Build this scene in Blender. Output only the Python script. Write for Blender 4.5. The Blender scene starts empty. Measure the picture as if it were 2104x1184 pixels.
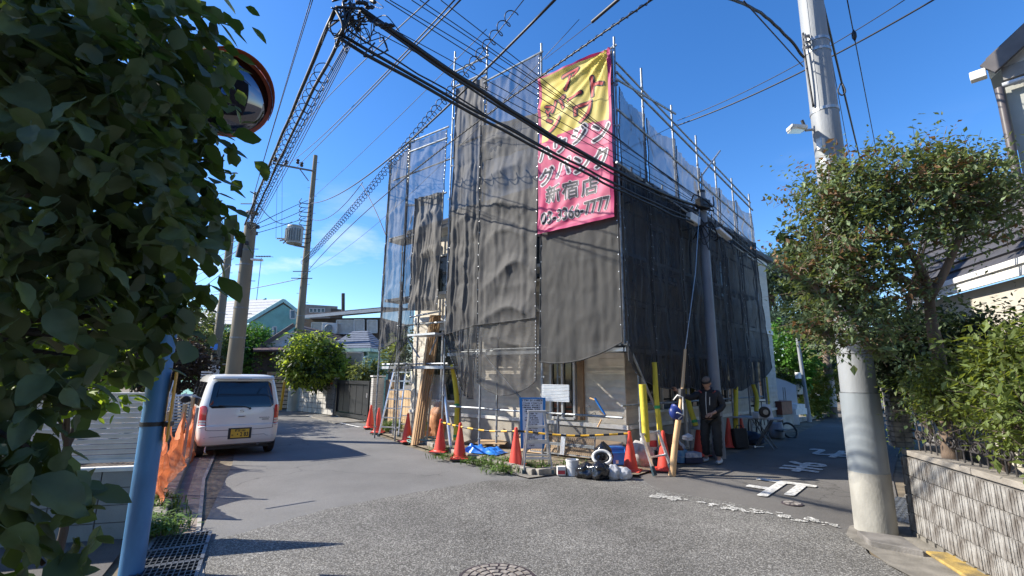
import bpy, bmesh, math, random
import numpy as np
from mathutils import Vector, Matrix, noise
random.seed(7); RNG=np.random.default_rng(7)
S=bpy.context.scene; COL=S.collection
# ---------------------------------------------------------------- camera
F=970.; CH=1.65
_up=np.array([48.,-5170.,F]); _up/=np.linalg.norm(_up)
_fw=np.array([0,0,1.])-_up*_up[2]; _fw/=np.linalg.norm(_fw)
_rt=np.cross(_fw,_up)
if _rt[0]<0: _rt=-_rt
cd=bpy.data.cameras.new('camera'); cam=bpy.data.objects.new('camera',cd); COL.objects.link(cam)
cd.sensor_width=36; cd.lens=36*F/2104; cd.clip_end=900; cd.clip_start=.05
cam.matrix_world=Matrix(((_rt[0],-_rt[1],-_rt[2],0),(_fw[0],-_fw[1],-_fw[2],0),(_up[0],-_up[1],-_up[2],CH),(0,0,0,1)))
S.camera=cam
# ---------------------------------------------------------------- light
SUN_EL=math.radians(35); SUN_AZ=math.radians(175)   # direction TO the sun, measured from +X
sd=Vector((math.cos(SUN_AZ)*math.cos(SUN_EL),math.sin(SUN_AZ)*math.cos(SUN_EL),math.sin(SUN_EL)))
sl=bpy.data.lights.new('sun','SUN'); sl.energy=5.0; sl.angle=math.radians(.5); sl.color=(1,.93,.81)
so=bpy.data.objects.new('sun',sl); COL.objects.link(so); so.rotation_euler=sd.to_track_quat('Z','Y').to_euler()
W=bpy.data.worlds.new('World'); S.world=W; W.use_nodes=True
nt=W.node_tree; nt.nodes.clear()
wo=nt.nodes.new('ShaderNodeOutputWorld'); bg=nt.nodes.new('ShaderNodeBackground'); sky=nt.nodes.new('ShaderNodeTexSky')
sky.sky_type='NISHITA'; sky.sun_disc=False; sky.sun_elevation=SUN_EL; sky.sun_rotation=math.pi/2-SUN_AZ
sky.air_density=1.0; sky.dust_density=.25; sky.ozone_density=4.0
bg.inputs['Strength'].default_value=.135
tc=nt.nodes.new('ShaderNodeTexCoord'); mp=nt.nodes.new('ShaderNodeMapping'); mp.inputs['Scale'].default_value=(1,1,3.2)
mp.inputs['Location'].default_value=(3.1,1.7,0)
nz=nt.nodes.new('ShaderNodeTexNoise'); nz.inputs['Scale'].default_value=3.4; nz.inputs['Detail'].default_value=8; nz.inputs['Roughness'].default_value=.55
cr=nt.nodes.new('ShaderNodeValToRGB'); cr.color_ramp.elements[0].position=.55; cr.color_ramp.elements[1].position=.8
sx=nt.nodes.new('ShaderNodeSeparateXYZ'); r2=nt.nodes.new('ShaderNodeMapRange'); r2.interpolation_type='SMOOTHSTEP'
r2.inputs[1].default_value=.42; r2.inputs[2].default_value=.16
m1=nt.nodes.new('ShaderNodeMath'); m1.operation='MULTIPLY'
mx=nt.nodes.new('ShaderNodeMixRGB'); mx.inputs[2].default_value=(5.2,5.5,6.0,1)
hs=nt.nodes.new('ShaderNodeHueSaturation'); hs.inputs['Saturation'].default_value=1.25; hs.inputs['Hue'].default_value=.507
L=nt.links.new
L(tc.outputs['Generated'],mp.inputs[0]); L(mp.outputs[0],nz.inputs['Vector']); L(nz.outputs[0],cr.inputs[0])
L(tc.outputs['Generated'],sx.inputs[0]); L(sx.outputs[2],r2.inputs[0]); L(cr.outputs[0],m1.inputs[0]); L(r2.outputs[0],m1.inputs[1])
L(m1.outputs[0],mx.inputs[0]); L(sky.outputs[0],hs.inputs['Color']); L(hs.outputs[0],mx.inputs[1]); L(mx.outputs[0],bg.inputs[0]); L(bg.outputs[0],wo.inputs[0])
S.view_settings.view_transform='Standard'; S.view_settings.look='None'; S.view_settings.gamma=1; S.view_settings.exposure=.93
S.view_settings.use_curve_mapping=False
S.cycles.max_bounces=8; S.cycles.transparent_max_bounces=24; S.cycles.diffuse_bounces=3; S.cycles.use_denoising=True
# ---------------------------------------------------------------- survey helpers: a photo pixel seen from the eye point gives a real place
def ray(px,py):
    v=np.array([px-1052,py-592,F]); return np.array([v@_rt,v@_fw,v@_up])
def g(px,py,z=0.):
    r=ray(px,py); t=(z-CH)/r[2]; return Vector(r*t+np.array([0,0,CH]))
def at(px,py,D):
    r=ray(px,py); t=D/math.hypot(r[0],r[1]); return Vector(r*t+np.array([0,0,CH]))
def pr(p):
    d=p[0]*_rt+p[1]*_fw+(p[2]-CH)*_up; return 1052+F*d[0]/d[2],592+F*d[1]/d[2]
class Plane:
    """vertical plane: P0 + k*u ; n = outward normal"""
    def __init__(s,P0,ang,flip=1):
        s.P=Vector((P0[0],P0[1],0)); s.u=Vector((math.cos(math.radians(ang)),math.sin(math.radians(ang)),0)); s.n=Vector((s.u.y,-s.u.x,0))*flip
    def kz(s,px,py):
        r=ray(px,py); a=r[0]/r[1]; k=(a*s.P.y-s.P.x)/(s.u.x-a*s.u.y); p=s.P+s.u*k
        return k,CH+r[2]/math.hypot(r[0],r[1])*math.hypot(p.x,p.y)
    def p(s,k,z,o=0): return s.P+s.u*k+s.n*o+Vector((0,0,z))
def V(*a): return Vector(a)
# ---------------------------------------------------------------- materials
MATS={}
def mat(name,col,rough=.7,var=.15,scale=6.,bump=0.,bscale=None,metal=0.,col2=None,trans=0.,island=0.,spec=.5,transl=0.,tcol=None,coat=0.,stretch=None,detail=5,alpha_noise=None):
    if name in MATS: return MATS[name]
    m=bpy.data.materials.new(name); m.use_nodes=True; n=m.node_tree; N=n.nodes; K=n.links.new
    b=N['Principled BSDF']; out=N['Material Output']
    b.inputs['Roughness'].default_value=rough; b.inputs['Metallic'].default_value=metal; b.inputs['Specular IOR Level'].default_value=spec
    b.inputs['Coat Weight'].default_value=coat
    tcn=N.new('ShaderNodeTexCoord'); mpn=N.new('ShaderNodeMapping'); K(tcn.outputs['Object'],mpn.inputs[0])
    if stretch: mpn.inputs['Scale'].default_value=stretch
    t=N.new('ShaderNodeTexNoise'); t.inputs['Scale'].default_value=scale; t.inputs['Detail'].default_value=detail; K(mpn.outputs[0],t.inputs['Vector'])
    c1=[max(0,c*(1-var)) for c in col]; c2=list(col2) if col2 else [min(1,c*(1+var)) for c in col]
    rp=N.new('ShaderNodeValToRGB'); rp.color_ramp.elements[0].position=.35; rp.color_ramp.elements[1].position=.65
    rp.color_ramp.elements[0].color=(*c1,1); rp.color_ramp.elements[1].color=(*c2,1); K(t.outputs[0],rp.inputs[0])
    co=rp.outputs[0]
    if island:
        gi=N.new('ShaderNodeNewGeometry'); mr=N.new('ShaderNodeMapRange'); mr.inputs[3].default_value=1-island; mr.inputs[4].default_value=1+island
        K(gi.outputs['Random Per Island'],mr.inputs[0]); vm=N.new('ShaderNodeVectorMath'); vm.operation='SCALE'; K(co,vm.inputs[0]); K(mr.outputs[0],vm.inputs['Scale']); co=vm.outputs[0]
    K(co,b.inputs['Base Color'])
    if bump:
        t2=N.new('ShaderNodeTexNoise'); t2.inputs['Scale'].default_value=bscale or scale*4; t2.inputs['Detail'].default_value=4; K(mpn.outputs[0],t2.inputs['Vector'])
        bp=N.new('ShaderNodeBump'); bp.inputs['Strength'].default_value=bump; bp.inputs['Distance'].default_value=.02; K(t2.outputs[0],bp.inputs['Height']); K(bp.outputs[0],b.inputs['Normal'])
    sh=b.outputs[0]
    if transl:
        tl=N.new('ShaderNodeBsdfTranslucent'); 
        if tcol: tl.inputs[0].default_value=(*tcol,1)
        else: K(co,tl.inputs[0])
        ms=N.new('ShaderNodeMixShader'); ms.inputs[0].default_value=transl; K(sh,ms.inputs[1]); K(tl.outputs[0],ms.inputs[2]); sh=ms.outputs[0]
    if trans:
        tr=N.new('ShaderNodeBsdfTransparent'); ms=N.new('ShaderNodeMixShader'); K(sh,ms.inputs[1]); K(tr.outputs[0],ms.inputs[2]); ms.inputs[0].default_value=trans
        if alpha_noise:
            mr=N.new('ShaderNodeMapRange'); mr.inputs[1].default_value=.3; mr.inputs[2].default_value=.7; mr.inputs[3].default_value=trans-alpha_noise; mr.inputs[4].default_value=trans+alpha_noise
            K(t.outputs[0],mr.inputs[0]); K(mr.outputs[0],ms.inputs[0])
        sh=ms.outputs[0]
    if sh is not b.outputs[0]: K(sh,out.inputs[0])
    MATS[name]=m; return m
# ---------------------------------------------------------------- objects
FR={}
def props(o,label=None,cat=None,group=None,kind=None):
    if label: o['label']=label
    if cat: o['category']=cat
    if group: o['group']=group
    if kind: o['kind']=kind
    return o
def thing(name,label,cat,loc=(0,0,0),rz=0,group=None):
    o=bpy.data.objects.new(name,None); COL.objects.link(o); o.location=loc; o.rotation_euler=(0,0,rz); o.empty_display_size=.1
    FR[o]=Matrix.Translation(Vector(loc))@Matrix.Rotation(rz,4,'Z'); return props(o,label,cat,group)
def dup(o,loc=None,rz=None,label=None,parent=None):
    c=o.copy(); COL.objects.link(c)
    if parent: c.parent=parent
    if loc is not None: c.location=loc
    if rz is not None: c.rotation_euler=(0,0,rz)
    if label: c['label']=label
    for ch in list(o.children): dup(ch,parent=c)
    return c
def inst(name,me,parent,loc,rot=(0,0,0),scale=(1,1,1),world=True,m=None):
    o=bpy.data.objects.new(name,me); COL.objects.link(o)
    if parent is not None:
        o.parent=parent
        M=Matrix.LocRotScale(Vector(loc),rot if hasattr(rot,'to_matrix') or isinstance(rot,Matrix) else __import__('mathutils').Euler(rot),Vector(scale))
        o.matrix_local=(FR[parent].inverted()@M) if world else M
        FR[o]=FR[parent]
    else: o.location=loc; o.rotation_euler=rot; o.scale=scale
    return o
class MB:
    def __init__(s): s.v=[]; s.f=[]; s.mi=[]; s.m=0
    def add(s,vs,fs):
        b=len(s.v); s.v+= [tuple(v) for v in vs]; s.f+=[tuple(i+b for i in f) for f in fs]; s.mi+=[s.m]*len(fs); return s
    def box(s,c,sz,R=None):
        c=Vector(c); h=[x/2 for x in sz]
        if R is None: R=Matrix.Identity(3)
        elif not isinstance(R,Matrix): R=Matrix.Rotation(R,3,'Z')
        vs=[c+R@Vector((x*h[0],y*h[1],z*h[2])) for x in(-1,1) for y in(-1,1) for z in(-1,1)]
        return s.add(vs,[(0,1,3,2),(4,6,7,5),(0,4,5,1),(2,3,7,6),(0,2,6,4),(1,5,7,3)])
    def beam(s,a,b,w,t,side=None):
        """rectangular bar from a to b; w along side, t across"""
        a=Vector(a);b=Vector(b);z=(b-a); l=z.length; z=z/l
        sd=Vector(side) if side is not None else (Vector((0,0,1)) if abs(z.z)<.9 else Vector((1,0,0)))
        x=(sd-z*sd.dot(z)).normalized(); y=z.cross(x)
        R=Matrix((x,y,z)).transposed(); return s.box((a+b)/2,(w,t,l),R)
    def tube(s,pts,r,n=8,cap=True,flat=1.):
        pts=[Vector(p) for p in pts]; k=len(pts); rr=r if hasattr(r,'__len__') else [r]*k
        t0=(pts[1]-pts[0]).normalized(); up=Vector((0,0,1)) if abs(t0.z)<.9 else Vector((1,0,0)); x=(up-t0*up.dot(t0)).normalized(); vs=[]
        for i,p in enumerate(pts):
            t=(pts[min(i+1,k-1)]-pts[max(i-1,0)])
            if t.length<1e-9: t=t0
            t=t.normalized(); x=(x-t*x.dot(t)).normalized(); y=t.cross(x)
            for j in range(n):
                a=2*math.pi*j/n; vs.append(p+(x*math.cos(a)+y*math.sin(a)*flat)*rr[i])
        fs=[(i*n+j,i*n+(j+1)%n,(i+1)*n+(j+1)%n,(i+1)*n+j) for i in range(k-1) for j in range(n)]
        if cap: fs+=[tuple(range(n-1,-1,-1)),tuple(range((k-1)*n,k*n))]
        return s.add(vs,fs)
    def lathe(s,prof,c=(0,0,0),n=24,R=None,cap=True):
        c=Vector(c); vs=[]
        for r,z in prof:
            for j in range(n):
                a=2*math.pi*j/n; p=Vector((r*math.cos(a),r*math.sin(a),z)); vs.append(c+(R@p if R else p))
        k=len(prof); fs=[(i*n+j,i*n+(j+1)%n,(i+1)*n+(j+1)%n,(i+1)*n+j) for i in range(k-1) for j in range(n)]
        if cap: fs+=[tuple(range(n-1,-1,-1)),tuple(range((k-1)*n,k*n))]
        return s.add(vs,fs)
    def prism(s,pts,d):
        """polygon extruded by vector d"""
        n=len(pts); pts=[Vector(p) for p in pts]; d=Vector(d)
        return s.add(pts+[p+d for p in pts],[tuple(range(n-1,-1,-1)),tuple(range(n,2*n))]+[(i,(i+1)%n,(i+1)%n+n,i+n) for i in range(n)])
    def grid(s,f,nu,nv):
        vs=[f(i/nu,j/nv) for j in range(nv+1) for i in range(nu+1)]; w=nu+1
        return s.add(vs,[(j*w+i,j*w+i+1,(j+1)*w+i+1,(j+1)*w+i) for j in range(nv) for i in range(nu)])
    def slab(s,poly,z0,z1): 
        return s.prism([(p[0],p[1],z0) for p in poly],(0,0,z1-z0))
    def mesh(s,name,mats,M=None,smooth=False):
        me=bpy.data.meshes.new(name)
        vs=s.v if M is None else [tuple(M@Vector(v)) for v in s.v]
        me.from_pydata(vs,[],s.f)
        for m in (mats if isinstance(mats,(list,tuple)) else [mats]): me.materials.append(m)
        if any(s.mi): me.polygons.foreach_set('material_index',s.mi)
        bm=bmesh.new(); bm.from_mesh(me); bmesh.ops.recalc_face_normals(bm,faces=bm.faces); bm.to_mesh(me); bm.free()
        if smooth:
            me.polygons.foreach_set('use_smooth',[True]*len(me.polygons))
            if smooth is not True: me.set_sharp_from_angle(angle=math.radians(smooth))
        me.update(); return me
    def build(s,name,mats,parent=None,label=None,cat=None,group=None,kind=None,smooth=False,bevel=0,world=True,origin=None,solid=0):
        M=None
        if parent is not None and world: M=FR[parent].inverted()
        if parent is None and origin is None and s.v:
            a=np.array(s.v); origin=((a[:,0].min()+a[:,0].max())/2,(a[:,1].min()+a[:,1].max())/2,a[:,2].min()) if kind!='structure' else None
        if parent is None and origin is not None: M=Matrix.Translation(-Vector(origin))
        me=s.mesh(name,mats,M,smooth); o=bpy.data.objects.new(name,me); COL.objects.link(o)
        if parent is not None: o.parent=parent; FR[o]=FR[parent]
        else:
            o.location=origin or (0,0,0); FR[o]=Matrix.Translation(Vector(origin or (0,0,0)))
        if solid:
            md=o.modifiers.new('solid','SOLIDIFY'); md.thickness=solid; md.offset=0
        if bevel:
            md=o.modifiers.new('bevel','BEVEL'); md.width=bevel; md.segments=2; md.limit_method='ANGLE'; md.angle_limit=math.radians(40)
        return props(o,label,cat,group,kind)
def spline(pts,n=8):
    pts=[Vector(p) for p in pts]; P=[pts[0]*2-pts[1]]+pts+[pts[-1]*2-pts[-2]]; out=[]
    for i in range(1,len(P)-2):
        for k in range(n):
            t=k/n; a,b,c,d=P[i-1],P[i],P[i+1],P[i+2]
            out.append(.5*((2*b)+(c-a)*t+(2*a-5*b+4*c-d)*t*t+(3*b-a-3*c+d)*t**3))
    return out+[pts[-1]]
def fast_mesh(name,verts,faces_flat,nper,m,smooth=False):
    me=bpy.data.meshes.new(name); nv=len(verts); nf=len(faces_flat)//nper
    me.vertices.add(nv); me.vertices.foreach_set('co',verts.astype(np.float32).ravel())
    me.loops.add(nf*nper); me.loops.foreach_set('vertex_index',faces_flat.astype(np.int32))
    me.polygons.add(nf); me.polygons.foreach_set('loop_start',np.arange(0,nf*nper,nper,dtype=np.int32))
    me.polygons.foreach_set('use_smooth',[smooth]*nf)
    me.materials.append(m); me.update(); me.validate(); return me
LEAF_BROAD=(np.array([(0,0,0),(.30,.28,.05),(.36,.55,.03),(.2,.85,-.03),(0,1.05,-.1),(-.2,.85,-.03),(-.36,.55,.03),(-.30,.28,.05),(0,.5,-.05)]),[(0,1,8),(1,2,8),(2,3,8),(3,4,8),(4,5,8),(5,6,8),(6,7,8),(7,0,8)])
LEAF_SMALL=(np.array([(0,0,0),(.26,.45,.05),(0,1,-.05),(-.26,.45,.05)]),[(0,1,2),(0,2,3)])
LEAF_THIN=(np.array([(0,0,0),(.09,.5,.02),(0,1,-.12),(-.09,.5,.02)]),[(0,1,2),(0,2,3)])
def leaf_cloud(centers,size,tmpl,spread=1.,droop=.3,outward=None,sv=.35,rng=RNG):
    n=len(centers); T,FC=tmpl
    az=rng.uniform(0,2*np.pi,n)
    d=np.stack([np.cos(az),np.sin(az),rng.normal(-droop,.45,n)],1)
    if outward is not None: d=d*.8+outward*.9
    d/=np.linalg.norm(d,axis=1)[:,None]
    up=np.stack([rng.normal(0,.5*spread,n),rng.normal(0,.5*spread,n),np.ones(n)],1)
    x=np.cross(d,up); x/=np.linalg.norm(x,axis=1)[:,None]+1e-9; z=np.cross(x,d)
    s=size*np.exp(rng.normal(0,sv,n))
    vs=centers[:,None,:]+s[:,None,None]*(T[None,:,0:1]*x[:,None,:]+T[None,:,1:2]*d[:,None,:]+T[None,:,2:3]*z[:,None,:])
    k=len(T); fc=np.array(FC); idx=(np.arange(n)[:,None,None]*k+fc[None]).ravel()
    return vs.reshape(-1,3),idx,3
def blob_points(blobs,n,shell=.55,rng=RNG,clump=0.,nclump=0):
    """blobs: (center, (rx,ry,rz)); points spread through the crown, denser towards its skin, gathered on twigs"""
    w=np.array([b[1][0]*b[1][1]+b[1][0]*b[1][2] for b in blobs]); w=w/w.sum(); ids=rng.choice(len(blobs),nclump or n,p=w)
    C=np.array([tuple(b[0]) for b in blobs])[ids]; R=np.array([b[1] for b in blobs])[ids]
    m=len(ids); u=rng.normal(size=(m,3)); u/=np.linalg.norm(u,axis=1)[:,None]
    r=1-(1-shell)*rng.random(m)**1.3
    bump=1+.16*np.sin(u[:,0]*5+ids)*np.cos(u[:,1]*4.3+ids*2)+.1*rng.normal(size=m)
    P=C+u*R*(r*bump)[:,None]
    if nclump:
        k=rng.integers(0,m,n); Q=P[k]+rng.normal(size=(n,3))*clump; return Q,u[k]
    return P,u
def crown(name,blobs,n,size,tmpl,m,parent=None,shell=.55,clump=0.,nclump=0,droop=.3,M=None,zmin=None,**kw):
    P,u=blob_points(blobs,n,shell,clump=clump,nclump=nclump)
    if zmin is not None:
        k=P[:,2]>zmin; P=P[k]; u=u[k]
    vs,idx,k=leaf_cloud(P,size,tmpl,outward=u*.6,droop=droop)
    if parent is not None:
        Mi=np.array(FR[parent].inverted()); vs=vs@Mi[:3,:3].T+Mi[:3,3]
    me=fast_mesh(name,vs,idx,k,m); o=bpy.data.objects.new(name,me); COL.objects.link(o)
    if parent is not None: o.parent=parent; FR[o]=FR[parent]
    for a,b in kw.items(): o[a]=b
    return o
def sprigs(blobs,n,per,length,rng=RNG,inner=.25,up=.25,jit=.5):
    w=np.array([b[1][0]**2 for b in blobs]); w=w/w.sum(); ids=rng.choice(len(blobs),n,p=w)
    C=np.array([tuple(b[0]) for b in blobs])[ids]; R=np.array([b[1] for b in blobs])[ids]
    u=rng.normal(size=(n,3)); u/=np.linalg.norm(u,axis=1)[:,None]; r=inner+(1-inner)*rng.random(n)**.6
    P=C+u*R*r[:,None]; d=u+rng.normal(size=(n,3))*jit+np.array([0,0,up]); d/=np.linalg.norm(d,axis=1)[:,None]
    L_=length*rng.uniform(.5,1.35,n); t=np.linspace(0,1,per)[None,:,None]; bend=rng.normal(size=(n,3))*.25
    Q=P[:,None,:]+d[:,None,:]*L_[:,None,None]*t+bend[:,None,:]*L_[:,None,None]*t*t
    sd=np.cross(d,rng.normal(size=(n,3))); sd/=np.linalg.norm(sd,axis=1)[:,None]; sg=np.where(np.arange(per)%2==0,1,-1)[None,:,None]
    O=d[:,None,:]*.55+sd[:,None,:]*sg*1.1+np.zeros_like(Q)
    return Q.reshape(-1,3),O.reshape(-1,3),(P,d,L_,bend)
def text_mesh(txt,size,bold=0.,extr=0.):
    cu=bpy.data.curves.new('text','FONT'); cu.body=txt; cu.size=size; cu.align_x='CENTER'; cu.align_y='CENTER'; cu.offset=bold; cu.extrude=extr; cu.resolution_u=2
    ob=bpy.data.objects.new('text',cu); COL.objects.link(ob); dg=bpy.context.evaluated_depsgraph_get(); dg.update()
    me=bpy.data.meshes.new_from_object(ob.evaluated_get(dg)); bpy.data.objects.remove(ob); return me
def text_on(txt,size,f,cx,cy,rot=0.,bold=0.,shx=0.,sx=1.,sy=1.,cut=0.,mb=None):
    """write txt with its 2D coordinates passed through f(x,y)->3D point"""
    me=text_mesh(txt,size,bold); bm=bmesh.new(); bm.from_mesh(me); bmesh.ops.triangulate(bm,faces=bm.faces)
    c,s=math.cos(rot),math.sin(rot)
    for v in bm.verts:
        x,y=v.co.x*sx+v.co.y*shx,v.co.y*sy; v.co=(cx+c*x-s*y,cy+s*x+c*y,0)
    if cut and bm.verts:
        for ax in (0,1):
            ct=cut[ax] if hasattr(cut,'__len__') else cut; lo=min(v.co[ax] for v in bm.verts); hi=max(v.co[ax] for v in bm.verts); k=math.ceil(lo/ct)
            while k*ct<hi:
                nrm=[0,0,0]; nrm[ax]=1; co=[0,0,0]; co[ax]=k*ct
                bmesh.ops.bisect_plane(bm,geom=bm.verts[:]+bm.edges[:]+bm.faces[:],plane_co=co,plane_no=nrm); k+=1
    mb=mb or MB(); bm.verts.ensure_lookup_table()
    mb.add([f(v.co.x,v.co.y) for v in bm.verts],[[v.index for v in fc.verts] for fc in bm.faces]) if not bm.verts.index_update() else 0
    bm.free(); return mb

def bold_text(txt,size,f,cx,cy,r,n,o0,do,mb,**kw):
    """heavier strokes: the same print laid down n times on a small circle; f(x,y,o)"""
    for i in range(n):
        a=2*math.pi*i/n; q=0 if i==0 and n<6 else r
        text_on(txt,size,lambda x,y:f(x,y,o0+do*i),cx+q*math.cos(a),cy+q*math.sin(a),mb=mb,**kw)
    return mb
# ================================================================ GROUND
def asphalt(name,base,lo,hi,cell,amt,bump,patch=.12):
    m=bpy.data.materials.new(name); m.use_nodes=True; n=m.node_tree; N=n.nodes; K=n.links.new; b=N['Principled BSDF']; b.inputs['Roughness'].default_value=.85; b.inputs['Specular IOR Level'].default_value=.3
    t=N.new('ShaderNodeTexCoord'); vo=N.new('ShaderNodeTexVoronoi'); vo.inputs['Scale'].default_value=cell; vo.inputs['Randomness'].default_value=1; K(t.outputs['Object'],vo.inputs['Vector'])
    sp=N.new('ShaderNodeSeparateColor'); K(vo.outputs['Color'],sp.inputs[0])
    rp=N.new('ShaderNodeValToRGB'); e=rp.color_ramp.elements; e[0].position=0; e[0].color=(*lo,1); e[1].position=1; e[1].color=(*hi,1); k=e.new(.62); k.color=(*base,1); K(sp.outputs[0],rp.inputs[0])
    big=N.new('ShaderNodeTexNoise'); big.inputs['Scale'].default_value=.55; big.inputs['Detail'].default_value=9; big.inputs['Roughness'].default_value=.62; K(t.outputs['Object'],big.inputs['Vector'])
    mr=N.new('ShaderNodeMapRange'); mr.inputs[1].default_value=.3; mr.inputs[2].default_value=.7; mr.inputs[3].default_value=1-patch; mr.inputs[4].default_value=1+patch; K(big.outputs[0],mr.inputs[0])
    mixc=N.new('ShaderNodeMixRGB'); mixc.inputs[0].default_value=amt; mixc.inputs[1].default_value=(*base,1); K(rp.outputs[0],mixc.inputs[2])
    vm=N.new('ShaderNodeVectorMath'); vm.operation='SCALE'; K(mixc.outputs[0],vm.inputs[0]); K(mr.outputs[0],vm.inputs['Scale']); 
    # thin cracks
    cn=N.new('ShaderNodeTexVoronoi'); cn.feature='DISTANCE_TO_EDGE'; cn.inputs['Scale'].default_value=.42
    wn=N.new('ShaderNodeTexNoise'); wn.inputs['Scale'].default_value=2.5; wn.inputs['Detail'].default_value=6; K(t.outputs['Object'],wn.inputs['Vector'])
    vs=N.new('ShaderNodeVectorMath'); vs.operation='SCALE'; vs.inputs['Scale'].default_value=.5; K(wn.outputs['Color'],vs.inputs[0]); va=N.new('ShaderNodeVectorMath'); K(t.outputs['Object'],va.inputs[0]); K(vs.outputs[0],va.inputs[1]); K(va.outputs[0],cn.inputs['Vector'])
    cm=N.new('ShaderNodeMapRange'); cm.inputs[1].default_value=.0; cm.inputs[2].default_value=.006; cm.inputs[3].default_value=.55; cm.inputs[4].default_value=1; K(cn.outputs[0],cm.inputs[0])
    ms=N.new('ShaderNodeMath'); ms.operation='MAXIMUM'; mk=N.new('ShaderNodeMapRange'); mk.inputs[1].default_value=.5; mk.inputs[2].default_value=.56; mk.inputs[3].default_value=1; mk.inputs[4].default_value=0
    bn=N.new('ShaderNodeTexNoise'); bn.inputs['Scale'].default_value=.3; K(t.outputs['Object'],bn.inputs['Vector']); K(bn.outputs[0],mk.inputs[0]); K(cm.outputs[0],ms.inputs[0]); K(mk.outputs[0],ms.inputs[1])
    v2=N.new('ShaderNodeVectorMath'); v2.operation='SCALE'; K(vm.outputs[0],v2.inputs[0]); K(ms.outputs[0],v2.inputs['Scale']); K(v2.outputs[0],b.inputs['Base Color'])
    vb=N.new('ShaderNodeTexNoise'); vb.inputs['Scale'].default_value=cell*.8; vb.inputs['Detail'].default_value=3; K(t.outputs['Object'],vb.inputs['Vector'])
    ad=N.new('ShaderNodeMath'); ad.operation='ADD'; K(sp.outputs[1],ad.inputs[0]); K(vb.outputs[0],ad.inputs[1])
    bp=N.new('ShaderNodeBump'); bp.inputs['Strength'].default_value=bump; bp.inputs['Distance'].default_value=.012; K(ad.outputs[0],bp.inputs['Height']); K(bp.outputs[0],b.inputs['Normal'])
    return m
A_smooth=asphalt('asphalt_smooth',(.165,.162,.157),(.125,.125,.125),(.24,.235,.23),140,.5,.35,.2)
A_right=asphalt('asphalt_lane',(.135,.128,.12),(.10,.095,.09),(.19,.18,.165),120,.5,.35,.22)
A_coarse=asphalt('asphalt_coarse',(.15,.145,.135),(.062,.058,.053),(.38,.37,.345),98,.88,.85,.32)
M_dirt=mat('dirt',(.17,.14,.10),.95,.35,3,.5,25)
M_conc=mat('concrete',(.33,.31,.28),.9,.18,4,.25,60)
M_concd=mat('concrete_dark',(.16,.15,.14),.9,.3,5,.3,60)
M_concl=mat('concrete_light',(.42,.40,.36),.9,.12,5,.2,50)
M_white=mat('white_paint',(.72,.71,.68),.6,.1,8)
M_road_paint=mat('road_paint',(.52,.51,.48),.8,.30,22,.3,90,col2=(.76,.75,.71))
M_iron=mat('cast_iron',(.07,.055,.06),.55,.3,20,.3,60,metal=.3)
M_steel=mat('galvanised_steel',(.42,.44,.45),.42,.2,14,.05,60,metal=.7)
M_steeld=mat('dull_steel',(.16,.17,.18),.5,.3,14,.05,60,metal=.6)
M_alu=mat('aluminium',(.72,.73,.75),.3,.08,20,metal=.75)
M_black=mat('black_plastic',(.018,.018,.02),.5,.3,10)
M_cable=mat('cable_black',(.012,.012,.014),.5,.2,10)
M_brown_gutter=mat('gutter_red_brown',(.24,.195,.165),.9,.2,3,.3,70,col2=(.30,.25,.21))
def sheet(name,poly,z,m,**kw):
    b=MB(); b.add([(p[0],p[1],z) for p in poly],[tuple(range(len(poly)))]); o=b.build(name,m,kind='structure',**kw); return o
sheet('ground',[(-400,-400),(400,-400),(400,600),(-400,600)],-.012,M_dirt)
L_left=[(-3.03,4.9),(-5.15,9.2),(-7.0,12.6),(-9.3,16.2),(-12.2,20.2),(-17,26),(-29,38)]
L_right=[(-28,44),(-15.5,31),(-10.6,23.6),(-7.4,20.0),(-4.9,16.7),(-3.9,14.0),(-2.3,11.5),(-1.2,9.8),(.15,8.75),(2.2,8.3),(2.6,7.2),(-2,5)]
sheet('left_road',L_left+L_right,0,A_smooth)
R_left=[(2.15,6.6),(2.2,8.55),(3.6,9.6),(8.2,14.3),(12.0,18.9),(14.5,22.3),(32,42),(60,73)]
R_right=[(66,68),(37,40.5),(16.4,19.6),(9.4,11.9),(6.6,8.6),(4.65,6.0),(3.75,5.3)]
sheet('right_road',R_left+R_right,.004,A_right)
def jag(poly,amp=.03,step=.12):
    out=[]
    for a,b in zip(poly,poly[1:]+poly[:1]):
        a=Vector(a); b=Vector(b); n=max(1,int((b-a).length/step))
        for i in range(n): p=a.lerp(b,i/n); out.append((p.x+amp*noise.noise(Vector((p.x*5,p.y*5,0)))+amp*.6*noise.noise(Vector((p.x*19,p.y*19,1))),p.y+amp*noise.noise(Vector((p.x*5,p.y*5,7)))))
    return out
sheet('junction_paving',jag([tuple(x) for x in ([-3.03,5.05],[-2.63,5.64],[-2.33,6.23],[-1.66,6.93],[-.45,7.96],[.9,8.28],[2.02,8.3],[2.3,7.45],[3.23,6.53],[3.72,5.45],[3.45,4.9],[3.3,3.2],[4.5,-4],[-4.6,-4],[-2.6,4.2])]),.008,A_coarse)
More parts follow.
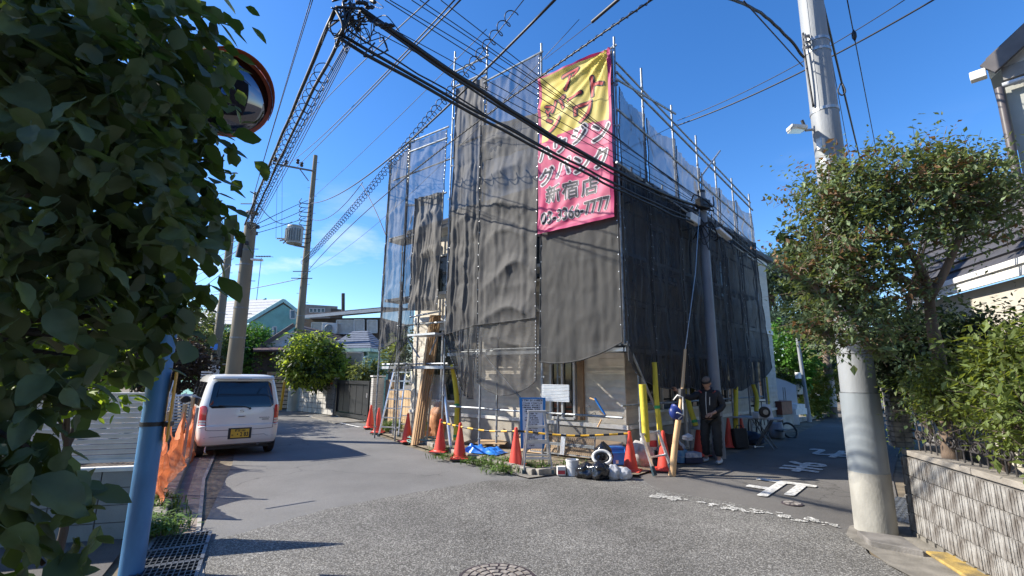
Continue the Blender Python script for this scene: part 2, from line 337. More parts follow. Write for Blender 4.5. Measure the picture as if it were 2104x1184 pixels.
# gutter strip and kerb on the left
def offs(line,d):
    out=[]
    for i,p in enumerate(line):
        a=Vector(line[max(i-1,0)]); b=Vector(line[min(i+1,len(line)-1)]); t=(b-a).normalized(); out.append((p[0]-t.y*d,p[1]+t.x*d))
    return out
kerb=[(-2.95,4.0),(-3.62,5.29),(-5.35,8.2),(-6.72,10.53),(-8.7,13.6),(-11.4,17.7),(-14.5,21.8)]
kerbR=[(-2.35,4.0),(-3.03,4.95),(-4.85,7.9),(-6.1,10.2),(-8.1,13.3),(-10.8,17.4),(-14.0,21.5)]
sheet('left_gutter',kerb+kerbR[::-1],.012,M_brown_gutter)
sheet('gutter_edge_strip',[(p[0]-.02,p[1]) for p in kerbR]+[(p[0]+.03,p[1]) for p in kerbR[::-1]],.016,M_conc)
# kerb stones: each one a piece
kt=props(bpy.data.objects.new('left_kerb',None),kind='structure'); COL.objects.link(kt); FR[kt]=Matrix.Identity(4)
M_kerb=mat('kerb_stone',(.25,.23,.20),.9,.3,7,.4,40)
for i in range(1,len(kerb)-2):
    a=Vector((*kerb[i],0)); c=Vector((*kerb[i+1],0)); n=max(1,round((c-a).length/.6)); t=(c-a)/n; ang=math.atan2(t.y,t.x)
    for k in range(n):
        p=a+t*(k+.5); nn=Vector((-t.y,t.x,0)).normalized()
        MB().box(p+nn*.075+V(0,0,.06),(t.length-.012,.15,.13),ang+random.uniform(-.01,.01)).build('kerb_stone',M_kerb,kt,bevel=.012)
sheet('left_verge',[(p[0]-.1,p[1]+.02) for p in kerb[1:]]+[(-24,24),(-16,4),(-4.5,4.2)],.02,mat('verge_dirt',(.12,.095,.07),.95,.45,4,.8,18))
sheet('left_apron',[(-3.2,4.0),(-3.72,5.0),(-3.9,5.08),(-7.5,4.0),(-7.5,3.0),(-3,3)],.028,mat('apron_dark',(.085,.08,.078),.9,.2,3,.3,50))
# worn white marks
def worn_strip(name,a,b,w,keep,seed,z=.018,cell=.035):
    rr=random.Random(seed); mb=MB(); a=Vector((*a,0)); b=Vector((*b,0)); t=(b-a); l=t.length; t/=l; n=Vector((-t.y,t.x,0))
    for i in range(int(l/cell)):
        for j in range(int(w/cell)):
            s=i*cell; q=j*cell
            v=.55*noise.noise(Vector((s*2.4+seed,0,0)))+.75*noise.noise(Vector((s*7,q*7,seed)))+.5*noise.noise(Vector((s*17,q*17,seed)))-.55*abs(q/w-.5)
            if v>keep:
                c=a+t*s+n*q+V(0,0,z); h=cell*.52
                mb.add([c+t*(x*h*rr.uniform(.8,1.4))+n*(y*h*rr.uniform(.8,1.4)) for x,y in((-1,-1),(1,-1),(1.2,0),(1,1),(-1,1),(-1.2,0))],[(0,1,2,3,4,5)])
    return mb.build(name,M_road_paint,kind='structure')
worn_strip('stop_line',(1.95,7.02),(3.72,5.68),.30,.02,3,cell=.024)
sheet('edge_line',[(-8.35,19.82),(-4.85,15.6),(-4.75,15.66),(-8.25,19.9)],.018,M_road_paint)
# road lettering
tdir=Vector((-.665,-.747,0)).normalized(); rdir=Vector((tdir.y,-tdir.x,0))
for ch,px,lab in (('止',(1600,1003),'near'),('ま',(1655,960),'mid'),('れ',(1705,932),'far')):
    c=g(*px); mb=bold_text(ch,1.02,lambda x,y,o:c+rdir*x+tdir*y+V(0,0,.018+o),0,0,.035,8,0,.0006,MB(),sx=.86,sy=1.45)
    mb.build('road_lettering',M_road_paint,kind='structure')
# manholes
def manhole(c,r,lab,fine=True):
    t=thing('manhole_cover',lab,'manhole',(c[0],c[1],.009))
    MB().lathe([(r,0),(r,.008),(r-.022,.010)],(0,0,0),40).build('frame',M_iron,t,world=False,smooth=30)
    b=MB(); 
    for k,(ra,rb,n) in enumerate([(r*.18,r*.3,6),(r*.36,r*.5,10),(r*.56,r*.7,14),(r*.75,r*.88,20)] if fine else [(r*.3,r*.8,8)]):
        for i in range(n):
            a0=2*math.pi*(i+.12+k*.3)/n; a1=2*math.pi*(i+.88+k*.3)/n; am=(a0+a1)/2
            pts=[(q*math.cos(a),q*math.sin(a),.0105) for q,a in((ra,a0),(rb,a0),(rb*1.01,am),(rb,a1),(ra,a1),(ra*1.01,am))]; b.prism(pts,(0,0,.006))
    b.build('raised_pattern',mat('worn_iron',(.30,.27,.24),.6,.3,20,metal=.2),t,world=False)
manhole((-.1,4.25,0),.33,'round cast iron manhole cover set in coarse asphalt at the bottom')
manhole((3.78,6.74,0),.13,'small round manhole cover in front of the white road lettering',False)
def grate(P0,ang,w,l,lab):
    t=thing('drain_grate',lab,'drain grate',(P0[0],P0[1],.014),ang)
    f=MB()
    for a,b in(((0,0),(w,0)),((0,l),(w,l)),((0,0),(0,l)),((w,0),(w,l))): f.beam((a[0],a[1],.012),(b[0],b[1],.012),.016,.03,side=(0,0,1))
    f.build('frame',M_steeld,t,world=False)
    sl=MB(); sl.box((w/2,l/2,.0015),(w,l,.003)); sl.build('pit_shade_sheet',M_black,t,world=False)  # black sheet paints the shade inside the drain under the bars
    b=MB(); n=11
    for i in range(1,n):
        b.box((w*i/n,l/2,.012),(.009,l,.02))
    for j in range(1,5): b.box((w/2,l*j/5,.010),(w,.012,.014))
    b.build('bars',mat('grate_steel',(.10,.105,.105),.5,.3,20,metal=.5),t,world=False)
ga=math.atan2(5.29-4.0,-3.62+2.95)-math.pi/2
for i,lab in enumerate(('steel drain grate beside the blue pole, nearest to the camera of three','steel drain grate in the gutter, middle one of three','steel drain grate by the kerb, farthest of three in the left gutter')):
    d=Vector((math.cos(ga+math.pi/2),math.sin(ga+math.pi/2))); p=Vector((-2.98,4.02))+d*(.44*i-.05); grate((p.x,p.y),ga,.47,.42,lab)
# right gutter
M_gutc=mat('gutter_concrete',(.20,.185,.16),.9,.25,5,.3,50)
sheet('right_gutter',[(3.6,5.45),(3.85,5.75),(4.75,6.25),(6.9,8.5),(9.6,11.7),(9.7,11.5),(7.1,8.3),(4.5,5.5),(4.2,4.4),(3.9,3.0),(3.35,3.0),(3.4,4.6)],.022,M_gutc)
MB().prism([g(1762,1105,.0),g(1855,1118,.0),g(1900,1150,.0),g(1790,1128,0)],(0,0,.075)).build('gutter_lid',M_concd,kind='structure',bevel=.008)
MB().prism([V(3.98,4.9,.02),V(4.22,4.85,.02),V(4.0,4.05,.02),V(3.75,3.1,.02),V(3.5,3.1,.02),V(3.78,4.2,.02)],(0,0,.03)).build('yellow_kerb',mat('yellow_kerb_paint',(.26,.20,.10),.85,.35,7,.3,60,col2=(.44,.30,.08)),kind='structure',bevel=.01)
tg=thing('checker_plate',"grey checkered steel gutter plates behind the big right utility pole",'steel plate',(4.75,6.1,.03),math.radians(45))
MB().box((.45,-.05,0),(1.5,.5,.012)).build('plate',M_steeld,tg,world=False)
b=MB()
for i in range(26):
    for j in range(8): b.box((-.26+i*.057,-.25+j*.058,.008),(.04,.012,.006),.78 if (i+j)%2 else -.78)
b.build('tread_pattern',M_steeld,tg,world=False,kind='stuff')

# ================================================================ HOUSE UNDER RENOVATION
H0=Vector((2.3,9.7,0)); AL=142.; AR=45.
PLn=Plane((2.07,8.68),AL,-1); PRn=Plane((2.07,8.68),AR,1)     # scaffold / net planes
HL=Plane(H0,AL,-1); HR=Plane(H0,AR,1)                          # wall planes
if PLn.n.y>0: PLn.n*=-1; HL.n*=-1
if PRn.n.y>0: PRn.n*=-1; HR.n*=-1
LL,LR,HZ=HL.kz(846,780)[0],9.6,5.9; print('LL',LL)
uL,uR=HL.u,HR.u
M_siding=mat('cream_siding',(.62,.57,.48),.8,.08,3,.35,26,stretch=(1,1,7))
M_sidingd=mat('siding_relief',(.58,.53,.45),.8,.1,5,.5,30)
M_plinth=mat('render_plinth',(.36,.33,.28),.9,.15,4,.2,60)
M_trim=mat('white_trim',(.66,.64,.60),.5,.08,9)
M_glass=mat('dark_glass',(.015,.02,.02),.05,.2,3,spec=.8)
M_frame=mat('window_frame',(.62,.62,.60),.4,.05,8)
M_wood=mat('wood',(.42,.29,.16),.75,.25,3,.3,20,stretch=(1,1,.15))
M_woodp=mat('pale_wood',(.55,.40,.24),.75,.2,3,.3,20,stretch=(1,1,.2))
house=thing('house_under_renovation','cream sided two storey house wrapped in scaffolding and dark netting','house',tuple(H0))
def wallbox(pl,k0,k1,z0,z1,th,off,name,m,parent,**kw):
    b=MB(); b.prism([pl.p(k0,z0,off),pl.p(k1,z0,off),pl.p(k1,z1,off),pl.p(k0,z1,off)],-pl.n*th); return b.build(name,m,parent,**kw)
core=MB(); cz=[H0,H0+uL*LL,H0+uL*LL+uR*LR,H0+uR*LR]; core.slab([(p.x,p.y) for p in cz],0,HZ); core.build('wall',M_siding,house)
b=MB()
for pl,LN in((HL,LL),(HR,LR)): b.prism([pl.p(-.01 if pl is HL else .03,.0,.03),pl.p(LN,0,.03),pl.p(LN,.62,.03),pl.p(-.01 if pl is HL else .03,.62,.03)],-pl.n*.06)
b.build('foundation',M_plinth,house)
b=MB()
for pl,LN in((HL,LL),(HR,LR)): b.prism([pl.p(-.05 if pl is HL else .04,.64,.06),pl.p(LN,.64,.06),pl.p(LN,.72,.06),pl.p(-.05 if pl is HL else .04,.72,.06)],-pl.n*.06)
b.build('trim_band',M_trim,house)
b=MB()
for z in (3.15,5.6):
    for pl,LN in((HL,LL),(HR,LR)): b.prism([pl.p(-.04 if pl is HL else .04,z,.05),pl.p(LN,z,.05),pl.p(LN,z+.14,.05),pl.p(-.04 if pl is HL else .04,z+.14,.05)],-pl.n*.05)
b.build('floor_band',M_trim,house)
# siding boards on the parts one can see (raised, uneven)
sb=MB()
def boards(pl,k0,k1,z0,z1,holes,seed):
    rr=random.Random(seed); z=z0
    while z<z1-.02:
        h=min(.145,z1-z); k=k0
        while k<k1:
            w=rr.uniform(.35,.75); ke=min(k1,k+w); bad=any(not(ke<=a or k>=c or z+h<=e or z>=f) for a,c,e,f in holes)
            if not bad:
                o=rr.uniform(.004,.013); nn=6; 
                vs=[];
                for i in range(nn+1):
                    kk=k+(ke-k)*i/nn
                    for j,zz in enumerate((z+.004,z+h*.35,z+h*.7,z+h-.004)):
                        vs.append(pl.p(kk,zz,.004+o*(1 if j in(1,2) else .3)+.006*noise.noise(Vector((kk*9,zz*40,seed)))))
                sb.add(vs,[(i*4+j,(i+1)*4+j,(i+1)*4+j+1,i*4+j+1) for i in range(nn) for j in range(3)])
            k=ke
        z+=h
win_L=[(1.15,1.75,.78,2.25),(4.6,5.9,1.0,2.9),(1.6,3.0,3.9,5.0),(5.0,6.2,3.9,5.0)]
win_R=[(.62,2.15,.95,2.3),(2.7,4.0,.95,2.2),(4.6,5.6,1.0,2.2),(7.0,8.2,1.0,2.2),(1.0,2.6,3.9,5.1),(4.2,5.6,3.9,5.1)]
boards(HL,0,LL,.73,3.14,[w for w in win_L],1); boards(HR,.05,LR,.73,3.14,[w for w in win_R],2)
sb.build('siding_boards',M_sidingd,house,kind='stuff',smooth=50)
def window(pl,w,parent,mull=1,fm=M_frame):
    k0,k1,z0,z1=w; f=MB(); t=.05
    for a,c in(((k0,z0),(k1,z0)),((k0,z1),(k1,z1))): f.beam(pl.p(a[0],a[1],.045),pl.p(c[0],c[1],.045),t,.09,side=(0,0,1))
    for kk in [k0,k1]+[k0+(k1-k0)*(i+1)/(mull+1) for i in range(mull)]: f.beam(pl.p(kk,z0,.04),pl.p(kk,z1,.04),t,.08,side=pl.u)
    fo=f.build('window',fm,parent)
    for i in range(mull+1):
        a=k0+(k1-k0)*i/(mull+1)+.02; c=k0+(k1-k0)*(i+1)/(mull+1)-.02
        MB().prism([pl.p(a,z0,.022),pl.p(c,z0,.022),pl.p(c,z1,.022),pl.p(a,z1,.022)],-pl.n*.008).build('pane',M_glass,fo)
for w in win_L: window(HL,w,house,1)
for w in win_R: window(HR,w,house,1)
# brown corner board + flat shutter beside the near window
MB().prism([HL.p(.93,.76,.055),HL.p(1.08,.76,.055),HL.p(1.08,2.3,.055),HL.p(.93,2.3,.055)],-HL.n*.05).build('window_side_board',mat('brown_board',(.28,.17,.09),.7,.2,6),house)
MB().tube([HL.p(1.98,.1,.09),HL.p(1.98,5.8,.09)],.035,10).build('downpipe',M_trim,house); MB().tube([HR.p(2.4,.1,.09),HR.p(2.4,5.8,.09)],.035,10).build('downpipe',M_trim,house)
# bay on the second floor seen through the net, then roof
M_rooft=mat('dark_roof_slate',(.055,.055,.06),.7,.25,10,.3,50)
cx=(cz[0]+cz[1]+cz[2]+cz[3])/4
b=MB(); e=[p+(p-cx).normalized()*.35 for p in cz]; zt=HZ+.02; mid1=(cz[0]+cz[1])/2*.62+cx*.38; mid2=(cz[2]+cz[3])/2*.62+cx*.38
b.add([(p.x,p.y,zt) for p in e]+[(p.x,p.y,zt-.14) for p in e]+[(mid1.x,mid1.y,HZ+1.25),(mid2.x,mid2.y,HZ+1.25)],[(3,2,1,0)][:0]+[(0,1,8),(1,2,9,8),(2,3,9),(3,0,8,9),(0,1,5,4),(1,2,6,5),(2,3,7,6),(3,0,4,7),(7,6,5,4)])
b.build('roof',M_rooft,house)
# ---------------------------------------------------------------- scaffold
scaf=thing('scaffold','galvanised pipe scaffold with clamps and ledgers around the house','scaffold',(2.07,8.68,0))
M_pipe=mat('scaffold_pipe',(.26,.28,.30),.5,.3,9,.1,40,metal=.5)
def pole_part(pl,k,z0,z1,off=0.):
    b=MB(); b.tube([pl.p(k,z0,off),pl.p(k,z1,off)],.0243,10); z=z0+.3
    while z<z1-.1:
        b.lathe([(.030,-.018),(.033,0),(.030,.018)],pl.p(k,z,off),8)
        s=random.choice((1,-1)); b.box(pl.p(k,z,off)+pl.u*.038*s,(.03,.03,.035),math.atan2(pl.u.y,pl.u.x))
        z+=.45*random.choice((1,1,2,2))
    b.build('pole',M_pipe,scaf,smooth=40)
def ledger(pl,k0,k1,z,off=0.,z2=None,name='ledger',r=.021):
    MB().tube([pl.p(k0,z,off),pl.p(k1,z if z2 is None else z2,off)],r,8).build(name,M_pipe,scaf,smooth=40)
kzL=PLn.kz; kzR=PRn.kz
LP=[(1262,300,8.45+.65),(1113,300,0),(1000,165,0),(932,200,0),(843,300,0),(803,340,0)]
kL=[0]+[kzL(x,y)[0] for x,y,_ in LP[1:]]
topsL=[kzL(1258,78)[1],kzL(1116,88)[1],kzL(1001,95)[1],kzL(938,105)[1],kzL(843,285)[1],kzL(804,328)[1]]
kR=[kzR(x,y)[0] for x,y in((1320,205),(1382,270),(1432,322),(1470,360),(1505,395),(1541,432))]
tR=[kzR(x,y)[1] for x,y in((1314,138),(1377,215),(1428,278),(1467,325),(1502,366),(1537,398))]
print('kL',[round(k,2) for k in kL],'topsL',[round(k,2) for k in topsL]); print('kR',[round(k,2) for k in kR],[round(k,2) for k in tR])
for i,(k,t) in enumerate(zip(kL,topsL)): pole_part(PLn,k,.0 if i else 2.25,t); 
for i,k in enumerate(kL): pole_part(PLn,k+.02,.0 if i else .55,min(5.7,topsL[i]-.5),-.62)
for k,t in zip(kR,tR): pole_part(PRn,k,.0,t)
for i,k in enumerate(kR): pole_part(PRn,k+.02,.0,6.2,-.35)
# ledgers, decks, brackets of the scaffold
for z in (2.25,4.05,5.85,7.65):
    ledger(PLn,kL[0],kL[2],z,-.12); ledger(PLn,kL[2],kL[3],z,-.12); ledger(PLn,kL[3],kL[5],z-.3,-.12)
    ledger(PLn,kL[0],kL[3],min(z,5.4),-.6)
for z in (1.15,2.25,3.15,4.05,4.95,5.85,6.75): ledger(PRn,kR[0]*0,kR[5],z if z<6.7 else 8.0,-.10 if z<6.7 else .03,z2=z if z<6.7 else 7.05)
for z in (2.25,4.05,5.85): ledger(PRn,0,kR[5],z,-.35)
# rails that show against the sky
def railpx(pl,a,b,off=.05,r=.0243):
    k0,z0=pl.kz(*a); k1,z1=pl.kz(*b); MB().tube([pl.p(k0,z0,off),pl.p(k1,z1,off)],r,8).build('rail',M_pipe,scaf,smooth=40)
for a,b in (((1262,100),(1112,168)),((1118,108),(996,172)),((1003,118),(937,150)),((1003,150),(935,182)),((925,262),(840,296)),((922,285),(842,315)),((845,300),(801,334)),((1258,128),(1116,158)),
            ((920,397),(864,416)),((909,640),(846,652))): railpx(PLn,a,b)
for a,b in (((1262,150),(1543,433)),((1262,165),(1384,236)),((1262,225),(1543,470)),((1262,335),(1545,535))): railpx(PRn,a,b)
for k in (kR[0],kR[2],kR[3],kR[5]):
    z=5.4; MB().tube([PRn.p(k,z,.02),PRn.p(k,z,-.6)],.0243,8).build('transom',M_pipe,scaf,smooth=40)
b=MB(); b.tube([PRn.p(0,2.3,.05),PRn.p(kR[0],.9,.05)],.0243,8); b.build('brace',M_pipe,scaf,smooth=40)
MB().tube([PRn.p(kR[2],6.7,.06),PRn.p(kR[3]+.2,7.9,.1)],.0243,8).build('brace',M_pipe,scaf,smooth=40)
MB().tube([PLn.p(kL[1],.7,-.02),PLn.p(kL[2],2.2,-.02)],.0243,8).build('brace',M_pipe,scaf,smooth=40)
M_deck=mat('deck_steel',(.46,.48,.49),.5,.15,10,.1,60,metal=.4)
def deck(pl,k0,k1,z,off=-.3,w=.5):
    b=MB(); R=math.atan2(pl.u.y,pl.u.x); b.box(pl.p((k0+k1)/2,z,off),(abs(k1-k0),w,.04),R)
    for o in(-w/2,w/2): b.box(pl.p((k0+k1)/2,z+.01,off+o),(abs(k1-k0),.03,.07),R)
    b.build('deck_plank',M_deck,scaf)
for z in (2.15,4.0,5.75):
    for i in range(0,5): deck(PLn,kL[i]+.05,kL[i+1]-.05,z if i<3 else z-.3)
    for a,c in zip([0]+kR,kR): deck(PRn,a+.05,c-.05,z,-.17,.3)
# short planks stacked at the front pole
z0=kzL(1140,806)[1]
for i in range(3):
    b=MB(); R=math.atan2(uL.y,uL.x); k=.92+ (0 if i else -.02); z=z0+.11*i-.12
    b.box(PLn.p(1.42,z,.12),(.62,.02,.1),R)
    for q in(-.045,-.015,.015,.045): b.box(PLn.p(1.42,z+q,.135),(.62,.02,.012),R)
    b.build('toe_board',mat('toe_board_white',(.62,.64,.66),.45,.06,9,metal=.2),scaf)
# low guard rails in front of the plinth
for z,a,c in ((.92,0.2,kL[2]),(.93,kL[2],kL[3]),(3.0,kL[3],kL[4]+.5)): ledger(PLn,a,c,z,-.25,r=.024)
MB().box(PLn.p(5.15,kzL(880,690)[1],.15),(1.0,.45,.045),math.atan2(uL.y,uL.x)).build('deck_plank',M_deck,scaf)
for px,d in (((845,700),1),((905,690),-1)):
    k,z=kzL(*px); MB().tube([PLn.p(k,z,.1),PLn.p(k-.35*d,z-.45,0)],.02,8).build('bracket',M_pipe,scaf,smooth=40)
# ---------------------------------------------------------------- netting
def netmat(name,col,trans,an,transl=.35):
    m=mat(name,col,.75,.12,2.5,.25,7,trans=trans,transl=transl,alpha_noise=an,stretch=(1,1,.5)); return m
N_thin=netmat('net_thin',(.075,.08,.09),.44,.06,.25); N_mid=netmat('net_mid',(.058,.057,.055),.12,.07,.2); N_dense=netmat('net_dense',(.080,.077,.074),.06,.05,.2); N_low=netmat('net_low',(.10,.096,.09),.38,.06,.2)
N_shade=netmat('net_shade',(.032,.032,.034),.17,.05,.2); N_patch=netmat('net_grey_patch',(.115,.108,.10),.04,.02,.2)  # netting of the shaded face has its shade darkened into the base colour
M_seam=mat('net_seam',(.06,.06,.06),.8,.2,8)
def net(label,pl,TL,TR,BR,BL,m,off=.07,amp=.05,seed=0,sagb=0.,sagt=0.,nu=40,nv=110,cats=3,catamp=.05,group='dark safety nets laced to the scaffold',seam=True,raw=False,inx=0.):
    q=[pl.kz(*p) if not raw else p for p in (TL,TR,BR,BL)]
    def f(u,v,o=0.):
        a=[q[0][i]*(1-u)+q[1][i]*u for i in(0,1)]; b=[q[3][i]*(1-u)+q[2][i]*u for i in(0,1)]
        k=a[0]*(1-v)+b[0]*v; z=a[1]*(1-v)+b[1]*v
        e=4*u*(1-u); z-= e*(sagb*v*v+sagt*(1-v)); k+=inx*math.sin(math.pi*v)*(u-.5)
        w=noise.noise(Vector((u*7+seed,v*1.1+seed*3,0)))+.55*noise.noise(Vector((u*17,v*2.5,seed)))
        d=amp*w*min(1,e*2.2+.25)
        # hanging swags between the lacing points
        s=v*cats; fr=s-math.floor(s); d+=catamp*e*(1.1-2*abs(math.sin(math.pi*(s+.5*e+.35*noise.noise(Vector((u*2,v*4,seed))))))**.7)*(.35+1.1*abs(noise.noise(Vector((s*.8,u*1.5,seed)))))
        rg=lambda a,b_,c_:(1-min(1,abs(noise.noise(Vector((a,b_,c_))))*3.2))**2
        wd=abs(q[1][0]-q[0][0]); hh=abs(q[0][1]-q[3][1]); U=u*wd; VV=v*hh
        d+=amp*.42*rg(U*2.2+VV*.25+seed,VV*.35-U*.3,seed)-amp*.32*rg(U*1.2-VV*.9,VV*1.0+U*.7+seed,seed+9)
        d+=.010*rg(U*7+VV*1.2,VV*1.2,seed+3)+.006*rg(U*16,VV*2.4,seed+5)+.006*noise.noise(Vector((U*9,VV*5,seed)))
        return pl.p(k,z,off+d+o)
    t=thing('safety_net',label,'safety net',tuple(pl.p((q[2][0]+q[3][0])/2,min(q[2][1],q[3][1]),off)),0,group)
    b=MB(); b.grid(f,nu,nv); b.build('mesh_sheet',m,t,smooth=True)
    if seam:
        b=MB()
        for u in(.004,.996): b.tube([f(u,v/30,.004) for v in range(31)],.012,5)
        b.tube([f(u/14,.997,.004) for u in range(15)],.011,5)
        b.build('hem',M_seam,t,kind='stuff')
        e=MB()
        for u in(.012,.988):
            for v in range(1,18): e.lathe([(.008,0),(.010,.003),(.004,.004)],f(u,v/18,.006),6,Matrix.Rotation(math.atan2(pl.n.y,pl.n.x)-math.pi/2,3,'Z')@Matrix.Rotation(-math.pi/2,3,'X'))
        e.build('eyelets',M_alu,t,kind='stuff')
    return t
# lit face
net('dark net sheet in the corner bay, running below the pink banner to a curved hem',PLn,(1116,172),(1261,106),(1282,704),(1111,745),N_mid,.05,.022,1,sagb=.16,cats=4,catamp=.02)
net('tall crumpled net sheet directly left of the banner, top half against the sky',PLn,(1004,175),(1113,112),(1108,300),(992,335),N_thin,.06,.05,2,cats=2,catamp=.05,nv=50)
net('wide grey net sheet with deep swags left of the banner',PLn,(993,262),(1113,235),(1106,655),(985,670),N_dense,.09,.035,3,cats=6,catamp=.075)
net('see-through net flap hanging low over the house wall behind the notice board',PLn,(986,668),(1107,654),(1106,782),(984,785),N_low,.07,.04,4,sagb=.30,cats=1.5,catamp=.06,nv=50)
net('narrow net sheet with long vertical folds on the tallest scaffold bay',PLn,(942,185),(1001,158),(985,668),(918,690),N_dense,.06,.06,5,cats=6,catamp=.05,nu=34)
net('gathered net sheet bunched to the right at its foot beside the yellow tube',PLn,(918,688),(985,668),(975,820),(948,790),N_low,.08,.12,6,cats=2,catamp=.05,sagb=.1,nv=36)
net('opaque grey net patch tied high over the leaning planks',PLn,(863,412),(921,397),(908,640),(850,640),N_patch,.16,.09,7,cats=3,catamp=.07,nv=50)
net('transparent blue grey net on the lower left bay against the sky',PLn,(844,296),(922,268),(914,420),(838,425),N_thin,.05,.05,8,cats=2,catamp=.05,nv=50)
net('dim net sheet behind the grey patch on the lower left scaffold',PLn,(838,420),(866,420),(850,690),(822,720),netmat('net_left',(.085,.085,.088),.30,.06,.2),.04,.05,9,cats=4)
net('outermost left net sheet, narrow, hanging past the scaffold edge',PLn,(804,340),(843,306),(822,700),(782,722),netmat('net_left',(.085,.085,.088),.30,.06,.2),.06,.06,10,cats=5,catamp=.05,nu=30)
net('torn low net scrap at the left foot of the scaffold above the aluminium ladder',PLn,(822,700),(850,690),(852,762),(800,765),netmat('net_scrap',(.05,.05,.048),.4,.05),.05,.05,11,cats=1,nv=20)
# shaded face: upper strips against the sky, one long dark field below
tR2=[kzR(*p) for p in ((1266,180),(1320,235),(1324,245),(1380,285),(1386,302),(1430,345),(1436,356),(1468,386),(1474,388),(1503,412),(1507,412),(1541,440))]
kk=[0]+kR; zroof=5.7
names=['nearest the corner pole','in the second bay of','in the third bay of','in the fourth bay of','in the fifth bay of','at the far end of']
for i in range(6):
    a,c=tR2[2*i],tR2[2*i+1]
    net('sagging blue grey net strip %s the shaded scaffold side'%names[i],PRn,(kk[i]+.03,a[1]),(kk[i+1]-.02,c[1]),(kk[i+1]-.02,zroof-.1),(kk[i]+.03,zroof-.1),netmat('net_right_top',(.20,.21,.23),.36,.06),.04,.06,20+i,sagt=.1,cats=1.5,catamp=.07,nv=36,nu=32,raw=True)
botpx=[(1290,742),(1338,795),(1398,797),(1446,798),(1482,798),(1515,790),(1560,755)]
zb=[kzR(*p)[1] for p in botpx]
names=['by the corner pole, cut diagonally at its foot','behind the first yellow tubes','right of the long bamboo-like pole','behind the mid utility pole','above the worker in black','at the far end with a ragged foot']
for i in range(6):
    net('shade-darkened net drop on the shaded side %s'%names[i],PRn,(kk[i]+.01,zroof+.02),(kk[i+1]+.01,zroof+.02),(kk[i+1]+(.01 if i<5 else .5),zb[i+1]),(kk[i]+.01,zb[i]),N_shade,.05,.06,40+i,sagb=[.1,.05,.06,.05,.12,.15][i],cats=3,catamp=.06,nv=50,raw=True)
# ---------------------------------------------------------------- banner
q=[PLn.kz(*p) for p in ((1115,171),(1260,105),(1270,450),(1113,485))]
BW=q[1][0]-q[0][0]
def ban(u,v,o=0.):
    a=[q[0][i]*(1-u)+q[1][i]*u for i in(0,1)]; b=[q[3][i]*(1-u)+q[2][i]*u for i in(0,1)]
    k=a[0]*(1-v)+b[0]*v; z=a[1]*(1-v)+b[1]*v; e=4*u*(1-u)
    d=.035*noise.noise(Vector((u*3+2,v*6,1)))+.02*noise.noise(Vector((u*9,v*9,3)))
    # pull folds running from the top right corner
    ang=math.atan2(v*2.1+.02,1.03-u); d+=.034*math.sin(ang*16+1)*math.exp(-v*2.2)+.014*math.sin(ang*34)*math.exp(-v*1.5)
    ang2=math.atan2((1.02-v)*2.1,u+.03); d+=.016*math.sin(ang2*20)*math.exp(-(1-v)*4)
    return PLn.p(k,z,.15+d+o)
Hb=(q[1][1]-q[2][1]); print('banner',BW,Hb,q)
bt=thing('banner','large yellow and pink Japanese advertising banner hung at the scaffold corner','banner',tuple(ban(.5,1)))
NU,NV=48,104
_G=[[ban(i/NU,j/NV) for i in range(NU+1)] for j in range(NV+1)]
def ban_lin(x,y,o):
    u=min(NU-1e-6,max(0,x*NU)); v=min(NV-1e-6,max(0,y*NV)); i,j=int(u),int(v); a,b=u-i,v-j
    return (_G[j][i]*(1-a)+_G[j][i+1]*a)*(1-b)+(_G[j+1][i]*(1-a)+_G[j+1][i+1]*a)*b+PLn.n*o
def banpart(name,sel,m):
    b=MB(); idx={}
    for j in range(NV):
        for i in range(NU):
            if sel((i+.5)/NU,(j+.5)/NV):
                vs=[]
                for a,c in((i,j),(i+1,j),(i+1,j+1),(i,j+1)):
                    if (a,c) not in idx: idx[(a,c)]=len(b.v); b.v.append(tuple(ban(a/NU,c/NV)))
                    vs.append(idx[(a,c)])
                b.f.append(tuple(vs)); b.mi.append(0)
    return b.build(name,m,bt,smooth=True)
edge=lambda u,v: u<.035 or u>.965 or v<.012 or v>.985
M_by=mat('banner_yellow',(.82,.62,.07),.6,.05,1.3,transl=.38,col2=(.86,.72,.26)); M_bp=mat('banner_pink',(.80,.075,.22),.6,.05,1.3,transl=.38,col2=(.86,.24,.34)); M_bm=mat('banner_magenta_hem',(.50,.03,.15),.6,.1,2,transl=.3)
M_red=mat('banner_red_ink',(.50,.06,.055),.6,.1,3,transl=.25); M_ink=mat('banner_black_ink',(.02,.018,.03),.6,.2,3,transl=.1); M_wht=mat('banner_white_ink',(.78,.72,.74),.6,.05,3,transl=.3)
banpart('yellow_field',lambda u,v:not edge(u,v) and v<.44-.03*math.sin(u*3),M_by)
banpart('pink_field',lambda u,v:not edge(u,v) and not v<.44-.03*math.sin(u*3),M_bp)
banpart('hem',edge,M_bm)
Wm=BW if BW>0 else -BW; Hm=(q[0][1]-q[3][1]+q[1][1]-q[2][1])/2
def glyphs(name,items,m_over,m_under,grow):
    for o,bold,n_,m,nm in ((.004,grow+.012,8,m_under,name+'_outline'),(.0095,.010,4,m_over,name)):
        mb=MB()
        for ch,u,v,sz,rot,sx in items:
            bold_text(ch,sz,lambda x,y,oo:ban_lin(x/Wm,1-y/Hm,oo),u*Wm,(1-v)*Hm,bold,n_,o,.0004,mb,rot=rot,sx=sx,cut=(Wm/NU,Hm/NV))
        mb.build(nm,m,bt)
glyphs('red_lettering',[('ア',.47,.10,.52,.12,1),('ト',.80,.21,.56,0,1),('ー',.53,.225,.44,.15,1),('パ',.29,.23,.38,.0,1),('マ',.15,.245,.32,-.3,.8),('ン',.22,.345,.46,.1,1),('ワ',.64,.345,.56,.05,1)],M_red,M_ink,.022)
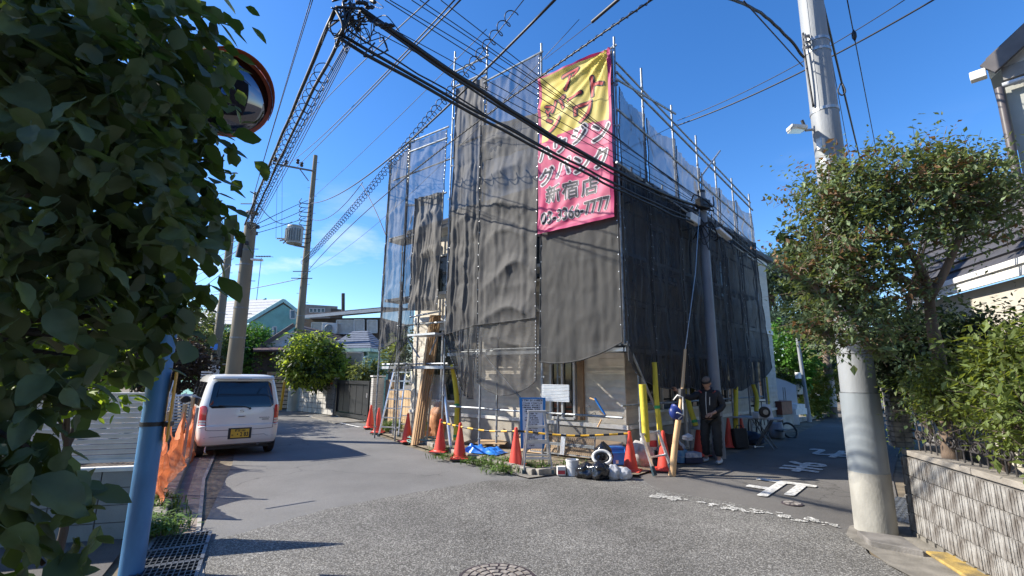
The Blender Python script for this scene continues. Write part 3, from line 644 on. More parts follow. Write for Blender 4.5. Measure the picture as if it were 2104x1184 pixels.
glyphs('black_lettering',[('ハ',.11,.52,.40,.0,.9),('ウ',.32,.495,.40,.05,.9),('ジ',.58,.475,.44,.08,1),('ン',.85,.495,.50,.05,1),('グ',.12,.665,.42,.0,.9),('バ',.36,.645,.44,.0,.95),('ン',.61,.655,.46,.0,1),('ク',.85,.655,.46,.05,.95)],M_ink,M_wht,.03)
glyphs('shop_lettering',[('新',.22,.785,.40,0,1),('宿',.46,.79,.40,0,1),('店',.71,.80,.40,0,1),('03-3366-7777',.50,.918,.37,.0,.76)],M_ink,M_wht,.010)
# ================================================================ THINGS AT THE FOOT OF THE HOUSE
# lot ground and broken kerb
sheet('building_lot',[(2.15,8.45),(.2,8.9),(-1.0,9.85),(-2.2,11.6),(-3.8,14.1),(-4.9,17.0),(-3.5,18.5),(8.5,17.5),(8.0,14.6),(3.4,9.9)],.03,mat('lot_soil',(.21,.17,.12),.95,.35,5,.8,22))
line=[g(1180,972),g(1085,985),g(1000,962),g(935,945),g(880,925),g(830,908),g(790,893)]
sheet('lot_gutter',[(p.x,p.y) for p in line]+[(p.x+.18,p.y+.3) for p in line[::-1]],.022,M_gutc)
kl=props(bpy.data.objects.new('lot_kerb',None),kind='structure'); COL.objects.link(kl); FR[kl]=Matrix.Identity(4)
for i in range(len(line)-1):
    a,c=line[i]+V(.13,.22,0),line[i+1]+V(.13,.22,0); n=max(1,round((c-a).length/.6)); t=(c-a)/n
    for k in range(n):
        p=a+t*(k+.5); MB().box(p+V(0,0,.06),(t.length*random.uniform(.86,.97),.12,.12+random.uniform(-.02,.01)),math.atan2(t.y,t.x)+random.uniform(-.06,.06)).build('kerb_stone',M_kerb,kl,bevel=.015)
M_cone=mat('cone_red',(.72,.075,.05),.5,.06,8,transl=.08); M_coneb=mat('cone_base_black',(.03,.03,.03),.7,.3,9)
def make_cone(label,loc,rz):
    t=thing('traffic_cone',label,'traffic cone',loc,rz,'red traffic cones along the scaffold')
    b=MB(); b.lathe([(.165,.035),(.150,.05),(.145,.06),(.128,.065),(.035,.62),(.034,.66),(.028,.69),(.012,.70)],(0,0,0),28); b.build('cone_body',M_cone,t,smooth=35,world=False)
    b=MB(); b.box((0,0,.03),(.36,.36,.022)); b.build('cone_skirt',M_cone,t,bevel=.01,world=False)
    b=MB(); b.box((0,0,.010),(.38,.38,.02)); b.build('rubber_base',M_coneb,t,bevel=.006,world=False)
    return t
cones=[((760,880),'red cone farthest left, in front of the black gate'),((776,890),'red cone second from the left, touching the foot of the tall ladder'),((836,909),'red cone right of the tall aluminium ladder, before the leaning planks'),
((904,930),'red cone before the orange sacks, left end of the striped bar'),((944,944),'red cone under the striped bar, in front of the blue tarp'),((1060,960),'red cone just left of the notice board and small stepladder'),
((1296,970),'red cone right of the blue cooler box'),((1366,968),'red cone behind the leaning ladder foot, right of the yellow tubes'),((1438,938),'red cone wearing a grey cap, left of the worker'),((1500,920),'shaded red cone just right of the worker, behind the black tool bag'),((1524,900),'shaded red cone farther behind, touching the work table')]
c0=None; CP=[]
for i,(px,lab) in enumerate(cones):
    p=g(*px,.03 if i<6 else .004); p.z=.032 if i<6 else .006
    loc=(p.x,p.y,p.z); rz=random.uniform(0,1.5)
    if c0 is None: c0=make_cone(lab,loc,rz)
    else: dup(c0,loc,rz,lab)
    CP.append(p)
CAP=CP[8]
# striped bars
M_yel=mat('bar_yellow',(.80,.45,.04),.4,.06,9); M_blk=mat('bar_black',(.02,.02,.02),.4,.1,9)
def stripe_bar(pts,label):
    t=thing('striped_bar',label,'barrier bar',tuple(pts[0]),0,'black and yellow striped bars')
    P=[pts[0]]; n=[]
    path=spline(pts,10); b1,b2=MB(),MB(); L0=0; 
    for a,c in zip(path,path[1:]):
        l=(c-a).length; m=max(1,int(l/.04))
        for i in range(m):
            p=a+(c-a)*i/m; p2=a+(c-a)*(i+1)/m; (b1 if int(L0/.13)%2 else b2).tube([p,p2],.019,8,cap=False); L0+=l/m
    b1.build('yellow_stripes',M_yel,t,smooth=True,kind='stuff'); b2.build('black_stripes',M_blk,t,smooth=True,kind='stuff')
up=lambda p,z:V(p.x,p.y,z)
stripe_bar([up(CP[3],.66),up(CP[4],.655),up((CP[4]+CP[5])/2,.62),up(CP[5],.66)],'black and yellow bar across the three cones left of the notice board')
stripe_bar([up(CP[5],.665),up((CP[5]+CP[6])/2,.60),up(CP[6],.66)],'black and yellow bar passing behind the small stepladder to the cooler box cone')
# ladders
def ladder_frame(b,top,bot,w,wt,side,n,rail=.03):
    sd=side.normalized()
    for s in(-1,1): b.beam(top+sd*wt*s/2,bot+sd*w*s/2,.055,.022,side=sd.cross((bot-top).normalized()))
def stepladder(label,base,face,h,w,wt,depth,nst,group=None,feet=True):
    """base: centre of the front feet; face: direction from rear to front legs"""
    t=thing('stepladder',label,'ladder',tuple(base),0,group); f=face.normalized(); sd=Vector((-f.y,f.x,0)); top=base-f*depth*.5+V(0,0,h)
    for fr,bt_,nm in ((1,base,'front_rail'),(-1,base-f*depth,'rear_rail')):
        tp=top+f*.07*fr
        for s in(-1,1):
            MB().beam(tp+sd*wt*s/2,bt_+sd*w*s/2+V(0,0,.02),.055,.024,side=f).build(nm,M_alu,t)
            MB().box(bt_+sd*w*s/2+V(0,0,.035),(.075,.05,.07),math.atan2(f.y,f.x)).build('rubber_foot',mat('ladder_foot',(.02,.05,.07),.6,.2,8),t)
        for i in range(1,nst):
            a=i/nst; c=bt_.lerp(tp,a); ww=w*(1-a)+wt*a; c=c+V(0,0,0)
            MB().box(c,(.05 if fr<0 else .075,ww,.028),math.atan2(f.y,f.x)).build('step',M_alu,t)
    MB().box(top+V(0,0,.01),(.2,wt+.05,.03),math.atan2(f.y,f.x)).build('top_step',M_alu,t)
    return t
bS=(g(1080,976)+g(1131,976))/2
stepladder('small aluminium stepladder standing before the blue notice board',V(bS.x,bS.y,.01),V(.05,-1,0),1.02,.50,.27,.42,4)
bl=(g(778,893)+g(820,905))/2; fc=(bl-g(868,884)); fc.z=0; fc.normalize()
stepladder('tall aluminium stepladder standing at the left foot of the scaffold',V(bl.x,bl.y,.01),fc,1.98,.62,.36,1.05,8)
# leaning section of a ladder at the corner
t=thing('ladder_section','short aluminium ladder foot leaning out between the two right cones','ladder',tuple(g(1345,975)))
A=g(1346,978,.02); B=g(1382,972,.02); A2=at(1318,890,8.9); B2=at(1352,884,9.25)
for p,q2 in((A,A2),(B,B2)):
    MB().beam(p,q2,.06,.025,side=(B-A)).build('rail',M_alu,t); MB().beam(p,p.lerp(q2,.22),.075,.04,side=(B-A)).build('rubber_foot',mat('ladder_foot',(.02,.05,.07),.6,.2,8),t)
for a in(.42,.97): MB().tube([A.lerp(A2,a),B.lerp(B2,a)],.02,8).build('rung',M_alu,t,smooth=40)
# yellow foam tubes on the pole feet
M_foam=mat('yellow_foam',(.62,.50,.045),.75,.06,6,.15,12); M_gtape=mat('green_tape',(.03,.30,.10),.5,.1,8)
def foam(label,px0,px1,D0,D1,r,tapes=(),mid=None):
    a=at(*px0,D0); c=at(*px1,D1); t=thing('foam_pipe_cover',label,'pipe cover',tuple(c),0,'yellow foam covers on scaffold feet')
    m=(a+c)/2+(Vector(mid) if mid else V(0,0,0)); pts=spline([a,m,c],10)
    MB().tube(pts,[r*(1+.05*noise.noise(Vector((i*.7,px0[0],0)))) for i in range(len(pts))],16).build('foam_tube',M_foam,t,smooth=40)
    for q3 in tapes:
        i=q3*(len(pts)-1); i0=int(i); p=pts[i0]; d=(pts[min(i0+1,len(pts)-1)]-pts[max(0,i0-1)]).normalized()
        MB().tube([p-d*.03,p+d*.03],r*1.08,16).build('tape_band',M_gtape,t,smooth=40)
foam('thick yellow foam tube nearest the house corner, standing behind the ladder foot',(1320,790),(1328,908),9.0,9.0,.065)
foam('yellow foam tube with a green band, second right of the house corner',(1344,745),(1360,915),9.7,9.6,.05,(.55,),(-.02,0,0))
foam('bent yellow foam tube reached by the worker in black',(1408,790),(1430,875),11.2,11.0,.055,(.92,),(-.03,0,0))
foam('yellow foam tube right of the worker beside the shaded cones',(1512,795),(1512,900),13.6,13.2,.055)
foam('crooked yellow foam tube near the work table',(1547,790),(1554,845),15.2,15.0,.055,(),(.06,0,0))
foam('yellow foam tube at the far scaffold end before the white wall',(1573,775),(1578,830),16.6,16.4,.055)
foam('yellow foam tube with three green bands beside the leaning planks',(880,750),(872,885),13.2,12.6,.06,(.06,.5,.93))
foam('bowed yellow foam tube behind the striped bar, left of the thin black pole',(930,750),(936,905),12.3,11.9,.06,(.58,.98),(.07,0,0))
for px,pb,D in (((1328,905),(1325,968),9.0),((872,884),(873,905),12.6)):
    pass
# leaning timber planks
M_ply=mat('raw_plank',(.56,.36,.19),.75,.2,2,.2,16,stretch=(1,1,.12))
pb=thing('plank_stack','bundle of long raw timber planks leaning against the scaffold','timber planks',tuple(g(858,895)))
for i in range(5):
    x=i*5; a=at(848+x,893,11.9+i*.04); a.z=.03; c=at(886+x*.9,648,12.6+i*.05); MB().beam(a,c,.07,.03,side=V(.8,-.5,0)).build('plank',mat('raw_plank_%d'%(i%3),[(.50,.32,.17),(.60,.40,.22),(.42,.27,.14)][i%3],.75,.2,2,.2,16,stretch=(1,1,.12)),pb)
cn=thing('thin_batten','pair of narrow wooden battens leaning beside the plank bundle','batten',tuple(g(850,890)))
for i in range(2):
    a=at(868+i*9,892,12.0); a.z=.03; MB().beam(a,at(884+i*9,730,12.6),.05,.02,side=V(.8,-.5,0)).build('batten',M_woodp,cn)
b=MB(); a=at(927,908,11.4); a.z=.03; b.tube([a,at(912,790,11.8)],.042,14); b.build('steel_downpipe',M_alu,None,'shiny metal pipe leaning by the orange sacks','pipe',smooth=40)
t=thing('clear_plastic_sheet','crumpled clear plastic sheet hanging behind the yellow tube','plastic sheet',tuple(at(900,820,12)))
b=MB(); b.grid(lambda u,v:at(880+u*40-v*12,770+v*80,12.35)+V(.05*math.sin(u*9+v*3),.08*math.sin(u*14),0),16,16); b.build('film',mat('clear_film',(.6,.6,.6),.15,.1,8,trans=.6),t,smooth=True)
# stained orange sacks
def sack(label,c,sx,sy,h,m,seed,name='sack',cat='sack',lean=0.,top=.25,group=None,nn=22,bumpy=.12):
    b=MB(); rr=random.Random(seed)
    def f(u,v):
        a=2*math.pi*u; w=math.sin(math.pi*min(1,.12+v*.88))**.55*(1-v)+top*v if v<1 else top*.5
        w=(1-(2*max(v,.0)-.8)**2*.28) if v<.72 else (1-.28*.4096)*(1-(v-.72)/.28*(1-top))
        if v<.06: w*=.86+v*2
        r=w*(1+bumpy*noise.noise(Vector((math.cos(a)*2+seed,math.sin(a)*2,v*3)))+bumpy*.6*noise.noise(Vector((math.cos(a)*6,math.sin(a)*6+seed,v*2.5))))
        return Vector(c)+V(sx*r*math.cos(a)+lean*v,sy*r*math.sin(a),h*v*(1+.05*math.sin(a*2+seed)))
    b.grid(f,nn*2,nn); n=len(b.v); b.add([Vector(c)+V(lean,0,h*1.01)],[]); base=nn*(nn*2+1)
    for i in range(nn*2): b.f.append((base+i,base+i+1,n)); b.mi.append(0)
    return b.build(name,m,None,label,cat,group,smooth=True,origin=tuple(c))
M_osack=mat('orange_sack',(.60,.26,.12),.6,.25,3,.35,14,transl=.2,col2=(.72,.36,.18))
sack('tall pale orange sack leaning beside the metal pipe',g(898,905,.03)+V(0,.35,.03),.26,.2,.95,M_osack,3,top=.3,group='orange construction sacks',bumpy=.25)
sack('second orange sack half hidden behind the bowed yellow tube',g(930,905,.03)+V(.05,.35,.03),.3,.22,.78,M_osack,5,top=.4,lean=.05,group='orange construction sacks',bumpy=.25)
sack('low orange sack crumpled behind the plank bundle',g(880,905,.03)+V(0,.5,.03),.2,.2,.4,M_osack,8,top=.5,group='orange construction sacks',bumpy=.3)
# green rope coil
t=thing('hose_coil','tangled pale green rope coil lying between two cones','rope coil',tuple(g(862,912,.02)))
b=MB(); c=g(866,911,.03)
for i in range(9):
    r=random.uniform(.15,.3); o=V(random.uniform(-.1,.1),random.uniform(-.06,.06),0); pts=[c+o+V(r*math.cos(a)*1.2,r*math.sin(a)*.7,.02+.015*i+.03*math.sin(a*2+i)) for a in [x*.35 for x in range(20)]]; b.tube(pts,.009,6)
b.build('rope',mat('pale_green_rope',(.20,.36,.33),.7,.2,8),t,smooth=True)
# blue tarp
def tarp(label,c,w,d,h,m,seed,rz=0.,name='tarp',cat='tarp'):
    b=MB(); R=Matrix.Rotation(rz,3,'Z')
    def f(u,v):
        x,y=(u-.5)*w,(v-.5)*d; e=min(1,6*min(u,1-u))*min(1,6*min(v,1-v))
        z=h*(.35+.9*abs(noise.noise(Vector((u*4+seed,v*4,0))))+.35*noise.noise(Vector((u*11,v*9,seed))))*e
        return Vector(c)+R@V(x+.04*noise.noise(Vector((u*5,v*5,seed))),y+.05*noise.noise(Vector((v*6,u*5,seed))),max(.0,z)+.004)
    b.grid(f,34,26); return b.build(name,m,None,label,cat,smooth=True)
tarp('crumpled blue tarp behind the thin black scaffold pole',g(985,933,.03)+V(.05,.15,.02),1.0,.5,.15,mat('blue_tarp',(.02,.16,.62),.3,.25,8,col2=(.04,.24,.78)),4,-.5)
# cardboard and plywood on the ground by the wall
M_card=mat('cardboard',(.42,.29,.17),.85,.12,4)
t=thing('cardboard_sheet','cardboard sheet leaning on the plinth left of the notice board','cardboard',tuple(g(1030,925)))
MB().prism([HL.p(1.75,.05,.38),HL.p(2.55,.05,.40),HL.p(2.5,.48,.1),HL.p(1.72,.5,.1)],(.01,.012,0)).build('sheet',M_card,t)
t=thing('plywood_board','long board leaning along the plinth behind the stepladder','board',tuple(g(1200,905)))
MB().prism([HL.p(.05,.05,.26),HL.p(1.7,.05,.28),HL.p(1.7,.42,.08),HL.p(.05,.40,.08)],(.01,.012,0)).build('sheet',mat('brown_board2',(.40,.29,.19),.8,.15,4),t)
for i,(px,lab) in enumerate((((985,915),'flattened cardboard lying left of the blue tarp, lowest'),((1010,922),'flattened cardboard lying on top behind the weeds'))):
    c=g(*px,.03)+V(0,.2,.05+i*.07); MB().box(c,(.7,.42,.012),Matrix.Rotation(-.5+i*.3,3,'Z')@Matrix.Rotation(.08,3,'X')).build('flat_cardboard',M_card,None,lab,'cardboard',bevel=.002)
# expanded metal decks leaning by the wall
M_rust=mat('mesh_steel',(.30,.25,.19),.6,.3,9,metal=.4)
t=thing('mesh_deck','steel mesh scaffold decks on edge behind the stepladder','mesh deck',tuple(g(1190,930)))
def dk(k0,k1,z,o0,ds):
    fr=MB(); a=HL.p(k0,z,o0); c=HL.p(k1,z-.02,o0); upv=(V(0,0,.17)-HL.n*.03)
    for s in(0,1): fr.beam(a+upv*s,c+upv*s,.022,.03,side=(0,0,1))
    fr.beam(a,a+upv,.02,.02); fr.beam(c,c+upv,.02,.02); fr.build('deck_frame',M_pipe,t)
    m=MB(); n=34
    for i in range(n):
        for s in (0,1):
            p=a.lerp(c,(i+s)/n); q4=a.lerp(c,(i+1-s)/n)+upv; m.beam(p,q4,.008,.004)
            p=a.lerp(c,(i+s*.5)/n); 
    m.build('expanded_mesh',M_rust,t,kind='stuff')
dk(.45,1.95,.33,.5,0); dk(.45,1.95,.13,.55,0)
MB().prism([HL.p(1.08,.12,.6),HL.p(1.18,.12,.6),HL.p(1.16,.52,.56),HL.p(1.06,.52,.56)],HL.n*.02).build('hook_bracket',M_alu,t)
# notice board
t=thing('notice_board','blue framed white notice board with lines of small black print','notice board',tuple(g(1094,935)),0)
D=9.45; TLb=at(1067,817,D); TRb=at(1121,817,D); BRb=at(1119,922,D); BLb=at(1070,922,D)
nb=(TRb-TLb).cross(BLb-TLb).normalized(); 
if nb.y>0: nb=-nb
MB().prism([TLb,TRb,BRb,BLb],-nb*.02).build('blue_backing',mat('board_blue',(.02,.20,.52),.4,.05,8),t)
def nbf(x,y,o=.003): return TLb.lerp(TRb,x).lerp(BLb.lerp(BRb,x),y)+nb*o
MB().add([nbf(.11,.03),nbf(.90,.03),nbf(.90,.985),nbf(.11,.985)],[(0,1,2,3)]).build('paper_panel',mat('board_paper',(.66,.68,.74),.5,.03,8),t)
tb=MB(); Hn=(BLb-TLb).length; Wn=(TRb-TLb).length
def nt_(s,x,y,size,sxx=1): text_on(s,size,lambda a,c:nbf(a/Wn,1-c/Hn,.006),x*Wn,(1-y)*Hn,sx=sxx,bold=.0012,mb=tb)
nt_('建築基準法による確認済',.5,.06,.042,.86)
rows=['建築主の氏名　新宿区西新宿七丁目','設計者の氏名　一級建築士事務所','工事監理者氏名　東京都知事登録','工事施工者氏名　建設業許可','工事現場管理者　電話番号','確認年月日番号　平成','建築物の名称','敷地の地名地番　東京都','主要用途　一戸建ての住宅','建築面積　六十二平方米','延べ面積　百二平方米','構造　木造　階数　二階','労災保険関係成立票','事業の期間　自　至','建設業の許可票','商号又は名称　一般建設業','代表者の氏名','許可番号　国土交通大臣','許可年月日','専任の有無','施工体系図']
for i,rw in enumerate(rows): nt_(rw,.46 if i%3 else .5,.115+i*.0415,.026,.9)
tb.build('printed_text',mat('print_black',(.02,.02,.03),.6,.1,8),t)
# bucket, bags, cooler
def bucket(c,r,h,m,label,cat='bucket',name='bucket'):
    t=thing(name,label,cat,tuple(c)); MB().lathe([(r*.8,0),(r,h*.92),(r*1.06,h*.92),(r*1.06,h),(r*.96,h),(r*.78,.02)],(0,0,0),24,cap=True).build('pail',m,t,smooth=40,world=False)
    MB().tube([V(r*math.cos(a),0,h*.9)+V(0,-r*math.sin(a)*.95,-.1*math.sin(a)) for a in [x*math.pi/12 for x in range(13)]],.004,6).build('handle',M_steel,t,world=False)
bucket(g(1176,977,.01),.105,.26,mat('bucket_white',(.62,.63,.64),.45,.06,8),'white plastic bucket left of the black rubbish bags')
t=thing('cooler_box','bright blue lidded cooler box by the house corner','cooler box',tuple(g(1264,955,.03)),.1)
MB().box((0,0,.15),(.32,.24,.28)).build('body',mat('cooler_blue',(.02,.22,.72),.35,.05,8),t,bevel=.015,world=False); MB().box((0,0,.315),(.34,.26,.05)).build('lid',mat('cooler_blue',(.02,.22,.72)),t,bevel=.012,world=False)
MB().tube([(-.15,-.135,.30),(-.14,-.17,.24),(.14,-.17,.24),(.15,-.135,.30)],.009,8).build('handle',mat('cooler_blue',(0,0,0)),t,world=False); MB().box((0,-.122,.07),(.05,.006,.06)).build('tap',M_white,t,world=False)
M_bag=mat('black_bag',(.012,.012,.015),.18,.3,8,.5,22,spec=.9); M_wbag=mat('white_bag',(.62,.64,.68),.35,.1,8,.4,20,transl=.35)
sack('low black rubbish bag left of the clear white bags',g(1207,982,.01),.19,.15,.24,M_bag,11,'rubbish_bag','rubbish bag',top=.35,bumpy=.35)
sack('black rubbish bag stacked against the cooler box',g(1232,984,.01),.19,.16,.28,M_bag,12,'rubbish_bag','rubbish bag',top=.3,bumpy=.35)
sack('knotted black rubbish bag piled behind with a peaked top',g(1240,970,.01),.17,.15,.5,M_bag,13,'rubbish_bag','rubbish bag',top=.1,bumpy=.4)
sack('whitish see-through plastic bag, left of a pair',g(1260,984,.01),.13,.12,.22,M_wbag,14,'plastic_bag','plastic bag',top=.3,bumpy=.3)
sack('roundish white plastic bag next to the corner cone',g(1281,984,.01),.14,.12,.18,M_wbag,15,'plastic_bag','plastic bag',top=.4,bumpy=.25)
t=thing('tape_coil','white and black cable reel resting on the black bags','cable reel',tuple(at(1237,940,8.6)),0)
R=Matrix.Rotation(1.1,3,'X')
b=MB(); 
for k,(r,m_) in enumerate(((.15,.028),(.1,.02))):
    MB().tube([at(1237,940,8.6)+R@V(r*math.cos(a)*1.0,r*math.sin(a)*.75,0) for a in [x*math.pi/16 for x in range(33)]],m_,8).build('coil',M_white if k==0 else M_black,t,smooth=True)
t=thing('tin_box','small white carton with red lettering beside the bucket','carton',tuple(g(1153,976,.02)),.05)
MB().box((0,0,.07),(.14,.1,.14)).build('carton_body',M_white,t,world=False,bevel=.004); MB().box((0,-.052,.05),(.12,.004,.06)).build('red_label',mat('label_red',(.5,.05,.06),.5),t,world=False)
t=thing('mortar_bag','pale box with a red printed label behind the leaning ladder','box',tuple(at(1333,905,9.9)),.3)
MB().box((0,0,0),(.26,.2,.34)).build('box_body',M_white,t,world=False,bevel=.006); MB().box((.03,-.102,-.05),(.16,.004,.12)).build('red_label',mat('label_red',(.5,.05,.06),.5),t,world=False)
sack('crumpled pale cloth bag behind the corner cone',g(1315,965,.01)+V(.1,.35,0),.22,.2,.45,mat('cloth_bag',(.42,.40,.38),.8,.2,4,.4,14),21,'cloth_bag','bag',top=.4,bumpy=.4)
sack('dark brown sack in the shade behind the second right cone',g(1385,955,.01)+V(.1,.5,0),.25,.22,.5,mat('brown_sack',(.20,.08,.04),.8,.2,4,.4,14),22,'cloth_bag','bag',top=.4,bumpy=.4)
sack('white rag bundle in the shade beside the leaning pole',g(1408,955,.01)+V(.0,.5,0),.15,.15,.42,M_wbag,23,'rag_bundle','rag bundle',top=.3,bumpy=.45)
bucket(g(1398,950,.01),.13,.24,mat('bucket_blue',(.08,.25,.48),.45,.1,8,col2=(.2,.42,.6)),'pale blue bucket in the shade by the leaning pole foot')
bucket(g(1306,958,.01)+V(.15,.1,0),.12,.24,mat('bucket_teal',(.05,.22,.36),.45,.1,8,col2=(.5,.55,.6)),'blue and white pail between the two right cones')
t=thing('blue_box','flat blue and white tissue carton beside the capped cone','box',tuple(g(1420,950,.01)),.2)
MB().box((0,0,.05),(.36,.26,.1)).build('tray',mat('tray_navy',(.02,.03,.07),.6,.2,8),t,world=False); MB().box((0,0,.15),(.34,.24,.09)).build('carton_body',mat('carton_blue',(.22,.30,.48),.6,.3,9,col2=(.6,.62,.66)),t,world=False,bevel=.004)
sack('crumpled white tissue sticking up from the blue carton',at(1414,905,9.9),.09,.08,.13,M_wbag,31,'tissue','tissue',top=.2,bumpy=.5)
# grey cap on a cone
t=thing('bucket_hat','light grey bucket hat put over a red cone','hat',(CAP.x,CAP.y,.60))
MB().lathe([(.185,-.03),(.17,.0),(.12,.03),(.115,.07),(.09,.13),(.04,.155),(.005,.16)],(0,0,.0),24).build('crown',mat('grey_fabric',(.34,.34,.36),.85,.08,8,.2,60),t,smooth=True,world=False)
# long raw pole with blue helmet
t=thing('leaning_pole','long peeled timber pole leaning from the road up into the netting','wooden pole',tuple(g(1378,975)))
a=g(1381,978,.01); m_=at(1396,850,8.9); e_=at(1408,718,9.4); f_=at(1437,430,11.0)
MB().tube(spline([a,a.lerp(m_,.5)+V(-.012,0,0),m_],6),[.06,.058,.056,.056,.054,.054,.05,.05,.05,.05,.05,.048,.045],14).build('thick_shaft',M_ply,t,smooth=40)
MB().tube([m_,at(1403,785,9.15),e_],[.03,.028,.024],12).build('thin_shaft',M_ply,t,smooth=40); MB().tube([e_,e_.lerp(f_,.5)+V(.05,0,0),f_],.009,8).build('thin_rod',M_steel,t,smooth=40)
MB().tube([at(1400,818,8.98),at(1401,800,9.0)],.065,12).build('tape_wrap',M_black,t)
t=thing('blue_helmet','blue work helmet with white straps hanging on the leaning pole','helmet',tuple(at(1390,846,8.8)))
R=Matrix.Rotation(-2.0,3,'Y')@Matrix.Rotation(.5,3,'X')@Matrix.Scale(.72,3,(0,1,0))
MB().lathe([(.15,-.03),(.135,-.02),(.12,.0),(.115,.04),(.095,.08),(.06,.105),(.01,.115)],at(1388,848,8.8),22,R).build('shell',mat('helmet_blue',(.012,.03,.17),.45,.15,6),t,smooth=True)
MB().tube([at(1384,822,8.85),at(1392,812,8.8),at(1403,816,8.8),at(1404,850,8.8),at(1394,862,8.75)],.012,8).build('strap',M_white,t,smooth=True)
MB().tube([at(1378,852,8.75),at(1392,848,8.7),at(1406,854,8.75)],.009,8).build('strap',M_white,t,smooth=True)
t=thing('hanging_tool','wooden handled hook tool with blue tip hanging on the siding','hand tool',tuple(HL.p(.55,1.1,.1)))
a=at(1222,818,9.75); c=at(1243,852,9.75); MB().tube([a,c],.022,8).build('blue_grip',mat('cooler_blue',(0,0,0)),t); MB().tube([at(1212,818,9.8),at(1222,822,9.75)],.018,8).build('hook',M_ply,t); MB().tube([at(1232,845,9.75),at(1253,860,9.75)],.016,8).build('handle',M_ply,t)
MB().tube([at(1236,862,9.75),at(1228,878,9.75)],.016,8).build('lower_hook',M_ply,t); MB().tube(spline([at(1204,838,9.75),at(1212,834,9.75),at(1212,852,9.75),at(1222,848,9.75),at(1225,858,9.75)],6),.006,6).build('string',M_steeld,t)
# work table area in the shade
t=thing('work_table','folding work table in the shade carrying boards and tools','table',tuple(g(1560,905)))
ta,tb2=at(1500,862,13.2),at(1605,862,13.0); zt=.70; ta.z=tb2.z=zt; dv=(tb2-ta).normalized(); nv2=V(-dv.y,dv.x,0)
MB().prism([ta,tb2,tb2+nv2*.6,ta+nv2*.6],(0,0,.03)).build('tabletop',mat('table_grey',(.35,.36,.38),.6,.15,6),t)
for a0,b0 in((.12,.5),(.5,.12)):
    MB().tube([ta.lerp(tb2,a0+.3)+nv2*.1,up(ta.lerp(tb2,b0+.3)+nv2*.1,.01)],.018,8).build('leg',M_steeld,t); MB().tube([ta.lerp(tb2,a0+.3)+nv2*.5,up(ta.lerp(tb2,b0+.3)+nv2*.5,.01)],.018,8).build('leg',M_steeld,t)
MB().prism([at(1568,860,13.2),at(1590,860,13.2),at(1583,832,13.3),at(1566,830,13.3)],(.0,.02,0)).build('plastic_board',M_white,None,'white plastic board standing upright on the work table','board')
MB().box(at(1560,853,13.1),(.24,.2,.14),.3).build('white_case',M_white,None,'small white case on the work table','case',bevel=.01)
t=thing('circular_saw','black circular saw with round guard on the work table','power saw',tuple(at(1571,860,13.0)))
MB().lathe([(.1,-.03),(.13,-.02),(.13,.02),(.1,.03)],at(1571,847,13.0),22,Matrix.Rotation(1.57,3,'X')).build('guard',M_black,t,smooth=40); MB().lathe([(.05,-.035),(.06,.035)],at(1572,847,12.98),16,Matrix.Rotation(1.57,3,'X')).build('hub',M_steel,t)
sack('grey upright plastic bin in the road shade beside the table',g(1597,900,.01),.2,.18,.42,mat('grey_bin',(.24,.26,.30),.6,.1,6),41,'grey_bin','bin',top=.9,bumpy=.03)
t=thing('hand_trolley','black wheeled trolley lying beside the grey bin','trolley',tuple(g(1622,893)))
MB().tube([g(1622,885,.2)+V(.2*math.cos(a),.1*math.sin(a),.2*math.sin(a)) for a in [x*math.pi/10 for x in range(21)]],.03,8).build('wheel',M_black,t,smooth=True); MB().box(g(1612,885,.25),(.4,.3,.05),.3).build('bed',M_steeld,t)
t=thing('tool_bag','black rectangular tool bag leaning behind the shaded cone','bag',tuple(g(1522,922)),.25)
MB().box((0,0,.24),(.36,.14,.46),Matrix.Rotation(-.12,3,'X')).build('bag_body',M_black,t,world=False,bevel=.02); MB().tube([(-.1,0,.46),(-.06,0,.54),(.06,0,.54),(.1,0,.46)],.012,8).build('handle',M_black,t,world=False)
sack('dark blue equipment bag under the work table',g(1545,912,.01),.3,.22,.3,mat('navy_fabric',(.03,.05,.09),.8,.2,5),42,'equipment_bag','bag',top=.5,bumpy=.3)
t=thing('floor_stand','small silver tool stand on the road under the table','stand',tuple(g(1552,920)))
for a in (0,2.1,4.2): MB().tube([g(1552,918,.25),g(1552,918,.01)+V(.2*math.cos(a),.2*math.sin(a),0)],.01,6).build('leg',M_alu,t)
MB().tube([g(1552,918,.25),g(1552,918,.4)],.015,8).build('post',M_alu,t)
t=thing('parked_bicycle','dark bicycle leaning in shadow under the far net','bicycle',tuple(HR.p(6.3,0,.7)))
for dk_ in (-.5,.5): MB().tube([HR.p(6.3+dk_,.33,.4)+HR.u*.32*math.cos(a)+V(0,0,.32*math.sin(a)) for a in [x*math.pi/14 for x in range(29)]],.02,8).build('wheel',M_black,t,smooth=True)
P_=lambda k,z:HR.p(6.3+k,z,.4)
for a,c in (((-.5,.33),(-.2,.8)),((-.2,.8),(.4,.78)),((-.0,.33),(-.2,.85)),((0,.33),(.4,.78)),((.4,.78),(.5,.33)),((.4,.78),(.36,1.0)),((-.5,.33),(0,.33))): MB().tube([P_(*a),P_(*c)],.015,8).build('frame_tube',M_steeld,t)
MB().tube([P_(.36,1.0)-HR.n*.25,P_(.36,1.0)+HR.n*.25],.012,8).build('handlebar',M_steeld,t); MB().box(P_(-.22,.9),(.22,.12,.05),.78).build('saddle',M_black,t,bevel=.01)
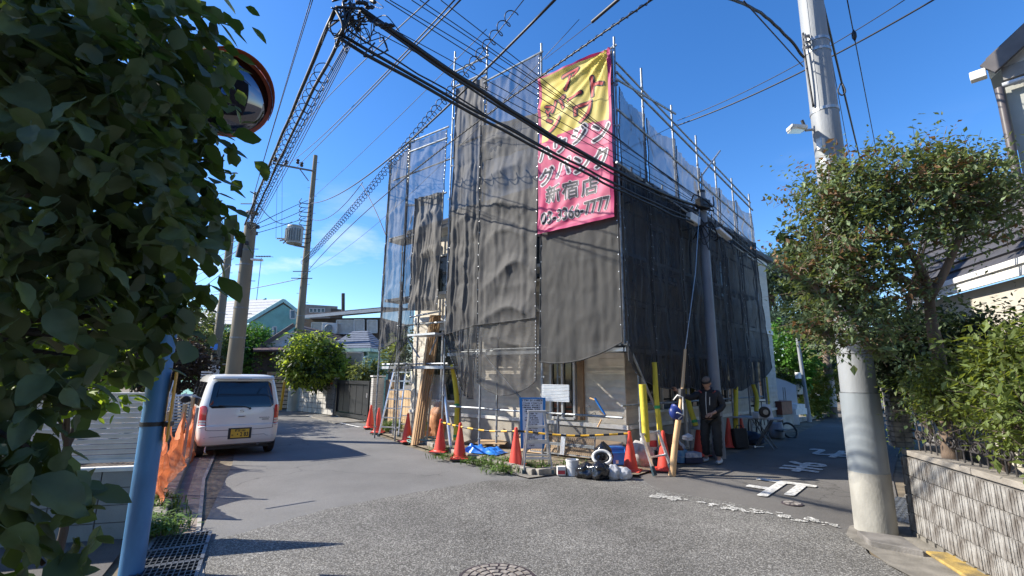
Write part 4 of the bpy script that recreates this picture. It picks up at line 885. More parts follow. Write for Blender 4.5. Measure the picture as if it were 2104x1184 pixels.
# ================================================================ CAR
def build_car():
    t=thing('parked_car','white boxy kei car parked by the left kerb, seen from behind','car',(-5.80,10.38,0),math.radians(37.5))
    M_paint=mat('car_white',(.76,.74,.68),.22,.02,3,coat=.6,spec=.5); M_cg=mat('car_glass',(.008,.009,.012),.04,.1,2,spec=.9); M_lens=mat('tail_red',(.50,.02,.02),.15,.1,3,coat=.5); M_clear=mat('tail_clear',(.60,.58,.55),.12,.1,9,coat=.5)
    K=[(.22,.66,-.30,3.05,.10),(.26,.70,-.40,3.14,.16),(.34,.725,-.44,3.16,.18),(.62,.7375,-.45,3.17,.2),(.64,.732,-.425,3.17,.2),(.86,.7375,-.42,3.16,.2),(1.0,.73,-.405,2.95,.2),(1.06,.72,-.39,2.55,.2),(1.2,.695,-.35,2.30,.2),(1.4,.655,-.285,1.98,.2),(1.52,.625,-.235,1.75,.2),(1.58,.60,-.20,1.6,.2),(1.62,.55,-.12,1.4,.2),(1.635,.45,0,1.2,.2)]
    def par(z):
        for a,b in zip(K,K[1:]):
            if a[0]<=z<=b[0]:
                f=(z-a[0])/(b[0]-a[0]); return [a[i]*(1-f)+b[i]*f for i in range(5)]
        return K[-1] if z>K[-1][0] else K[0]
    def ring(z,n=7):
        _,xh,y0,y1,r=par(z); P=[]
        for cx,cy,a0 in((xh-r,y0+r,-90),(xh-r,y1-r,0),(-xh+r,y1-r,90),(-xh+r,y0+r,180)):
            for i in range(n):
                a=math.radians(a0+90*i/(n-1)); P.append((cx+r*math.cos(a),cy+r*math.sin(a)))
        return P
    zs=[.22,.26,.30,.34,.42,.52,.62,.64,.7,.8,.86,.93,1.0,1.06,1.13,1.2,1.3,1.4,1.47,1.52,1.55,1.58,1.60,1.62,1.635]
    b=MB(); rows=[ring(z) for z in zs]; n=len(rows[0]); vs=[(p[0],p[1],z+(.012*(1-(p[0]/.7)**2) if z>1.6 else 0)) for z,r in zip(zs,rows) for p in r]
    fs=[(i*n+j,i*n+(j+1)%n,(i+1)*n+(j+1)%n,(i+1)*n+j) for i in range(len(zs)-1) for j in range(n)]+[tuple(range((len(zs)-1)*n,len(zs)*n)),tuple(range(n-1,-1,-1))]
    b.add(vs,fs); body=b.build('body',M_paint,t,world=False,smooth=35)
    def rear(x,z,o=0.):
        _,xh,y0,y1,r=par(z); ax=abs(x)-(xh-r)
        y=y0 if ax<=0 else y0+r-math.sqrt(max(0,r*r-min(ax,r*.999)**2)); return V(x,y-o,z)
    def side(s,y,z,o=0.):
        _,xh,y0,y1,r=par(z); return V(s*(xh+o),y,z)
    def rp(name,x0,x1,z0,z1,m,o=.004,th=.01,rc=.05,par_=None,tap=0.):
        """rounded panel on the tail"""
        P=[]
        for cx,cz_,a0 in((x1-rc,z0+rc,-90),(x1-rc,z1-rc,0),(x0+rc,z1-rc,90),(x0+rc,z0+rc,180)):
            for i in range(6):
                a=math.radians(a0+90*i/5); x=cx+rc*math.cos(a); z=cz_+rc*math.sin(a); f=(z-z0)/(z1-z0); P.append((x*(1-tap*f),z))
        b=MB(); 
        # fill as horizontal strips so that it follows the curved body
        N=14; 
        def xr(z):
            xs=[]
            for (xa,za),(xb,zb) in zip(P,P[1:]+P[:1]):
                if (za-z)*(zb-z)<=0 and abs(za-zb)>1e-9: xs.append(xa+(xb-xa)*(z-za)/(zb-za))
            return (min(xs),max(xs)) if xs else (0,0)
        def f(u,v):
            z=z0+(z1-z0)*min(.999,max(.001,v)); a,c=xr(z); return rear(a+(c-a)*u,z,o)
        b.grid(f,18,N); return b.build(name,m,par_ or t,world=False,smooth=True)
    rp('rear_window',-.60,.60,.97,1.50,M_cg,.006,tap=.12,rc=.07)
    # window seen-through interior hints are left dark; tailgate shut lines
    def line(name,pts,m=M_black,r=.0045):
        MB().tube(pts,r,6).build(name,m,t,world=False)
    gate=[(-.60,.95),(-.615,.80),(-.60,.60),(-.55,.545),(0,.535),(.55,.545),(.60,.60),(.615,.80),(.60,.95)]
    line('tailgate_seam',[rear(x,z,.001) for x,z in spline([V(x,0,z) for x,z in gate],5) and [(p.x,p.z) for p in spline([V(x,0,z) for x,z in gate],5)]])
    line('bumper_seam',[rear(x,.635,.002) for x in [-.72+.02*i for i in range(6)]]); line('bumper_seam',[rear(-x,.635,.002) for x in [-.72+.02*i for i in range(6)]])
    line('bumper_crease',[rear(x,z,.001) for x,z in ((-.62,.40),(-.5,.415),(-.2,.42))],mat('crease_shade',(.25,.25,.27),.4,.1,5)); line('bumper_crease',[rear(x,z,.001) for x,z in ((.2,.42),(.45,.425),(.5,.395),(.62,.39))],mat('crease_shade',(.25,.25,.27),.4,.1,5))  # grey lines paint the shade along the bumper creases
    for s in(-1,1):
        tl=rp('tail_light',.615*s if s>0 else -.728,.728 if s>0 else -.615,.60,1.02,M_lens,.012,rc=.03); rp('reversing_lens',.617 if s>0 else -.724,.724 if s>0 else -.617,.605,.70,M_clear,.016,rc=.02,par_=tl)
        rp('reversing_lens',.617 if s>0 else -.724,.724 if s>0 else -.617,.71,.74,M_clear,.016,rc=.01,par_=tl)
    # plate recess, plate, writing
    MB().box((-.0,-.452,.465),(.42,.012,.215)).build('plate_recess',M_black,t,world=False,bevel=.008)
    pl=MB().box((0,-.462,.465),(.33,.012,.165)).build('number_plate',mat('plate_yellow',(.68,.42,.03),.4,.05,4),t,world=False,bevel=.003)
    tb=MB(); fm=lambda x,y:V(x,-.4695,.465+y)
    text_on('野田 580',.05,fm,0,.052,bold=.0012,mb=tb); text_on('・2 83',.112,fm,.035,-.025,bold=.003,sx=.78,mb=tb); text_on('は',.045,fm,-.135,-.035,bold=.001,mb=tb)
    FR[pl]=FR[t]; tb.build('plate_text',mat('plate_ink',(.02,.015,.01),.5,.1,5),pl,world=False)
    MB().box((0,-.425,.80),(.15,.015,.045)).build('tailgate_handle',M_paint,t,world=False,bevel=.012)
    MB().box((0,-.434,.795),(.11,.006,.012)).build('handle_slot',M_black,t,world=False)
    # emblem: an angular S
    e=MB(); yy=rear(0,.905).y-.012
    for a,c in(((.035,.928),(-.02,.928)),((-.02,.928),(-.038,.912)),((-.038,.912),(.036,.898)),((.036,.898),(.02,.882)),((.02,.882),(-.035,.882))): e.beam(V(a[0],yy,a[1]),V(c[0],yy,c[1]),.010,.006,side=V(0,1,0))
    e.build('emblem',mat('chrome',(.6,.6,.62),.15,.05,5,metal=1),t,world=False)
    e=MB(); text_on('WAGON R',.04,lambda x,y:V(.43+x,rear(.43,.745).y-.004,.755+y),0,0,bold=.001,mb=e); e.build('badge_text',mat('badge_grey',(.2,.2,.22),.3,.1,5,metal=.6),t,world=False)
    MB().box((.45,rear(.45,.72).y-.004,.722),(.13,.006,.012)).build('badge_bar',M_black,t,world=False)
    # wiper
    MB().tube([rear(.13,.955,.03),rear(.05,.99,.04),rear(-.42,1.02,.03)],.008,6).build('wiper',M_black,t,world=False); MB().lathe([(.022,0),(.02,.03)],rear(.14,.95,.04),12,Matrix.Rotation(-1.57,3,'X')).build('wiper_hub',M_black,t,world=False)
    # roof spoiler with brake lamp
    b=MB(); b.grid(lambda u,v:V((u-.5)*1.16*(1-.03*v),-.235-.10*(1-v)-.0+.12*(2*u-1)**4*.5,1.545+.065*v+.02*math.sin(v*3.14)),20,6); b.build('roof_spoiler',M_paint,t,world=False,smooth=True,solid=.02)
    MB().box((0,-.335,1.548),(.26,.02,.022)).build('high_brake_lamp',mat('lamp_grey',(.25,.22,.22),.3,.1,5),t,world=False)
    # side glass, mirrors, door lines
    for s in(-1,1):
        for y0,y1 in((-.1,.42),(.5,1.2),(1.27,2.0)):
            b=MB(); b.grid(lambda u,v:side(s,y0+(y1-y0)*u-(0 if y1<1.9 else .28*v*u),1.0+.48*v,.004),4,4); b.build('side_window',M_cg,t,world=False,smooth=True)
        for y in(.46,1.235,2.15): line('door_seam',[side(s,y,z,.001) for z in(.34,.6,.8,1.0,1.06,1.3,1.5)])
        MB().lathe([(.01,-.02),(.07,-.015),(.085,.03),(.08,.07),(.05,.09)],(s*.84,1.98,1.05),16,Matrix.Rotation(-1.57,3,'X')@Matrix.Scale(1.35,3,(1,0,0))).build('side_mirror',M_black if s<0 else M_paint,t,world=False,smooth=40)
        MB().tube([(s*.70,2.0,1.02),(s*.80,2.0,1.03)],.02,8).build('mirror_arm',M_black,t,world=False)
        for y in(.0,2.36):
            w=MB(); R=Matrix.Rotation(math.pi/2,3,'Y'); w.lathe([(.16,-.075),(.24,-.08),(.275,-.055),(.278,0),(.275,.055),(.24,.08),(.16,.075)],(s*.64,y,.278),26,R)
            wo=w.build('wheel',mat('tyre',(.02,.02,.02),.8,.2,20,.2,80),t,world=False,smooth=40); MB().lathe([(.165,.06),(.155,.075),(.04,.05),(.0,.05)],(s*.64,y,.278),20,R if s>0 else Matrix.Rotation(-math.pi/2,3,'Y')).build('rim',M_steel,wo,world=False,smooth=30)
    b=MB(); b.box((0,1.2,.2),(1.2,2.9,.1)); b.build('underbody',M_black,t,world=False)
    MB().tube([(.36,-.38,.235),(.36,-.1,.24)],.028,10).build('exhaust_pipe',M_steeld,t,world=False)
    b=MB(); b.grid(lambda u,v:V((u-.5)*1.25*(1-.06*v),2.56-.62*v,1.05+.47*v),6,4); b.build('windscreen',M_cg,t,world=False)
    MB().tube([(-.56,-.36,.24),(-.57,-.37,.14),(-.555,-.36,.12)],.012,6).build('grounding_strap',M_white,t,world=False)
build_car()
# ================================================================ LEFT SIDE
M_block=mat('grey_block',(.25,.26,.26),.85,.08,4,.25,60); M_mortar=mat('mortar_dark',(.12,.12,.12),.9,.2,9)
Wp=V(-3.72,5.16,0); wa=math.atan2(-.16,-.52); wd=V(math.cos(wa),math.sin(wa),0); wn=V(-wd.y,wd.x,0); 
if wn.y>0: wn=-wn
wall=thing('block_wall','low grey concrete block wall under the silver louvre fence','wall',tuple(Wp),0)
MB().prism([Wp,Wp+wd*4.5,Wp+wd*4.5+V(0,0,.66),Wp+V(0,0,.66)],-wn*.10).build('mortar_core',M_mortar,wall)
for r in range(4):
    z0_=.02+r*.165
    for c in range(11):
        k0=.02+c*.40; MB().prism([Wp+wd*k0+V(0,0,z0_)+wn*.012,Wp+wd*(k0+.388)+V(0,0,z0_)+wn*.012,Wp+wd*(k0+.388)+V(0,0,z0_+.155)+wn*.012,Wp+wd*k0+V(0,0,z0_+.155)+wn*.012],-wn*(.05)).build('block',M_block,wall)
MB().prism([Wp+V(0,0,.67)+wn*.03,Wp+wd*4.5+V(0,0,.67)+wn*.03,Wp+wd*4.5+V(0,0,.70)+wn*.03,Wp+V(0,0,.70)+wn*.03],-wn*.15).build('coping',mat('coping_white',(.62,.62,.60),.7,.1,6),wall)
M_slat=mat('silver_slat',(.62,.62,.63),.45,.1,5,metal=.15)
fen=thing('louvre_fence','silver horizontal louvre fence standing on the grey block wall','fence',tuple(Wp+V(0,0,.75)))
for i in range(13):
    z=.80+i*.052; MB().box(Wp+wd*2.25+V(0,0,z)-wn*.05,(4.5,.045,.010),Matrix.Rotation(wa,3,'Z')@Matrix.Rotation(1.2,3,'X')).build('slat',M_slat,fen)
for k in(.02,1.5,3.0,4.4): MB().box(Wp+wd*k+V(0,0,1.09)-wn*.09,(.04,.03,.80),wa).build('post',M_slat,fen)
MB().box(Wp+wd*2.25+V(0,0,.765)-wn*.05,(4.5,.05,.03),wa).build('bottom_rail',M_slat,fen)
# farther louvre fence
f2=thing('louvre_fence','farther pale louvre fence across the lot in front of the dark hedge','fence',tuple(at(300,860,13)))
a=at(60,806,11.5); c=at(424,806,15.0); a.z=c.z=0; d=(c-a).normalized(); fl=(c-a).length; fa=math.atan2(d.y,d.x)
for i in range(12):
    z=.30+i*.075; MB().box((a+c)/2+V(0,0,z),(fl,.05,.012),Matrix.Rotation(fa,3,'Z')@Matrix.Rotation(.9,3,'X')).build('slat',M_slat,f2)
for i in range(14): MB().box(a+d*fl*i/13+V(0,0,.6)+V(-d.y,d.x,0)*.05,(.04,.04,1.15),fa).build('post',M_slat,f2)
MB().box((a+c)/2+V(0,0,.15),(fl,.1,.3),fa).build('base_wall',M_block,f2)
f3=thing('louvre_screen','narrow silver louvre screen beside the dark hedge behind the car','fence',tuple(at(418,830,16)))
for i in range(22):
    z=.1+i*.075; MB().prism([at(409,800,16.4)*1+V(0,0,0),at(430,800,16.8)][:0] or [V(at(409,800,16.4).x,at(409,800,16.4).y,z),V(at(430,800,16.8).x,at(430,800,16.8).y,z),V(at(430,800,16.8).x,at(430,800,16.8).y,z+.045),V(at(409,800,16.4).x,at(409,800,16.4).y,z+.045)],(.0,.02,0)).build('slat',M_slat,f3)
# blue mirror pole
M_blue=mat('pole_blue',(.06,.17,.34),.45,.12,5,.12,40,col2=(.075,.225,.45),stretch=(1,1,.4),detail=9)
mp_=thing('traffic_mirror','blue pole with an orange rimmed round traffic mirror, half hidden by leaves','traffic mirror',(-3.13,4.28,0))
MB().tube([(-3.13,4.28,0),(-3.13,4.28,5.0)],.088,28).build('pole',M_blue,mp_,smooth=40)
MB().tube([(-3.13,4.28,1.20),(-3.13,4.28,1.235)],.094,28).build('clamp_band',M_black,mp_,smooth=40)
a=at(331,905,5.32); c=at(352,765,5.32); a=V(-3.03,4.35,a.z); c=V(-3.03,4.35,c.z)
MB().beam(a,c,.26,.012,side=V(-.53,.85,0)).build('sign_plate',mat('plate_orange',(.60,.30,.03),.5,.1,6),mp_)
MB().box((-3.07,4.32,1.21),(.14,.10,.04),.3).build('plate_bracket',M_black,mp_)
mc=at(462,192,5.25); R=Matrix(((0,0,0),)*3); nd=(V(.55,-.80,-.22)).normalized(); R=nd.to_track_quat('Z','Y').to_matrix()
MB().lathe([(.405*math.sin(a_),.44/ math.sin(.42)*(math.cos(a_*.42/1.5708)-1)+.08) for a_ in [x*1.5708/12 for x in range(12,-1,-1)]],mc,40,R).build('mirror_face',mat('mirror',(.11,.12,.16),.04,.02,2,metal=1),mp_,smooth=True)
MB().lathe([(.40,.01),(.425,.02),(.435,.0),(.425,-.04),(.30,-.10),(.05,-.13)],mc,40,R).build('rim_shell',mat('mirror_orange',(.33,.07,.03),.5,.12,5),mp_,smooth=30)
hb=MB(); 
def hoodf(u,v):
    a=math.radians(-20+130*u); rr_=.44; p=Vector((math.cos(a)*rr_,math.sin(a)*rr_,-.03+.20*v*math.sin(math.pi*u)**.7+.01)); return mc+R@p
hb.grid(hoodf,22,4); hb.build('hood',mat('mirror_orange',(.62,.11,.03)),mp_,smooth=True,solid=.008)
MB().tube([mc-nd*.1,V(-3.13,4.28,mc.z-.05)],.03,10).build('bracket',M_steeld,mp_)
# orange safety net on stakes
M_onet=mat('orange_net',(.72,.20,.07),.75,.15,9,.3,60,transl=.3,trans=.14,stretch=(1,1,3),alpha_noise=.10)
on=thing('safety_fence','torn orange safety netting strung between stakes on the left verge','safety fence',(-5.0,7.6,.02))
S0=[g(296,1062),g(322,1018),g(362,962),g(385,932),g(404,910)]; HT=[.80,1.0,.98,1.02,1.0]
for i in range(4):
    def f(u,v,i=i):
        p=S0[i].lerp(S0[i+1],u); h=HT[i]*(1-u)+HT[i+1]*u; sag=[.28,.38,.50,.45][i]*4*u*(1-u); top=h-sag; z=top*(1-v)+.02*v
        o=.10*noise.noise(Vector((u*3+i*7,v*2,0)))+.05*noise.noise(Vector((u*9,v*7+i,0)))+.07*math.sin(v*7+u*3)*u*(1-u)*4
        return p+V(.8,.45,0)*o+V(.12*v,.04*v,z)
    MB().grid(f,22,22).build('net_panel',M_onet,on,smooth=True)
for i,(p,h) in enumerate(zip(S0,HT)): MB().beam(p,p+V(random.uniform(-.05,.05),random.uniform(-.05,.05),h+(.12 if i else .0)),.06,.045).build('stake',M_wood,on)
g1=thing('leaning_rods','two thin aluminium angle rods leaning together by the orange netting','metal rods',(-4.5,7.0,0))
for dx in(0,6): MB().beam(at(336+dx*.5,858,7.9),at(357+dx,783,8.4),.028,.012).build('rod',M_steel,g1)
g2=thing('thin_stakes','two thin pale stakes standing in the verge near the car','stake',(-5.8,9.0,0))
for p,h in((V(-5.75,8.7,0),1.05),(V(-5.95,9.2,0),1.02)): MB().beam(p,p+V(.03,0,h),.035,.03).build('stake_shaft',mat('grey_wood',(.36,.33,.29),.8,.2,5),g2)
tarp('dark leaf litter and scraps along the orange netting',V(-5.35,7.6,.02),.5,2.2,.10,mat('litter',(.10,.075,.055),.9,.5,9,.6,20),9,.52,'litter_pile','litter')
# ================================================================ UTILITY POLES
M_cpole=mat('concrete_pole',(.17,.15,.11),.85,.15,2.5,.2,40,stretch=(1,1,.25)); M_gpole=mat('grey_pole',(.25,.265,.28),.6,.14,2.6,.15,40,stretch=(1,1,.35))
def upole(label,px,D,z1,r0,r1,m=M_cpole,rungs=True,bands=(),lean=(0,0),name='utility_pole'):
    p=at(px[0],px[1],D); p.z=0; t=thing(name,label,'utility pole',tuple(p)); top=p+V(lean[0],lean[1],z1)
    MB().tube([p,p.lerp(top,.5),top],[r0,(r0+r1)/2,r1],24).build('shaft',m,t,smooth=40)
    if rungs:
        z=1.9
        i=0
        while z<z1-.3:
            c=p.lerp(top,z/z1); rr=r0+(r1-r0)*z/z1; s=1 if i%2 else -1; MB().tube([c+V(s*rr*.9,0,0),c+V(s*(rr+.13),0,0)],.009,6).build('step_rung',M_steeld,t); z+=.45; i+=1
    for z in bands:
        c=p.lerp(top,z/z1); rr=r0+(r1-r0)*z/z1; MB().tube([c-V(0,0,.02),c+V(0,0,.02)],rr+.008,20).build('steel_band',M_steel if m is M_gpole else M_steeld,t,smooth=40)
    return t,p,top
# big right pole
BP,bp0,bp1=upole('huge smooth grey utility pole at the right corner, nearest to the camera',(1800,1090),6.89,9.3,.188,.130,M_gpole,False,(2.9,4.35,5.05,5.9,6.05))
MB().tube([bp0+V(0,0,.0),bp0+V(0,0,.64)],.197,28).build('concrete_foot',mat('pole_foot_concrete',(.30,.29,.26),.85,.15,5,.2,50,stretch=(1,1,.5)),BP,smooth=40)
MB().tube([bp0+V(0,0,1.50),bp0+V(0,0,1.51)],.194,28).build('sleeve_joint',M_steeld,BP,smooth=40); MB().tube([bp0+V(0,0,.64),bp0+V(0,0,1.5)],.1925,28).build('steel_sleeve',mat('sleeve_grey',(.22,.245,.265),.5,.10,3,.1,30,stretch=(1,1,.3)),BP,smooth=40)
for sx_ in(-1,1): MB().tube([bp0+V(sx_*.05-.1,-.13,5.0+i*.35) for i in range(13)],.008,6).build('conduit',M_gpole,BP)
# street lamp on it
la=at(1655,268,6.75); lb=at(1622,267,6.3); sl_=thing('street_lamp','small white street lamp clamped to the big right pole','street lamp',tuple(la))
MB().tube([bp0+V(-.05,0,la.z+.02),la],.018,8).build('arm',M_steel,sl_); MB().prism([lb+V(0,-.07,0),la+V(0,-.06,.0),la+V(0,.06,0),lb+V(0,.07,0)],(0,0,.05)).build('lamp_head',M_white,sl_,bevel=.012); MB().prism([lb+V(.01,-.06,-.02),la+V(-.04,-.05,-.02),la+V(-.04,.05,-.02),lb+V(.01,.06,-.02)],(0,0,.02)).build('lens',mat('lamp_lens',(.5,.5,.46),.2,.1,5),sl_)
MB().tube([la+V(0,0,.03),la+V(-.03,0,.14)],.018,8).build('sensor',M_black,sl_)
for z,n in((5.95,3),(6.8,2)):
    for i in range(n): a_=i*1.9; MB().tube([bp0+V(-.14,-.08,z+i*.08),bp0+V(-.24,-.12,z+i*.08-.05)],.02,8).build('insulator',mat('insulator_grey',(.20,.20,.21),.3,.1,5),BP,smooth=40)
b=MB(); b.box(bp0+V(-.16,-.10,4.55),(.10,.07,.16),.4); b.build('clamp_bracket',M_steel,BP,bevel=.01)
b=MB(); b.tube(spline([bp0+V(-.17,-.02,6.2),bp0+V(-.2,-.05,5.9),bp0+V(-.19,-.06,5.4),bp0+V(-.17,-.05,5.1)],6),.012,8); b.build('black_jumper',M_cable,BP,smooth=True)
# mid pole in front of the shaded net
mpp=min((down_ for down_ in [Vector((at(1455,600,9+.05*i).x,at(1455,600,9+.05*i).y,0)) for i in range(120)]),key=lambda p:abs((p-PRn.P).dot(PRn.n)-.42)); print('midpole',mpp)
MPt=thing('utility_pole','slim grey utility pole before the shaded netting, cable boxes at its top','utility pole',tuple(mpp)); Dm=math.hypot(mpp.x,mpp.y); ztop=at(1437,398,Dm).z
MB().tube([mpp,mpp+V(0,0,ztop)],[.13,.085],20).build('shaft',mat('pole_blue_grey',(.20,.22,.25),.6,.1,2,.1,30),MPt,smooth=40)
MB().tube([mpp+V(0,0,ztop),mpp+V(0,0,ztop+.06)],.09,16).build('cap',M_black,MPt)
zb_=at(1440,425,Dm).z; MB().box(mpp+V(-.05,-.16,zb_),(.34,.16,.22),.5).build('splice_box',M_black,MPt,bevel=.02)
zl=at(1428,458,Dm).z; MB().box(mpp+V(-.30,-.18,zl),(.36,.14,.20),Matrix.Rotation(.6,3,'Z')@Matrix.Rotation(.2,3,'Y')).build('white_box',M_white,MPt,bevel=.015)
MB().box(mpp+V(.42,-.05,at(1465,480,Dm).z),(.5,.13,.07),Matrix.Rotation(.6,3,'Z')@Matrix.Rotation(.35,3,'Y')).build('lamp_arm_head',M_white,MPt,bevel=.015)
for i in range(14):
    z=ztop-.15-random.random()*.9; a_=random.uniform(0,6.28); r_=random.uniform(.12,.28); c=mpp+V(0,-.05,z)
    MB().tube(spline([c+V(r_*math.cos(a_+q5*.9),r_*math.sin(a_+q5*.9),random.uniform(-.18,.18)) for q5 in range(5)],6),random.choice((.008,.012,.016)),6).build('cable_loop',M_cable,MPt,smooth=True)
for q5 in(0,1,2): MB().tube(spline([mpp+V(-.12,-.1,zl-.1),mpp+V(-.25+q5*.12,-.2,zl-.45-.12*q5),mpp+V(.05,-.14,zl-.35-.1*q5),mpp+V(.16,-.1,zl+.15)],8),.012,6).build('drip_loop',M_cable,MPt,smooth=True)
# left poles
PA,pa0,pa1=upole('thick old concrete pole standing right behind the white car',(468,870),14.6,at(507,458,14.6).z,.215,.15,bands=(2.6,3.4,4.6,5.0,6.1))
MB().tube([pa1+V(0,0,-.2),pa1+V(.03,0,at(519,395,14.6).z-pa1.z)],.045,10).build('top_extension',M_steeld,PA,smooth=40); MB().tube([pa1+V(-.35,0,at(514,418,14.6).z-pa1.z),pa1+V(.1,0,at(514,418,14.6).z-pa1.z)],.015,8).build('cross_pin',M_steeld,PA)
for i in range(5):
    a_=i*1.25; c=pa1+V(.17*math.cos(a_),.17*math.sin(a_),-.1-.13*i); MB().box(c,(.14,.08,.10),a_).build('line_clamp',M_black,PA,bevel=.01)
MB().tube([pa1+V(-.12,-.1,-.5),pa1+V(-.16,-.12,-1.0)],.09,12).build('splice_closure',M_black,PA,smooth=40)
l2=at(528,534,14.4); MB().tube([pa1+V(0,0,l2.z-pa1.z),l2],.015,6).build('lamp_arm',M_steel,PA); MB().box(l2,(.3,.12,.05),.2).build('street_lamp_head',M_white,PA,bevel=.01)
PB,pb0,pb1=upole('thinner concrete pole with a square bracket frame, left of the thick pole',(435,800),23.5,at(471,455,23.5).z,.19,.13,bands=(2.,3.,4.2,6.3,7.2))
q6=[at(452,470,23.4),at(437,468,23.2),at(436,496,23.2),at(462,502,23.4)]
for a,c in((0,1),(1,2),(2,3)): MB().tube([q6[a],q6[c]],.035,8).build('bracket_bar',M_steeld,PB)
MB().tube([q6[0],at(468,476,23.4)],.035,8).build('bracket_bar',M_steeld,PB)
for i in range(8): c=at(438+i*3.2,486+(i%3)*7,23.2); MB().tube(spline([c+V(0,0,.2),c+V(.14,0,0),c+V(-.05,0,-.25)],5),.015,6).build('jumper_wire',M_cable,PB,smooth=True)
MB().tube([pb0+V(0,0,0),pb0+V(0,0,2.0)],.2,20).build('white_base_wrap',mat('pole_wrap',(.55,.55,.56),.6,.1,4),PB,smooth=40); MB().box(pb0+V(0,-.2,2.75),(.28,.03,.25)).build('blue_sign',mat('cooler_blue',(0,0,0)),PB)
PC,pc0,pc1=upole('tall tapered concrete pole carrying a grey transformer, beside the block wall',(600,845),24.6,at(638,318,24.6).z,.22,.10,bands=(1.8,3.1,4.4,6.5,7.6,8.4,9.2,10.3))
D_=24.4
MB().tube([at(560,336,D_-.3),at(646,352,D_)],.05,8).build('crossarm',M_steeld,PC); MB().tube([at(614,345,D_),at(634,372,D_)],.025,8).build('arm_brace',M_steeld,PC)
for x,y in((566,328),(588,334),(620,338),(612,332)): MB().lathe([(.06,-.12),(.09,-.06),(.05,0),(.09,.06),(.05,.12)],at(x,y,D_),10).build('insulator',M_black,PC,smooth=40)
tp=at(606,483,D_-.3); MB().lathe([(.30,-.46),(.36,-.44),(.36,.34),(.38,.36),(.36,.42),(.12,.46)],tp,22).build('transformer_tank',mat('transformer_grey',(.30,.32,.32),.5,.1,4),PC,smooth=35)
for i in range(9): a_=math.radians(-150+i*15); MB().box(tp+V(.39*math.cos(a_),.39*math.sin(a_),-.05),(.10,.02,.62),a_).build('cooling_fin',mat('transformer_grey',(.3,.3,.3)),PC)
MB().tube([tp+V(0,0,-.5),at(626,508,D_)],.05,8).build('transformer_bracket',M_steeld,PC)
for x,y in((574,495),(582,500),(588,492),(568,490)): MB().tube([at(x,y,D_-.3),tp+V(-.3,0,-.2)],.035,8).build('switch_arm',M_steel,PC)
for y,w_ in((558,.42),(572,.5)): c=at(620,y,D_-.2); MB().tube([c-V(w_,0,0),c+V(w_,0,0)],.02,8).build('rack_bar',M_black,PC)
for i in range(10): c=at(628,412+i*9,D_-.2); MB().tube(spline([c+V(-.2,0,.1),c+V(-.3,0,-.1),c+V(.2,0,-.15),c+V(.25,0,.15)],4),.02,6).build('cable_loop',M_cable,PC,smooth=True)
MB().tube([pc0,pc0+V(0,0,1.9)],.232,20).build('pale_base_wrap',mat('pole_wrap2',(.42,.42,.38),.8,.1,4),PC,smooth=40)
# ================================================================ OVERHEAD CABLES
def solve(A,m,B):
    a,c=at(*A),at(*B)
    if m is None: return a,c,0,.5
    lo,hi=0.,1.; fa=pr(a)[0]<pr(c)[0]
    for _ in range(40):
        t=(lo+hi)/2; x=pr(a.lerp(c,t))[0]
        if (x<m[0])==fa: lo=t
        else: hi=t
    p=a.lerp(c,t); z=at(m[0],m[1],math.hypot(p.x,p.y)).z; s=(p.z-z)/(4*t*(1-t)+1e-6); return a,c,s,t
def cable(label,A,m,B,r,group=None,n=28,wiggle=0.,name='overhead_cable'):
    a,c,s,_=solve(A,m,B); pts=[]
    for i in range(n+1):
        t=i/n; p=a.lerp(c,t)-V(0,0,s*4*t*(1-t)); 
        if wiggle: p+=V(noise.noise(Vector((t*9,A[0],0))),noise.noise(Vector((t*9,0,A[1]+3))),noise.noise(Vector((t*11,A[0]+5,1))))*wiggle
        pts.append(p)
    MB().tube(pts,r,6).build(name,M_cable,None,label,'cable',group,smooth=True); return pts
def helix(label,A,m,B,r,R_,turns,group=None,t0=0,t1=1):
    a,c,s,_=solve(A,m,B); pts=[]; d=(c-a).normalized(); x=d.cross(V(0,0,1)).normalized(); y=x.cross(d)
    N=turns*12
    for i in range(N+1):
        t=t0+(t1-t0)*i/N; p=a.lerp(c,t)-V(0,0,s*4*t*(1-t)); w=2*math.pi*turns*i/N; pts.append(p+(x*math.cos(w)+y*math.sin(w))*R_)
    MB().tube(pts,r,5).build('spiral_wire',M_cable,None,label,'cable',group,smooth=True)
Dm2=Dm-.1
G='cables strung from the upper left junction across the house front'
pm=cable('thickest black cable bundle crossing diagonally in front of the pink banner',(742,20,5.0),(1116,268),(1436,425,Dm2),.034,G,wiggle=.02)
cable('second cable riding just under the thickest bundle across the banner',(752,34,5.0),(1116,276),(1436,432,Dm2),.016,G,wiggle=.03)
cable('thick lower cable pair sagging from the junction across the netting, upper strand',(702,72,5.0),(1116,303),(1434,455,Dm2),.020,G,wiggle=.02)
cable('thick lower cable pair sagging from the junction across the netting, lower strand',(700,80,5.0),(1116,312),(1434,462,Dm2),.022,G,wiggle=.03)
cable('wrapped branch cable joining the lower pair at the junction',(712,60,5.0),(940,200),(1270,380,8.6),.011,G,wiggle=.03)
Gp='thin parallel lines running from the top of the photo to the mid pole'
for i,(x0,y0,ym) in enumerate(((790,0,205),(800,0,190),(845,0,178),(862,0,172),(905,0,160),(770,40,225),(765,62,240))):
    cable('thin power line to the mid pole, %s'%['third from the top edge','second lowest at the photo top, left start','fourth at the photo top','fifth at the photo top','rightmost at the photo top','starting at the junction, upper','starting at the junction, lower'][i],(x0,y0,5.1+i*.12),(1116,ym+i),(1437,405+i*3,Dm2),.0065,Gp)
cable('long black cable falling from top centre left to the transformer pole',(1142,-2,5.2),(925,215),(638,418,24.3),.018)
cable('long black cable from the top right of centre down to the transformer pole foot rack',(1345,-4,5.4),(925,292),(620,572,24.3),.013)
